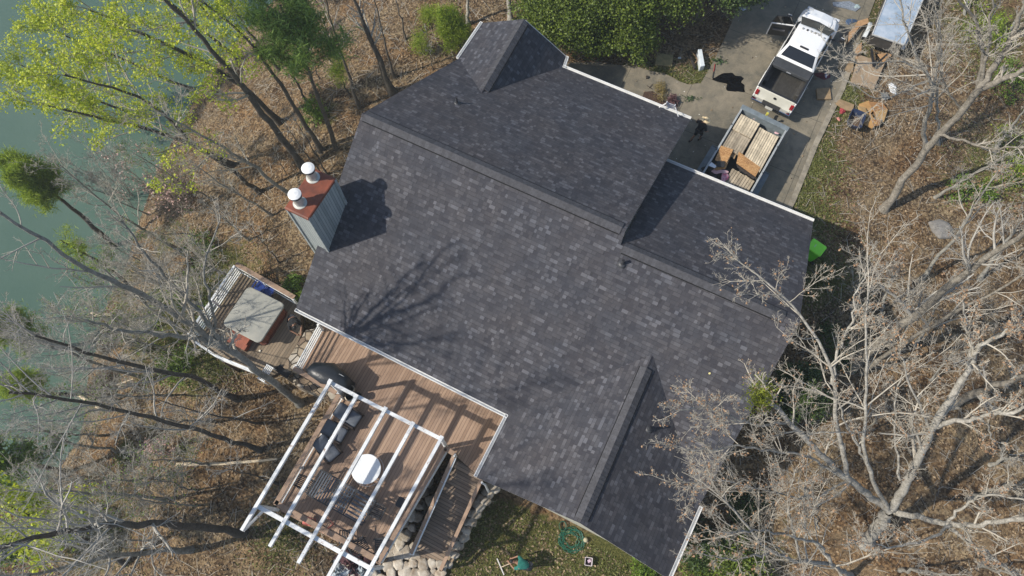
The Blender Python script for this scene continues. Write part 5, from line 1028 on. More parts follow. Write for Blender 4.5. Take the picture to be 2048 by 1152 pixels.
# ================================================================ TREES
def tubes(PT, RD, n):
    """PT (N,K,3), RD (N,K) -> verts, quads"""
    N_, K, _ = PT.shape
    T = np.empty_like(PT); T[:, 1:-1] = PT[:, 2:] - PT[:, :-2]; T[:, 0] = PT[:, 1] - PT[:, 0]; T[:, -1] = PT[:, -1] - PT[:, -2]
    T /= np.linalg.norm(T, axis=2, keepdims=True) + 1e-9
    ref = np.array([.31, .52, .1]); X = np.cross(T, ref); X /= np.linalg.norm(X, axis=2, keepdims=True) + 1e-9; Y = np.cross(X, T)
    a = np.arange(n) * 2 * np.pi / n
    V_ = PT[:, :, None] + (X[:, :, None] * np.cos(a)[None, None, :, None] + Y[:, :, None] * np.sin(a)[None, None, :, None]) * RD[:, :, None, None]
    i = np.arange(N_)[:, None, None] * K * n; k = np.arange(K - 1)[None, :, None] * n; j = np.arange(n)[None, None, :]; j2 = (j + 1) % n
    F_ = np.stack([i + k + j, i + k + j2, i + k + n + j2, i + k + n + j], -1).reshape(-1, 4)
    return V_.reshape(-1, 3), F_
def resample(pts, K, wig=0, rng_=None):
    pts = np.array(pts, float); d = np.r_[0, np.cumsum(np.linalg.norm(np.diff(pts, axis=0), axis=1))]; t = np.linspace(0, d[-1], K)
    o = np.stack([np.interp(t, d, pts[:, i]) for i in range(3)], 1)
    for _ in range(2): o[1:-1] = .25 * o[:-2] + .5 * o[1:-1] + .25 * o[2:]
    if wig: o[1:-1] += rng_.normal(size=(K - 2, 3)) * wig * [1, 1, .4]
    return o
def kids(PT, RD, n, t0, t1, ang, ratio, K, curl, up, rr, r_, tip=.35, rmin=.006, bias=None, lfix=None):
    N_, Kp, _ = PT.shape; t = r_.uniform(t0, t1, (N_, n)); f = t * (Kp - 1); i = np.minimum(f.astype(int), Kp - 2); w = (f - i)[..., None]
    ar = np.arange(N_)[:, None]; A_ = PT[ar, i]; B_ = PT[ar, i + 1]; p = A_ * (1 - w) + B_ * w; T = B_ - A_; T /= np.linalg.norm(T, axis=2, keepdims=True) + 1e-9
    rad = RD[ar, i] * (1 - w[..., 0]) + RD[ar, i + 1] * w[..., 0]
    q = r_.normal(size=T.shape); q -= (q * T).sum(2, keepdims=True) * T; q /= np.linalg.norm(q, axis=2, keepdims=True) + 1e-9
    an = np.radians(r_.uniform(ang[0], ang[1], (N_, n)))[..., None]; d = T * np.cos(an) + q * np.sin(an); d[..., 2] += up; 
    if bias is not None: d = d + np.array(bias)
    d /= np.linalg.norm(d, axis=2, keepdims=True)
    L = np.linalg.norm(np.diff(PT, axis=1), axis=2).sum(1)[:, None] * ratio * (1.15 - .6 * t) * r_.uniform(.6, 1.2, (N_, n))
    if lfix is not None: L = lfix * r_.uniform(.6, 1.3, (N_, n))
    d = d.reshape(-1, 3); L = L.reshape(-1); p = p.reshape(-1, 3); M_ = len(p); out = np.empty((M_, K, 3)); out[:, 0] = p; c = r_.normal(size=(M_, 3)) * curl * .6
    for k in range(1, K):
        d = d + c / K * 2 + r_.normal(size=(M_, 3)) * curl; d[:, 2] += up * .35; d /= np.linalg.norm(d, axis=1, keepdims=True); out[:, k] = out[:, k - 1] + d * (L / (K - 1))[:, None]
    r0 = np.maximum(np.minimum(rad.reshape(-1) * .8, rad.reshape(-1) * rr * r_.uniform(.7, 1.2, M_)), rmin)
    R_ = r0[:, None] * np.linspace(1, tip, K)[None]; R_ = np.maximum(R_, rmin * .6)
    return out, R_
def barkmat(name, c1, c2, sc=3.0):
    if name in MATS: return MATS[name]
    m, t, b, N, L = nt(name); p = pos(N); f = math_(N, L, 'ADD', math_(N, L, 'MULTIPLY', noise(N, L, p, sc, 5, .75), .5), math_(N, L, 'MULTIPLY', noise(N, L, p, 11, 5, .8, .4), .55))
    L.new(ramp(N, L, f, [(.38, c1), (.66, c2)]), b.inputs['Base Color']); b.inputs['Roughness'].default_value = .9; b.inputs['Specular IOR Level'].default_value = .2
    bn = N.new('ShaderNodeBump'); bn.inputs['Strength'].default_value = .9; bn.inputs['Distance'].default_value = .03; L.new(noise(N, L, p, 12, 4, .7), bn.inputs['Height']); L.new(bn.outputs[0], b.inputs['Normal'])
    MATS[name] = m; return m
BK_L = barkmat('pale grey bark', (.12, .11, .09), (.50, .475, .42), 4.5); BK_D = barkmat('dark brown bark', (.038, .032, .028), (.135, .12, .10)); BK_G = barkmat('grey bark', (.12, .115, .10), (.36, .345, .30))
BK_M = barkmat('mottled grey brown bark', (.085, .075, .06), (.33, .30, .25), 4.5)
TW_L = M('pale twigs', (.49, .45, .375), .85, .25, 3, col2=(.31, .28, .23)); TW_G = M('grey twigs', (.44, .42, .37), .85, .25, 3, col2=(.26, .24, .21)); TW_D = M('brown twigs', (.20, .165, .13), .85, .3, 3)
YG = leafmat('young yellow green leaves', (.20, .31, .025), (.66, .70, .05), .42); BUD = leafmat('tan buds', (.16, .085, .04), (.42, .27, .16), .15, .8)
EV1 = leafmat('evergreen leaves', (.022, .05, .012), (.21, .28, .03), .3, .55); EV2 = leafmat('dark evergreen leaves', (.012, .03, .010), (.085, .135, .025), .2, .55); PN = leafmat('pine needles', (.11, .19, .02), (.42, .52, .05), .5, .6); PN2 = leafmat('dark pine needles', (.07, .14, .03), (.26, .38, .08), .5, .6)
PINK = leafmat('pale pink blossom', (.45, .25, .20), (.75, .55, .50), .3, .7); GREENY = leafmat('fresh green leaves', (.06, .12, .015), (.22, .33, .04), .35)
def finish(name, label, cat, base, parts, group=None):
    t = thing(name, base, label, cat, 0, group)
    for nm, V_, F_, mt, sm in parts: npmesh(nm, V_, F_, mt, t, smooth=sm)
    return t
def merge(lst):
    Vs, Fs, k = [], [], 0
    for v, f in lst: Vs.append(v); Fs.append(f + k); k += len(v)
    return np.vstack(Vs), np.vstack(Fs)
def tree_from_limbs(name, label, cat, base, limbs, seed, bark, twig, lv=(9, 7, 6), lens=(.38, .42, .45), leaf=None, leafn=0, leafs=.07, leafspread=.14, up=.10, group=None, t0=.3, rmin=.0056, curl=.13, bias=None, tipleaf=1.0, fat=1.0):
    """limbs: list of (points, r0, r1, grow): drawn trunk / limbs that carry procedurally grown branches"""
    r_ = np.random.default_rng(seed); tr_, cr = [], []; chains = []
    for l in limbs:
        pts, r0, r1 = l[:3]; K = max(6, min(22, len(pts) * 4)); pt = resample(pts, K, .035 if len(pts) < 9 else .02, r_)
        r0, r1 = r0 * .8 * fat, r1 * .8 * fat; rd = np.linspace(r0, r1, K) * (1 + .06 * np.sin(np.arange(K) * 2.1)); 
        if l is limbs[0]: rd[0] *= 1.55; rd[1] *= 1.1
        tr_.append(tubes(pt[None], rd[None], 10)); 
        if len(l) < 4 or l[3]: chains.append((pt, rd, l[3] if len(l) > 3 else 1.0, l[4] if len(l) > 4 else t0))
    allt = []
    for pt, rd, g, tt in chains:
        n1 = max(2, int(round(lv[0] * g))); p1, r1 = kids(pt[None], rd[None], n1, tt, 1, (32, 62), lens[0], 8, curl * .8, up, .5, r_, rmin=rmin * 1.6, bias=bias)
        cont = kids(pt[None], rd[None], 2, .97, 1, (5, 28), lens[0], 8, curl * .8, up, .8, r_, rmin=rmin * 1.6)
        p1 = np.concatenate([p1, cont[0]]); r1 = np.concatenate([r1, cont[1]])
        p2, r2 = kids(p1, r1, lv[1], .18, 1, (28, 58), lens[1], 6, curl, up, .55, r_, rmin=rmin * 1.25, bias=bias)
        p3, r3 = kids(p2, r2, lv[2], .15, 1, (25, 60), lens[2], 5, curl * 1.1, up * .7, .6, r_, rmin=rmin)
        cr += [tubes(p1, r1, 5), tubes(p2, r2, 4), tubes(p3, r3, 3)]; tips = [p2[:, -1], p3[:, -1], p3[:, 2]]
        if len(lv) > 3: p4, r4 = kids(p3, r3, lv[3], .2, 1, (25, 60), lens[3], 4, curl * 1.2, up * .4, .7, r_, rmin=rmin * .8); cr.append(tubes(p4, r4, 3)); tips.append(p4[:, -1])
        allt.append(np.vstack(tips))
    parts = [('trunk', *merge(tr_), bark, True), ('branches', *merge(cr), twig, False)]
    if leaf:
        T = np.vstack(allt); T = T[r_.random(len(T)) < tipleaf]; C = np.repeat(T, leafn, 0) + r_.normal(size=(len(T) * leafn, 3)) * leafspread
        V_, F_ = quads(C, 1, leafs, .8, .7, seed + 9); parts.append(('leaves', V_, F_, leaf, False))
    return finish(name, label, cat, base, parts, group)
def trunk_tree(bpx, h, tpx=None, r=.2, seed=1, label='', name='bare_tree', cat='tree', bark=None, twig=None, mid=(), **k):
    """base at photo pixel bpx on the ground, top at height h under pixel tpx (or straight up)"""
    b = G(*bpx); b = b - EZ * .1
    if tpx:                                                         # height that makes the stem stand about upright
        nad = np.array([1024, 576 + FPX * math.tan(R(TILT))]); h = max(1.5, (CAM_H - b[2]) * (1 - np.linalg.norm(np.array(bpx) - nad) / np.linalg.norm(np.array(tpx) - nad)) * 1.03)
    z1 = b[2] + h; top = P(*tpx, z1) if tpx else np.array([b[0], b[1], z1]); pts = [b]
    for (px, py, fr) in mid: pts.append(P(px, py, b[2] + h * fr))
    if not mid: m_ = b + (top - b) * .5; pts.append(m_ + np.random.default_rng(seed).normal(size=3) * [.18, .18, 0] * h / 12)
    pts.append(top); return tree_from_limbs(name, label, cat, b, [(pts, r, r * .28)], seed, bark or BK_G, twig or TW_G, **k)
BIG = dict(lv=(16, 7, 6, 4), lens=(.28, .42, .45, .5)); MED = dict(lv=(14, 7, 6, 3), lens=(.32, .42, .45, .5)); SML = dict(lv=(8, 5, 3), lens=(.28, .4, .45))
G1 = 'bare trees on the slope left of the house'; G2 = 'spring trees leafing out at the upper left'; G3 = 'thin bare trunks behind the house'; G4 = 'bare trees on the right side'
# ---- left slope, bare
b1 = G(600, 808) - EZ * .1
lim = [([b1, P(555, 772, b1[2] + 2.85), P(500, 728, b1[2] + 5.52), P(444, 692, b1[2] + 7.65)], .21, .16, .3, .7),
       ([P(444, 692, b1[2] + 7.65), P(365, 637, b1[2] + 10.15), P(295, 595, b1[2] + 11.93), P(222, 560, b1[2] + 13.53), P(156, 529, b1[2] + 14.77), P(70, 470, b1[2] + 16.20), P(0, 425, b1[2] + 17.18)], .17, .05, 1.3),
       ([P(450, 697, b1[2] + 7.48), P(390, 676, b1[2] + 9.17), P(312, 668, b1[2] + 11.21), P(243, 661, b1[2] + 12.64), P(173, 640, b1[2] + 14.06)], .13, .04, 1.2),
       ([P(440, 688, b1[2] + 7.83), P(417, 644, b1[2] + 9.35), P(347, 571, b1[2] + 11.39), P(298, 515, b1[2] + 12.82), P(243, 442, b1[2] + 14.42)], .12, .035, 1.2),
       ([P(430, 680, b1[2] + 8.01), P(425, 600, b1[2] + 10.68), P(400, 540, b1[2] + 12.10), P(440, 440, b1[2] + 13.35)], .08, .03, .9)]
tree_from_limbs('bare_tree', 'tall grey bare tree rooted beside the stone wall and leaning over the hot tub deck', 'tree', b1, lim, 11, BK_G, TW_L, lv=(9, 7, 5, 3), lens=(.30, .42, .45, .5), group=G1, t0=.15)
trunk_tree((521, 901), 16.5, (20, 785), .14, 12, 'bare tree with a long dark trunk rooted midway down the left edge of the pergola', bark=BK_D, mid=((400, 862, .32), (286, 830, .56), (150, 800, .8)), group=G1, **BIG)
trunk_tree((486, 1064), 17, (-20, 1100), .22, 13, 'thick dark trunked tree rooted at the tail of the first pergola rafter', bark=BK_D, mid=((350, 1050, .36), (208, 1047, .65), (100, 1070, .84)), group=G1, t0=.45, **BIG)
trunk_tree((475, 798), 15, (69, 671), .16, 14, 'bare tree with a dark leaning trunk just below the hot tub deck', bark=BK_D, mid=((378, 752, .35), (240, 726, .63)), group=G1, **MED)
trunk_tree((524, 846), 7, (319, 800), .07, 15, 'thin dark sapling left of the pergola between two larger trunks', bark=BK_D, group=G1, **SML)
trunk_tree((555, 967), 5, (455, 938), .07, 16, 'short leaning sapling beside the lower left pergola rafter', bark=BK_D, group=G1, **SML)
trunk_tree((392, 981), 5.5, (288, 953), .05, 17, 'very thin sapling below the long pale fallen branch', bark=BK_D, group=G1, **SML)
trunk_tree((382, 1099), 12, (60, 1150), .16, 18, 'grey bare tree near the bottom edge left of the pergola', mid=((240, 1108, .5),), group=G1, **MED)
trunk_tree((139, 948), 10, (-60, 900), .18, 19, 'dark trunked tree at the lower left shore with a fresh green crown', name='spring_tree', bark=BK_D, leaf=GREENY, leafn=3, leafs=.075, leafspread=.2, tipleaf=.6, group=G1, **MED)
trunk_tree((250, 1130), 13, (10, 1010), .13, 20, 'spring tree with yellow green leaves at the bottom left corner', name='spring_tree', bark=BK_D, leaf=YG, leafn=3, leafs=.07, leafspread=.2, tipleaf=.5, group=G1, mid=((140, 1060, .5),), **MED)
trunk_tree((95, 1090), 9, (-40, 1110), .12, 21, 'low spring tree with pale green leaves at the left edge', name='spring_tree', bark=BK_D, leaf=GREENY, leafn=3, leafs=.07, leafspread=.2, tipleaf=.5, group=G1, **MED)
trunk_tree((430, 700), 12, (210, 540), .10, 22, 'slender pale bare tree beyond the corner of the hot tub deck', mid=((330, 640, .5),), twig=TW_L, group=G1, **MED)
trunk_tree((360, 500), 11, (120, 330), .10, 23, 'slim bare tree between the pink blossoming shrub and the hot tub deck', mid=((250, 440, .5),), twig=TW_L, group=G1, **MED)
trunk_tree((300, 760), 11, (20, 640), .12, 24, 'grey bare tree at the water edge left of the hot tub deck', mid=((170, 720, .5),), twig=TW_L, group=G1, **MED)
trunk_tree((385, 520), 6, (300, 470), .06, 25, 'small bare tree among green undergrowth above the hot tub', twig=TW_L, group=G1, **MED)
trunk_tree((250, 900), 10, (60, 850), .10, 26, 'slim bare tree over the leaf slope at the lower left', group=G1, twig=TW_L, **MED)
trunk_tree((330, 1000), 13, (40, 980), .10, 27, 'slim bare tree between two dark trunks at the lower left', group=G1, twig=TW_L, **MED)
# bare grey shrubs at the shore
def shrub_bare(px, py, h, n, r, seed, label, twig=TW_G, lv=(5, 5, 4), name='bare_shrub', **k):
    b = G(px, py); r_ = np.random.default_rng(seed); lim = []
    for i in range(n): a = r_.uniform(0, 6.28); d = r_.uniform(.25, .75) * h * .55; lim.append(([b + [math.cos(a) * .12, math.sin(a) * .12, -.1], b + np.array([math.cos(a) * d * .4, math.sin(a) * d * .4, h * .5]), b + np.array([math.cos(a) * d, math.sin(a) * d, h * r_.uniform(.75, 1)])], r, r * .4))
    return tree_from_limbs(name, label, 'shrub', b, lim, seed, TW_D if twig is TW_D else BK_G, twig, lv=lv, lens=(.5, .5, .5), t0=.2, rmin=.008, **k)
shrub_bare(265, 400, 5, 9, .035, 31, 'wide bare grey shrub on the shore above the pink blossoms', TW_G)
shrub_bare(300, 700, 4, 9, .035, 32, 'tangled bare grey shrub on the shore left of the hot tub')
shrub_bare(240, 800, 4, 9, .035, 33, 'tangled bare shrub near the lower driftwood log')
shrub_bare(330, 570, 4, 8, .03, 34, 'bare brush among green undergrowth by the shore')
shrub_bare(375, 425, 4.5, 10, .035, 35, 'dark shrub with pale pink blossoms left of the chimney', TW_D, leaf=PINK, leafn=1, leafs=.055, leafspread=.06, tipleaf=.25, name='blossoming_shrub')
shrub_bare(340, 905, 1.2, 5, .02, 36, 'small pink flowering bush on the leaf slope', TW_D, leaf=PINK, leafn=1, leafs=.045, leafspread=.05, tipleaf=.4, name='blossoming_shrub')
shrub_bare(640, 10, 4, 8, .03, 37, 'shrub with faint pink blossoms near the top edge left of the trunks', TW_D, leaf=PINK, leafn=1, leafs=.05, leafspread=.06, tipleaf=.2, name='blossoming_shrub')
shrub_bare(150, 960, 3, 8, .03, 38, 'bare brush at the lower left water line')
def bush(px, py, h, rad, n, mt, seed, label, size=.07, lumps=7, name='leafy_shrub', cat='shrub', z0=None, asp=.65, core=True, squash=1.0, group=None):
    """evergreen / leafy shrub: leaf clumps in shells of several lumps on short stems"""
    b = G(px, py); r_ = np.random.default_rng(seed); cs = []; Cs = []
    for i in range(lumps):
        a = r_.uniform(0, 6.28); d = rad * math.sqrt(r_.uniform(0, .7)); hr = rad * r_.uniform(.28, .55); c = b + np.array([math.cos(a) * d, math.sin(a) * d * squash, h * (1 - .55 * (d / rad) ** 2) - hr * .8]); c[2] = max(c[2], b[2] + hr * .4); cs.append((c, hr))
    for c, hr in cs:
        k = int(n * hr ** 2 / sum(q[1] ** 2 for q in cs)); kc = max(6, k // 26); u = r_.normal(size=(kc, 3)); u /= np.linalg.norm(u, axis=1)[:, None]; u[:, 2] = np.where(u[:, 2] < -.3, -u[:, 2], u[:, 2])
        cc_ = c + u * hr * r_.uniform(.55, 1.12, (kc, 1)); Cs.append(np.repeat(cc_, 26, 0) + r_.normal(size=(kc * 26, 3)) * .13 * (hr / .8 + .4))
    C = np.vstack(Cs); V_, F_ = quads(C, 1, size, .8, asp, seed); st = []
    for c, hr in cs: st.append(tubes(resample([b - EZ * .1, (b + c) / 2 + r_.normal(size=3) * .1, c + EZ * hr * .3], 6)[None], np.linspace(.05, .02, 6)[None], 6))
    return finish(name, label, cat, b, [('stems', *merge(st), TW_D, True), ('leaves', V_, F_, mt, False)], group)
# green undergrowth on the left slope
for i, (px, py, h, rad, n, lb) in enumerate(((400, 520, 1.1, 1.5, 2600, 'light green undergrowth bush above the hot tub deck'), (300, 640, .9, 1.8, 2600, 'green undergrowth bush on the slope left of the hot tub'), (350, 730, .9, 1.6, 2200, 'green undergrowth bush below the hot tub deck corner'), (360, 585, .7, 1.3, 1600, 'low green bush halfway between shore and hot tub'), (430, 650, .6, 1.0, 1200, 'low green bush touching the left rail of the hot tub deck'), (628, 235, .9, .8, 900, 'yellow green bush on the leaf slope above the chimney'), (500, 700, .6, .8, 600, 'small green vine bush at the lower hot tub rail'), (600, 575, .7, .7, 700, 'small green bush beside the roof edge below the chimney'))):
    bush(px, py, h, rad, n, GREENY, 50 + i, lb, .05, 9, 'undergrowth_bush', 'bush')
# ---- upper left: yellow green spring trees
SP = dict(name='spring_tree', leaf=YG, leafn=11, leafs=.054, leafspread=.14, bark=BK_D, twig=TW_L, group=G2)
trunk_tree((612, 340), 19, (280, -60), .23, 41, 'largest dark trunk behind the chimney carrying a yellow green crown', mid=((560, 268, .2), (525, 232, .32), (480, 165, .5), (420, 95, .68)), t0=.42, lv=(15, 7, 6, 2), lens=(.33, .42, .45, .5), tipleaf=0.14, **SP)
trunk_tree((562, 245), 18, (180, 20), .20, 42, 'spring tree with the second thick dark trunk up the slope from the chimney', mid=((490, 175, .35), (400, 120, .62)), t0=.35, lv=(15, 7, 6, 2), lens=(.33, .42, .45, .5), tipleaf=0.17, **SP)
trunk_tree((521, 385), 18, (130, 150), .15, 43, 'spring tree leaning over the lake with bright yellow green leaves', mid=((440, 322, .32), (382, 285, .5), (295, 195, .72)), t0=.35, lv=(15, 7, 6, 2), lens=(.35, .42, .45, .5), tipleaf=0.17, **SP)
trunk_tree((642, 302), 16, (400, 0), .16, 44, 'slender spring tree with dark trunk right of the thick ones', mid=((560, 165, .5), (500, 80, .75)), t0=.5, lv=(10, 6, 5), lens=(.30, .42, .45), tipleaf=0.22, **SP)
trunk_tree((470, 330), 16, (90, 210), .16, 45, 'spring tree nearest the water at the left with yellow leaves', mid=((330, 265, .45),), t0=.3, lv=(14, 7, 6, 2), lens=(.36, .42, .45, .5), tipleaf=0.16, **SP)
trunk_tree((480, 120), 14, (230, -80), .16, 46, 'spring tree with yellow green leaves at the top edge over the lake', mid=((370, 30, .5),), t0=.3, lv=(12, 7, 6), lens=(.36, .42, .45), tipleaf=0.31, **SP)
trunk_tree((390, 180), 13, (110, 60), .15, 47, 'spring tree with a broad bright crown above the water at the upper left', t0=.3, lv=(13, 7, 6), lens=(.38, .42, .45), tipleaf=0.37, **SP)
trunk_tree((560, 30), 11, (430, -60), .13, 48, 'spring tree at the top edge between lake and hillside', t0=.3, lv=(10, 6, 5), lens=(.36, .42, .45), tipleaf=0.31, **SP)
trunk_tree((585, 395), 15, (330, 230), .13, 49, 'bare pale limbed tree rooted just left of the chimney', mid=((520, 340, .3), (400, 270, .75)), twig=TW_L, group=G1, **MED)
trunk_tree((545, 430), 12, (390, 330), .08, 50, 'pale bare sapling below the flues on the left of the chimney', twig=TW_L, group=G1, **MED)
trunk_tree((560, 525), 5, (500, 450), .05, 51, 'thin leaning dead stem between chimney and hot tub deck', bark=BK_D, group=G1, **SML)
trunk_tree((300, 240), 13, (40, 130), .12, 301, 'spring tree over the lake whose leaves reach furthest left below the top', t0=.25, lv=(13, 7, 6), lens=(.42, .42, .45), tipleaf=0.34, **SP)
trunk_tree((440, 60), 12, (300, -110), .12, 302, 'spring tree cut by the top edge above the lake', t0=.25, lv=(11, 7, 6), lens=(.42, .42, .45), tipleaf=0.31, **SP)
trunk_tree((560, 140), 12, (440, -20), .12, 303, 'spring tree with a thin leaf veil at the right of the yellow crowns', t0=.4, lv=(11, 6, 5), lens=(.34, .42, .45), tipleaf=0.22, **SP)
THL = ['bare twiggy thicket tree nearest the pink blossoms on the hot tub side', 'thicket tree halfway between the pink shrub and the upper driftwood', 'thicket tree overhanging the upper driftwood log', 'slim pale thicket tree whose twigs reach the left hot tub rail', 'thicket tree right at the water above the upper driftwood log', 'thicket tree rooted between the two driftwood logs', 'thicket tree over the bank right of the lower driftwood log', 'slim tree beside the small sapling left of the pergola post', 'thicket tree at the water line below the lower driftwood log', 'slim tree among the bare shrub above the pink blossoms', 'twiggy slim tree just right of the pink blossoming shrub', 'slim leaning tree midway between chimney and pink blossoms', 'slim thicket tree level with the lowest corner of the hot tub deck', 'slim tree on the leaves under the long pale fallen branch, nearer the lake', 'slim tree crossing the long pale fallen branch', 'slim pale tree standing over the top corner of the hot tub deck rails', 'slim tree just above the thick trunk at the pergola tails', 'slim tree at the bottom edge left of the pergola tails', 'slim tree by the brush at the lower left water line']
TH = random.Random(9); k_ = 0
for (x0, y0, dx, dy) in ((410, 470, -130, 0), (360, 560, -170, -50), (330, 620, -190, -40), (420, 620, -180, -70), (300, 660, -190, -30), (260, 720, -190, -20), (340, 790, -190, -20), (420, 840, -170, -10), (210, 870, -150, 0), (300, 430, -150, -60), (430, 400, -150, -80), (500, 480, -110, -60), (340, 700, -210, -40), (270, 960, -150, 20), (420, 930, -150, 10), (480, 560, -130, -80), (400, 1010, -160, 0), (300, 1080, -160, 10), (180, 1010, -120, 10)):
    k_ += 1; trunk_tree((x0, y0), 8, (x0 + dx + TH.uniform(-30, 30), y0 + dy + TH.uniform(-25, 25)), TH.uniform(.05, .09), 400 + k_, THL[k_ - 1], bark=BK_G, twig=TW_L if k_ % 3 else TW_G, group='slim trees in the lake shore thicket', lv=(15, 8, 6, 3), lens=(.34, .45, .48, .5), t0=.15, rmin=.0056, **(dict(leaf=GREENY, leafn=2, leafs=.035, leafspread=.08, tipleaf=.06) if k_ % 2 else {}))
# ---- behind the house (top)
for i, (b, t, h, r, lb) in enumerate((((720, 216), (645, -20), 13, .11, 'bare thin tree touching the roof corner at the left end of the ridge'), ((786, 186), (700, -30), 13, .24, 'thick dark trunk by the rear roof slope below the upper gable'), ((790, 155), (742, -40), 11, .09, 'slender dark trunk just right of the thick rear trunk'), ((811, 82), (780, -40), 8, .07, 'thin dark trunk higher on the hillside left of the upper gable'), ((645, 212), (590, 60), 8, .06, 'thin dark trunk midway up the hillside left of the roof'), ((616, 205), (560, 100), 8, .09, 'curved dark trunk on the hillside above the chimney'), ((640, 160), (600, 60), 6, .04, 'thin sapling on the brown hillside'), ((730, 215), (700, 140), 5, .035, 'tiny sapling at the rear roof edge'), ((668, 112), (640, 30), 6, .05, 'thin stem below the pink blossoms at the top'), ((935, 50), (932, -60), 9, .14, 'grey trunk left of the upper gable peak'), ((1022, 46), (1014, -70), 10, .22, 'thick grey trunk right behind the upper gable peak'), ((1038, 30), (1036, -60), 7, .04, 'thin stem beside the thick grey trunk'), ((868, 140), (852, 60), 5, .035, 'thin stem at the rear roof edge near the gable valley'), ((575, 352), (548, 300), 4, .03, 'tiny dark stem directly above the flues'), ((655, 350), (590, 240), 7, .06, 'dark twin trunk just right of the flues'), ((648, 352), (570, 250), 7, .06, 'dark twin trunk just above the flues'))):
    big = r > .1
    trunk_tree(b, h, t, r, 60 + i, lb, bark=BK_D if i not in (9, 10) else BK_L, group=G3, t0=.45 if big else .4, rmin=.008, **(dict(lv=(9, 5, 4), lens=(.25, .4, .45)) if big else dict(lv=(6, 4, 3), lens=(.25, .4, .45))))
# ---- pines
def pine(bpx, h, tpx, r, seed, label, mt, t0=.55, lv=(24, 9), len0=.22, size=.16, ntuft=9, group='pines on the lake side'):
    b = G(*bpx) - EZ * .1; nad = np.array([1024, 576 + FPX * math.tan(R(TILT))]); h = max(1.2, (CAM_H - b[2]) * (1 - np.linalg.norm(np.array(bpx) - nad) / np.linalg.norm(np.array(tpx) - nad)))
    top = P(*tpx, b[2] + h); r_ = np.random.default_rng(seed); pt = resample([b, (b + top) / 2 + r_.normal(size=3) * [.2, .2, 0], top], 14, .03, r_); rd = np.linspace(r, r * .3, 14)
    p1, r1 = kids(pt[None], rd[None], lv[0], t0, 1, (55, 85), len0, 7, .1, .12, .35, r_, rmin=.014); p2, r2 = kids(p1, r1, lv[1], .35, 1, (30, 60), .45, 4, .12, .1, .5, r_, rmin=.009)
    C = np.vstack([p2[:, -1], p2[:, 2], p1[:, -1], p1[:, -2]]); k = int(ntuft * 1.3); C = np.repeat(C, k, 0) + r_.normal(size=(len(C) * k, 3)) * .16; d = r_.normal(size=C.shape) + [0, 0, .5]; d /= np.linalg.norm(d, axis=1)[:, None]
    w = np.cross(d, r_.normal(size=C.shape)); w /= np.linalg.norm(w, axis=1)[:, None]; s = size * r_.uniform(.7, 1.3, (len(C), 1)); V_ = np.stack([C - w * s * .08, C + w * s * .08, C + d * s * 1.4], 1).reshape(-1, 3)
    return finish('pine_tree', label, 'pine tree', b, [('trunk', *tubes(pt[None], rd[None], 8), BK_D, True), ('branches', *merge([tubes(p1, r1, 4), tubes(p2, r2, 3)]), BK_D, False), ('needles', V_, np.arange(len(V_)).reshape(-1, 3), mt, False)], group)
pine((235, 500), 13.5, (38, 335), .16, 81, 'round crowned green pine leaning out over the lake at the left edge', PN, .70, (36, 12), .20, .22, 14)
pine((285, 600), 11, (120, 480), .12, 82, 'thin pine with sparse green needles below the round crowned pine', PN, .6, (14, 7), .16)
pine((140, 700), 12, (-30, 640), .16, 83, 'pine with green needles at the left edge above the water', PN, .45, (34, 11), .22, .20, 11)
pine((150, 790), 10, (20, 770), .14, 84, 'lower pine with green needles at the left edge', PN, .45, (26, 10), .22, .18, 10)
pine((673, 299), 13, (560, 10), .13, 85, 'straight pine with a dark green crown behind the spring trees', PN2, .55, (38, 12), .30, .26, 9)
pine((700, 190), 6, (680, 110), .05, 86, 'small thin pine on the hillside above the ridge corner', PN, .3, (12, 6), .2, .14, 8)
pine((920, 95), 6.5, (890, 20), .08, 87, 'light green young pine left of the upper gable', PN, .15, (30, 9), .3, .17, 10)
pine((850, 110), 2.5, (845, 70), .03, 88, 'tiny pine seedling on the leaf slope left of the upper gable', PN, .15, (14, 6), .35, .12, 8)
pine((860, 45), 2.5, (858, 20), .03, 89, 'tiny pine seedling near the top edge left of the upper gable', PN, .15, (14, 6), .35, .12, 8)
# ---- evergreen shrubs at the top, between gable and driveway
for i, (px, py, h, rad, n, mt, lb) in enumerate(((1130, 60), (1215, 70), (1300, 40), (1385, 50), (1440, 30), (1120, -20), (1230, -40), (1350, -50), (1190, 105), (1450, -50), (1105, 85), (1250, 105))[j] + q for j, q in enumerate(((4.0, 2.0, 15000, EV1, 'dark evergreen shrub closest to the upper gable'), (4.6, 1.9, 15000, EV1, 'brightest yellow green evergreen shrub second from the gable'), (4.8, 2.0, 15000, EV1, 'evergreen shrub in the middle of the row above the mossy plywood'), (5.2, 1.9, 15000, EV2, 'dark glossy evergreen shrub above the charred log'), (5.0, 1.7, 13000, EV2, 'dark evergreen shrub overhanging the driveway edge'), (5, 2.0, 11000, EV1, 'evergreen shrub at the top edge nearest the gable'), (5.2, 2.1, 11000, EV1, 'evergreen shrub at the top edge in the middle'), (5.2, 2.1, 11000, EV2, 'dark evergreen shrub at the top edge near the driveway'), (2.2, 1.2, 5000, EV1, 'low evergreen shrub by the rear gutter corner'), (4.6, 1.6, 7000, EV2, 'dark evergreen shrub at the top edge beside the driveway'), (3.0, 1.5, 7000, EV1, 'evergreen shrub touching the right slope of the upper gable'), (2.6, 1.3, 6000, EV1, 'evergreen shrub at the front of the row above the curved walkway')))):
    bush(px, py, h, rad * 1.12, int(n * 2.1), mt, 100 + i, lb, .056, 13, 'evergreen_shrub', 'shrub', group='evergreen shrubs above the house')
bush(1565, 800, 3.0, 1.25, 8000, EV2, 120, 'dark evergreen shrub against the right wall under the bare branches', .06, 9, 'evergreen_shrub')
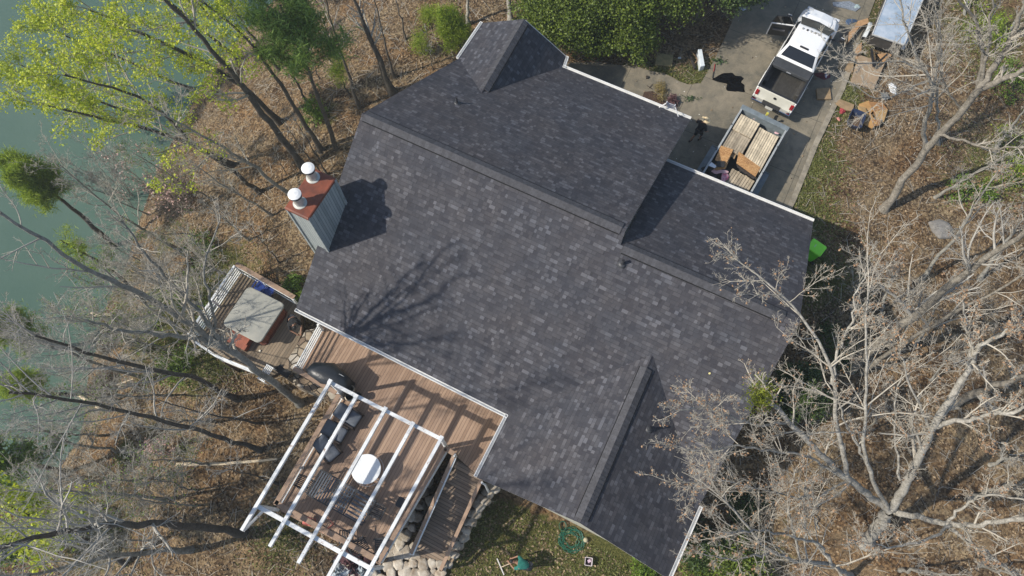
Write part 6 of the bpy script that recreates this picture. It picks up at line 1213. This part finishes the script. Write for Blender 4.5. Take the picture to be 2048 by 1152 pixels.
bush(1410, 1085, 1.3, 1.2, 3500, EV2, 121, 'low dark shrub right of the lower gable gutter', .06, 8, 'evergreen_shrub')
bush(1470, 1130, 1.6, 1.4, 4200, EV1, 122, 'green shrub at the bottom edge right of the gable', .06, 8, 'evergreen_shrub')
bush(1275, 1150, .8, .9, 3600, GREENY, 123, 'bright yellow green bush at the bottom edge below the gable', .045, 9, 'leafy_shrub')
bush(1390, 1140, .9, .8, 1800, EV1, 124, 'small green shrub by the foot of the gable gutter', .05, 7, 'evergreen_shrub')
bush(1314, 187, .35, .55, 900, leafmat('dry straw grass', (.12, .09, .03), (.34, .27, .10), .2), 125, 'dry straw coloured ornamental grass in the bed at the rear eave', .07, 6, 'ornamental_grass', 'grass clump', asp=.14)
bush(1336, 206, .3, .4, 400, leafmat('purple leaves', (.07, .03, .035), (.22, .12, .12), .2), 126, 'small reddish purple plant in the bed beside the ladder', .05, 5, 'bedding_plant', 'plant')
# ---- right side: the big foreground sycamore
gb = G(1735, 1085) - EZ * .2; zb_ = gb[2]
def Q(px, py, h): return P(px, py, zb_ + h)
lim = [([gb, Q(1752, 1060, 1.8), Q(1766, 1040, 3.3), Q(1780, 1022, 4.6)], .33, .26, 0),
 ([Q(1779, 1023, 4.6), Q(1740, 992, 5.2), Q(1697, 962, 6.0), Q(1638, 908, 7.0), Q(1610, 873, 7.6), Q(1572, 846, 8.0), Q(1544, 804, 8.6), Q(1532, 790, 8.8)], .19, .10, .7, .3),
 ([Q(1697, 962, 6.0), Q(1683, 891, 7.6), Q(1668, 830, 8.8), Q(1673, 758, 9.8), Q(1650, 700, 10.4), Q(1620, 655, 10.8), Q(1593, 616, 11.2), Q(1558, 588, 11.5), Q(1503, 540, 12)], .125, .03, 1.5, .3),
 ([Q(1664, 768, 9.6), Q(1675, 700, 10.4), Q(1703, 644, 11.2), Q(1711, 583, 11.8), Q(1733, 545, 12.4)], .075, .025, 1.1, .2),
 ([Q(1777, 1023, 4.6), Q(1749, 967, 6.4), Q(1725, 898, 8.2), Q(1728, 814, 9.8), Q(1735, 757, 10.8), Q(1728, 690, 11.8), Q(1730, 623, 12.6), Q(1737, 570, 13.2)], .115, .03, 1.3, .35),
 ([Q(1742, 946, 6.9), Q(1714, 891, 8.2), Q(1690, 850, 9), Q(1676, 800, 9.8)], .085, .03, .8, .3),
 ([Q(1785, 1018, 4.6), Q(1815, 960, 6.6), Q(1836, 919, 7.8), Q(1864, 855, 9.4), Q(1892, 811, 10.4), Q(1930, 752, 11.6)], .21, .12, .7, .3),
 ([Q(1930, 752, 11.6), Q(1951, 700, 12.6), Q(1992, 672, 13.4), Q(2055, 648, 14.4)], .10, .05, 1, .2), ([Q(1940, 725, 12.1), Q(1937, 665, 13), Q(1925, 600, 14)], .06, .025, 1, .2),
 ([Q(1870, 853, 9.4), Q(1905, 841, 10.2), Q(1940, 839, 10.8), Q(1992, 828, 11.6), Q(2060, 816, 12.6)], .11, .06, 1.0, .2), ([Q(1962, 834, 11), Q(1980, 860, 11.6), Q(1985, 895, 12)], .045, .02, .8, .2),
 ([Q(1787, 1022, 4.4), Q(1843, 1033, 5.6), Q(1892, 1051, 6.6), Q(1975, 1047, 8.2), Q(2060, 1036, 9.6)], .15, .08, .9, .3), ([Q(1896, 1052, 6.7), Q(1940, 1085, 7.8), Q(1992, 1117, 8.8), Q(2030, 1160, 9.8)], .09, .05, 1, .2),
 ([Q(1905, 1050, 6.9), Q(1860, 1080, 7.6), Q(1790, 1095, 8), Q(1720, 1082, 8.6)], .07, .03, 1.0, .2), ([Q(1892, 1048, 6.6), Q(1925, 1010, 7.6), Q(1985, 985, 9), Q(2055, 1000, 10)], .07, .035, 1.0, .2),
 ([Q(1697, 962, 6), Q(1640, 930, 6.8), Q(1600, 905, 7.4), Q(1530, 900, 8.2), Q(1475, 890, 8.8), Q(1420, 905, 9.4), Q(1370, 900, 9.8)], .07, .03, 1.9, .25), ([Q(1572, 846, 8), Q(1520, 852, 8.8), Q(1465, 838, 9.6), Q(1420, 815, 10.2), Q(1360, 820, 10.8)], .06, .025, 1.9, .25), ([Q(1697, 962, 6), Q(1620, 1000, 6.8), Q(1540, 985, 7.4), Q(1450, 960, 8.2), Q(1380, 965, 8.8)], .06, .025, 1.7, .25),
 ([Q(1860, 862, 9.2), Q(1838, 810, 10.2), Q(1815, 760, 11), Q(1800, 700, 12)], .06, .03, 1.0, .25), ([Q(1800, 960, 6.4), Q(1790, 880, 8), Q(1788, 800, 9.6), Q(1802, 760, 10.4)], .055, .03, 1.0, .3)]
tree_from_limbs('sycamore_tree', 'largest pale barked bare tree spreading from a low fork at the lower right', 'tree', gb, lim, 201, BK_L, TW_L, lv=(9, 8, 6, 4), lens=(.34, .40, .42, .45), leaf=BUD, leafn=2, leafs=.035, leafspread=.05, tipleaf=.035, up=.06, rmin=.0056, curl=.13, fat=.96)
# mistletoe-like green clump on the broken limb end
mp = Q(1524, 782, 8.9); r_ = np.random.default_rng(8); C = mp + r_.normal(size=(1700, 3)) * [.20, .24, .20] + (r_.random((1700, 1)) < .4) * np.array([-.12, -.28, -.1]); V_, F_ = quads(C, 1, .045, .9, .4, 77); MIS = leafmat('mistletoe leaves', (.12, .16, .015), (.38, .42, .04), .4)
tag(npmesh('mistletoe', V_, F_, MIS), 'bushy green mistletoe clump on the broken branch end over the roof edge', 'mistletoe')
tree_from_limbs('bare_tree', 'low pale bare tree near the bottom edge right of the gable', 'tree', G(1700, 1150), [([G(1700, 1150), Q(1662, 1130, 4), Q(1572, 1117, 6), Q(1530, 1099, 7), Q(1465, 1016, 8.6)], .14, .04, 1.3), ([Q(1662, 1130, 4), Q(1645, 1089, 5.4), Q(1575, 1071, 7), Q(1530, 1060, 8), Q(1480, 1060, 8.8)], .08, .03, 1.2), ([Q(1600, 1120, 5.4), Q(1575, 1010, 7), Q(1590, 940, 8.2)], .06, .02, 1.2), ([Q(1540, 1104, 6.6), Q(1470, 1120, 7.6), Q(1400, 1105, 8.4)], .05, .02, 1.3)], 202, BK_L, TW_L, lv=(9, 7, 5, 3), lens=(.4, .42, .45, .5), leaf=BUD, leafn=2, leafs=.04, leafspread=.06, tipleaf=.05, up=.06, group=G4, t0=.2, rmin=.0056)
# upper right trees
b = G(1768, 420) - EZ * .15; z_ = b[2]; q_ = lambda x, y, h: P(x, y, z_ + h * .78)
tree_from_limbs('bare_tree', 'thick grey leaning tree whose trunk foot casts a long shadow on tan leaves', 'tree', b, [([b, q_(1800, 370, 2), q_(1860, 290, 5), q_(1921, 227, 7.6), q_(1960, 177, 9.4)], .23, .17, 0), ([q_(1960, 177, 9.4), q_(2005, 158, 10.4), q_(2060, 134, 11.4)], .18, .10, .8, .2), ([q_(1958, 178, 9.4), q_(1990, 130, 10.6), q_(2012, 100, 11.4), q_(2050, 10, 13.4)], .18, .08, 1, .2), ([q_(1955, 182, 9.2), q_(1968, 104, 11), q_(1950, 39, 12.4), q_(1905, -10, 13.8)], .11, .04, 1.1, .3), ([q_(1960, 170, 9.6), q_(1978, 90, 11.4), q_(1985, 0, 13.4)], .09, .04, 1.1, .3), ([q_(1880, 270, 6), q_(1935, 285, 7.6), q_(2000, 300, 9), q_(2060, 290, 10.4)], .08, .04, 1.1, .3), ([q_(1925, 225, 7.6), q_(1893, 180, 9), q_(1880, 140, 10), q_(1840, 130, 11)], .06, .025, 1, .2)], 203, BK_M, TW_L, lv=(9, 7, 6, 2), lens=(.36, .42, .45, .5), group=G4, up=.05, rmin=.006)
b = G(1854, 300) - EZ * .15; z_ = b[2]
tree_from_limbs('bare_tree', 'twiggy bare tree arching toward the silver trailer from the upper right', 'tree', b, [([b, q_(1846, 250, 2.4), q_(1868, 190, 5), q_(1858, 146, 6.8), q_(1825, 104, 8.4), q_(1812, 60, 9.6), q_(1800, 0, 11)], .15, .04, 1.7, .3), ([q_(1866, 182, 5.2), q_(1878, 120, 7.4), q_(1880, 60, 9.4), q_(1862, -10, 11.4)], .08, .03, 1.2, .2), ([q_(1852, 140, 7), q_(1790, 120, 8.4), q_(1720, 130, 9.6), q_(1680, 110, 10.4)], .05, .02, 1.3, .3), ([q_(1858, 160, 6.2), q_(1800, 190, 7.4), q_(1750, 200, 8.4), q_(1700, 165, 9.4)], .05, .02, 1.1, .3)], 204, BK_L, TW_L, lv=(9, 7, 5, 2), lens=(.36, .42, .45, .5), group=G4, up=.03, rmin=.0072)
b = G(1880, 290) - EZ * .15; z_ = b[2]; tree_from_limbs('bare_tree', 'forked slim bare tree just right of the twiggy arching one', 'tree', b, [([b, q_(1876, 250, 2), q_(1872, 190, 4.6), q_(1888, 120, 7.4), q_(1870, 40, 10)], .10, .03, 1.2, .3)], 205, BK_L, TW_L, group=G4, lv=(9, 6, 5), lens=(.34, .42, .45))
# right edge and middle
R_T = [((1700, 735), (2060, 452), 15, .30, 'thick pale trunk leaning right from the shade beside the house', ((1780, 668, .30), (1860, 605, .55), (1960, 528, .8))), ((1722, 745), (2060, 540), 13, .13, 'whiter parallel trunk below the thick pale leaning trunk', ((1850, 660, .5),)),
       ((1905, 808), (2080, 742), 9, .26, 'thick blurred grey trunk entering from the right edge', ((1980, 776, .5),)), ((1990, 300), (2060, 200), 8, .12, 'bare tree at the right edge above the middle', ()), ((1870, 395), (2030, 300), 9, .10, 'slim bare tree right of the sunlit tan clearing', ()),
       ((1840, 560), (1990, 350), 11, .12, 'bare twiggy tree below the grey boulder', ()), ((1760, 640), (1790, 520), 8, .09, 'dense twiggy young tree right of the lime bin', ()), ((1830, 690), (1900, 560), 9, .10, 'dense twiggy young tree between the leaning pale trunks', ()), ((1700, 620), (1745, 500), 7, .07, 'thin twiggy tree just below the lime bin', ()),
       ((1960, 560), (2060, 420), 10, .12, 'bare tree with pale limbs near the right edge', ()), ((1980, 930), (2070, 900), 9, .10, 'bare tree near the right edge level with the sycamore fork', ()), ((1940, 1000), (2080, 960), 11, .12, 'bare twiggy tree at the lower right edge', ()), ((1800, 1140), (1900, 1150), 9, .10, 'bare tree at the bottom edge below the sycamore', ()),
       ((1600, 1010), (1640, 940), 6, .06, 'thin twiggy tree in the shade right of the gable', ()), ((1960, 1130), (2060, 1160), 9, .10, 'bare tree at the bottom right corner', ()), ((1720, 880), (1760, 820), 6, .06, 'thin bare tree in the dark hollow above the sycamore fork', ()), ((2010, 80), (2070, -20), 9, .11, 'bare tree at the upper right corner', ()), ((1930, 30), (1960, -80), 8, .09, 'bare tree at the top edge right of the silver trailer', ()), ((1960, 690), (2060, 620), 9, .08, 'slim bare tree by the right edge under the pale leaning trunks', ()), ((1860, 760), (1930, 680), 8, .07, 'slim bare tree above the right sycamore limb', ()), ((1640, 1060), (1610, 980), 6, .05, 'thin twiggy sapling above the low pale tree', ())]
for i, (b, t, h, r, lb, md) in enumerate(R_T):
    big = r > .2
    trunk_tree(b, h, t, r, 220 + i, lb, bark=BK_M if i < 3 else BK_G, twig=TW_L if i % 2 else TW_G, mid=md, group=G4, t0=.3, rmin=.0056, up=.06, **(dict(lv=(11, 7, 6, 4), lens=(.26, .42, .45, .5)) if big else dict(lv=(9, 7, 6, 3), lens=(.34, .45, .48, .5))), **(dict(leaf=BUD, leafn=2, leafs=.04, leafspread=.08, tipleaf=.04) if i in (5, 6, 7, 9) else {}))
for i, (px, py, h, rad, mt) in enumerate(((1960, 55, 1.2, 1.6, PN), (2005, 330, 1.4, 1.8, PN), (1650, 700, .8, 1.2, EV2), (2030, 180, 1.0, 1.3, GREENY), (1935, 395, .8, 1.0, GREENY), (1500, 1010, .6, 1.0, EV2))):
    bush(px, py, h, rad, 1500, mt, 320 + i, ['green bush in the woods at the top right', 'green bush in the woods near the right edge', 'low dark bush beside the wing wall in the shade', 'small green bush right of the thick leaning tree', 'small green bush right of the tan clearing', 'low dark bush in the shade right of the lower gable'][i], .05, 8, 'undergrowth_bush', 'bush')
# ================================================================ PEOPLE
SKIN = M('skin', (.30, .16, .10), .6, .08, 6); BLACKT = M('black cotton', (.012, .012, .014), .9, .3, 12); SHORTS = M('patterned shorts', (.03, .028, .03), .9, .4, 30, col2=(.008, .008, .01)); TEAL = M('teal cotton', (.02, .17, .135), .85, .18, 8); DPANT = M('dark trousers', (.02, .022, .03), .9, .3, 8); STRAW = M('straw', (.80, .62, .36), .8, .2, 18, .4, bscale=80); HAIR = M('black hair', (.01, .009, .009), .6, .2, 20)
def skinmesh(name, V_, E_, r_, mat, parent, root=0, sub=1):
    me = bpy.data.meshes.new(name + '_src'); me.from_pydata([tuple(v) for v in V_], E_, []); o = bpy.data.objects.new(name + '_src', me); COL.objects.link(o)
    md = o.modifiers.new('skin', 'SKIN'); md.use_smooth_shade = True
    for i, sv_ in enumerate(me.skin_vertices[0].data): rr = r_[i]; sv_.radius = rr if isinstance(rr, tuple) else (rr, rr); sv_.use_root = (i == root)
    s_ = o.modifiers.new('sub', 'SUBSURF'); s_.levels = sub; s_.render_levels = sub
    dg = bpy.context.evaluated_depsgraph_get(); m2 = bpy.data.meshes.new_from_object(o.evaluated_get(dg)); m2.materials.clear(); m2.materials.append(mat)
    bpy.data.objects.remove(o); n = bpy.data.objects.new(name, m2); COL.objects.link(n); n.parent = parent; return n
def person(loc, rz, label, J, cloth, hat=False, sleeves=True, scale=1.0):
    """J: joints in local metres, x to the person's left, y forward"""
    t = thing('person', loc, label, 'person', rz); t.scale = (scale,) * 3
    g = lambda k: Vector(J[k])
    names_ = ['pelvis', 'chest', 'neck', 'head', 'lsh', 'lel', 'lwr', 'rsh', 'rel', 'rwr', 'lhip', 'lkn', 'lan', 'ltoe', 'rhip', 'rkn', 'ran', 'rtoe']
    R1 = dict(pelvis=(.155, .115), chest=(.165, .12), neck=.055, head=.06, lsh=.065, lel=.045, lwr=.03, rsh=.065, rel=.045, rwr=.03, lhip=.09, lkn=.062, lan=.042, ltoe=.04, rhip=.09, rkn=.062, ran=.042, rtoe=.04)
    ed = [('pelvis', 'chest'), ('chest', 'neck'), ('neck', 'head'), ('chest', 'lsh'), ('lsh', 'lel'), ('lel', 'lwr'), ('chest', 'rsh'), ('rsh', 'rel'), ('rel', 'rwr'), ('pelvis', 'lhip'), ('lhip', 'lkn'), ('lkn', 'lan'), ('lan', 'ltoe'), ('pelvis', 'rhip'), ('rhip', 'rkn'), ('rkn', 'ran'), ('ran', 'rtoe')]
    ix = {n: i for i, n in enumerate(names_)}; V_ = [g(n) for n in names_]; E_ = [(ix[a], ix[b]) for a, b in ed]; R_ = [R1[n] for n in names_]
    # hands: palm, four fingers of different lengths and a thumb on each
    for s_ in ('l', 'r'):
        w = g(s_ + 'wr'); f = (w - g(s_ + 'el')).normalized(); side = f.cross(Vector((0, 0, 1))).normalized(); dn = side.cross(f).normalized() * -1
        k = len(V_); V_.append(w + f * .075); R_.append((.038, .018)); E_.append((ix[s_ + 'wr'], k))
        for q, L_ in ((-1.5, .055), (-.5, .068), (.5, .072), (1.5, .062)):
            b_ = len(V_); V_ += [w + f * .095 + side * q * .018, w + f * (.095 + L_ * .6) + side * q * .019 + dn * .012, w + f * (.095 + L_) + side * q * .018 + dn * .034]; R_ += [.0095, .0085, .0075]; E_ += [(k, b_), (b_, b_ + 1), (b_ + 1, b_ + 2)]
        b_ = len(V_); V_ += [w + f * .05 + side * .04, w + f * .085 + side * .058 + dn * .01]; R_ += [.011, .009]; E_ += [(k, b_), (b_, b_ + 1)]
    body = skinmesh('body', V_, E_, R_, SKIN, t)
    # head with face
    hc = g('head'); fw = Vector(J.get('face', (0, 1, 0))).normalized(); upv = (hc - g('neck')).normalized(); sx = fw.cross(upv).normalized(); fw = upv.cross(sx).normalized(); hm = MB(); rings = []
    for k, (z, a, b_) in enumerate(((-.11, .035, .04), (-.085, .058, .068), (-.04, .070, .086), (.01, .076, .096), (.06, .074, .096), (.10, .056, .074), (.125, .022, .03))):
        rings.append([hc + upv * (z + .03) + sx * math.cos(q) * a + fw * (math.sin(q) * b_ + (.008 if math.sin(q) > .95 and k == 2 else 0)) for q in np.linspace(0, 2 * math.pi, 16, endpoint=False)])
    hm.loft(rings).box(hc + fw * .10 + upv * .02, (.022, .03, .035)); hd_ = hm.build('head', SKIN, t, world=False, smooth=True)
    for s_ in (-1, 1):
        MB().tube([hc + sx * s_ * .03 + fw * .085 + upv * .045, hc + sx * s_ * .03 + fw * .094 + upv * .045], .010, 8).build('eye', M('eye', (.02, .015, .01), .2, .1), hd_, world=False)
        MB().box(hc + sx * s_ * .078 + upv * .03, (.016, .03, .05)).build('ear', SKIN, hd_, world=False, bevel=.006)
    MB().box(hc + fw * .088 - upv * .02, (.045, .012, .012)).build('mouth', M('lips', (.22, .08, .07), .6, .1), hd_, world=False)
    hr = [[hc + upv * (z + .035) + sx * math.cos(q) * a * 1.10 + fw * (math.sin(q) * b_ * 1.08 - .018) for q in np.linspace(0, 2 * math.pi, 16, endpoint=False)] for z, a, b_ in ((.0, .078, .092), (.06, .078, .096), (.10, .062, .078), (.13, .03, .036))]
    MB().loft(hr).build('hair', HAIR, t, world=False, smooth=True)
    if hat:
        hb = hc + upv * .10; rg_ = lambda r, z: [hb + sx * math.cos(q) * r * 1.0 + fw * math.sin(q) * r + upv * (z + .012 * math.sin(2 * q) * (r > .15)) for q in np.linspace(0, 2 * math.pi, 28, endpoint=False)]
        MB().loft([rg_(.245, -.02), rg_(.235, -.008), rg_(.11, .01), rg_(.105, .07), rg_(.085, .105), rg_(.03, .11)]).build('straw_hat', STRAW, t, world=False, smooth=True)
        MB().loft([rg_(.113, .012), rg_(.110, .035)], cap=False).build('hat_band', M('brown band', (.16, .09, .04), .7, .1), t, world=False)
    # clothing follows the body
    e = .028; sh = ['pelvis', 'chest', 'neckb', 'lsh', 'lel2', 'rsh', 'rel2']; nb = g('chest').lerp(g('neck'), .55); l2, r2_ = g('lsh').lerp(g('lel'), .95 if sleeves else .6), g('rsh').lerp(g('rel'), .95 if sleeves else .6)
    skinmesh('shirt', [g('pelvis').lerp(g('chest'), -.12), g('chest'), nb, g('lsh'), l2, g('rsh'), r2_], [(0, 1), (1, 2), (1, 3), (3, 4), (1, 5), (5, 6)], [(.19, .155), (.195, .155), (.075, .07), .098, .072, .098, .072], cloth[0], t)
    skinmesh('trousers', [g('pelvis'), g('lhip'), g('lkn').lerp(g('lan'), cloth[2] if cloth[2] > 0 else -.1), g('rhip'), g('rkn').lerp(g('ran'), cloth[2]), g('lkn'), g('rkn')], [(0, 1), (1, 5), (5, 2), (0, 3), (3, 6), (6, 4)], [(.17, .135), .118, .072, .118, .072, .085, .085], cloth[1], t)
    for s_ in ('l', 'r'):
        a, b_ = g(s_ + 'an'), g(s_ + 'toe'); d = (b_ - a); d.z = 0; d.normalize(); c = (a * .5 + b_ * .5); c.z = min(a.z, b_.z) + .0
        sd_ = d.cross(Vector((0, 0, 1))); rgs = [[a + d * x + sd_ * w_ * math.cos(q) + Vector((0, 0, z0 - a.z + a.z - .04 + h_ * max(0, math.sin(q)))) for q in np.linspace(0, 2 * math.pi, 10, endpoint=False)] for x, w_, h_, z0 in ((-.07, .03, .07, 0), (-.02, .045, .10, 0), (.08, .05, .07, 0), (.17, .045, .05, 0), (.20, .02, .03, 0))]
        MB().loft(rgs).build('shoe', M('dark shoe', (.03, .028, .028), .7, .2), t, world=False, smooth=True)
    return t
# 1. straw hat, walking away from the trailer on the driveway
fp = P(1385, 291, .05); hd1 = P(1404, 249, 1.62); 
WALK = dict(pelvis=(0, .02, .95), chest=(0, .07, 1.27), neck=(0, .11, 1.47), head=(0, .15, 1.58), lsh=(.19, .07, 1.40), lel=(.34, .0, 1.18), lwr=(.33, .18, 1.04), rsh=(-.19, .07, 1.40), rel=(-.36, .04, 1.20), rwr=(-.42, .26, 1.12), lhip=(.10, .0, .90), lkn=(.11, .20, .50), lan=(.10, .16, .09), ltoe=(.11, .33, .04), rhip=(-.10, .0, .90), rkn=(-.10, -.02, .48), ran=(-.11, -.30, .14), rtoe=(-.11, -.18, .04), face=(0, 1, -.15))
person(((fp + hd1) / 2 * [1, 1, 0] + EZ * .05 + E2 * .22), R(-50), 'person in a wide straw hat and black clothes walking between the house and the trailer', WALK, (BLACKT, SHORTS, .15), hat=True)
# 2. teal shirt, bent over with a rake on the lawn
gl = G(1046, 1128)
BEND = dict(pelvis=(0, -.22, .86), chest=(0, .12, 1.04), neck=(.0, .32, 1.10), head=(.0, .45, 1.10), lsh=(.19, .16, 1.05), lel=(.27, .30, .84), lwr=(.12, .52, .74), rsh=(-.19, .16, 1.05), rel=(-.26, .36, .92), rwr=(-.10, .60, .86), lhip=(.10, -.24, .82), lkn=(.14, -.04, .46), lan=(.14, -.18, .09), ltoe=(.16, .0, .04), rhip=(-.10, -.24, .82), rkn=(-.15, -.02, .46), ran=(-.16, -.26, .09), rtoe=(-.17, -.08, .04), face=(0, .5, -1))
person(gl, R(75), 'person in a teal shirt bending over with a rake on the shaded lawn', BEND, (TEAL, DPANT, .9))
rk2 = thing('leaf_rake', G(1000, 1134), 'rake with a thin pale handle and wide straight head held over the lawn leaves', 'rake'); ra, rb2 = G(1003, 1134) + EZ * .10, P(1030, 1123, -2.0); hd_a, hd_b = G(994, 1117) + EZ * .06, G(1008, 1150) + EZ * .06
MB().tube([ra, ra + (rb2 - ra) * 1.15], .018, 6).build('handle', M('pale wood handle', (.62, .50, .36), .6, .1), rk2); hb_ = MB().bar(hd_a, hd_b, .05, .03); tn = (hd_b - hd_a)
for k in range(14): c = hd_a + tn * (k + .5) / 14; hb_.bar(c, c - EZ * .07 - E1 * .03, .008, .008)
hb_.build('rake_head', M('pale metal', (.62, .60, .56), .5, .1), rk2)
# 3. dark clothes, bent forward on the stone landing by the house corner
fp3 = P(598, 656, -.62)
B3 = dict(BEND); B3['pelvis'] = (0, -.16, .88); B3['chest'] = (0, .14, 1.10); B3['neck'] = (0, .30, 1.24); B3['head'] = (0, .40, 1.28); B3['lsh'] = (.19, .16, 1.14); B3['rsh'] = (-.19, .16, 1.14)
person(fp3, R(-150), 'person in black clothes bending over on the stone landing at the roof corner', B3, (BLACKT, DPANT, .9))
# ================================================================ HAZE: thin air round the whole scene
hb = MB().box((0, 0, 10.4), (1400, 1400, 43.6)); hz = nt('hazy air'); N, L = hz[3], hz[4]; N.remove(hz[2])
pv = N.new('ShaderNodeVolumePrincipled'); pv.inputs['Color'].default_value = (.84, .93, .98, 1); pv.inputs['Density'].default_value = .0009; pv.inputs['Anisotropy'].default_value = .2
L.new(pv.outputs[0], N['Material Output'].inputs['Volume']); ho = hb.build('haze', hz[0]); ho['kind'] = 'stuff'; ho['label'] = 'thin pale spring haze filling the air over the lake and woods'; ho['category'] = 'haze'
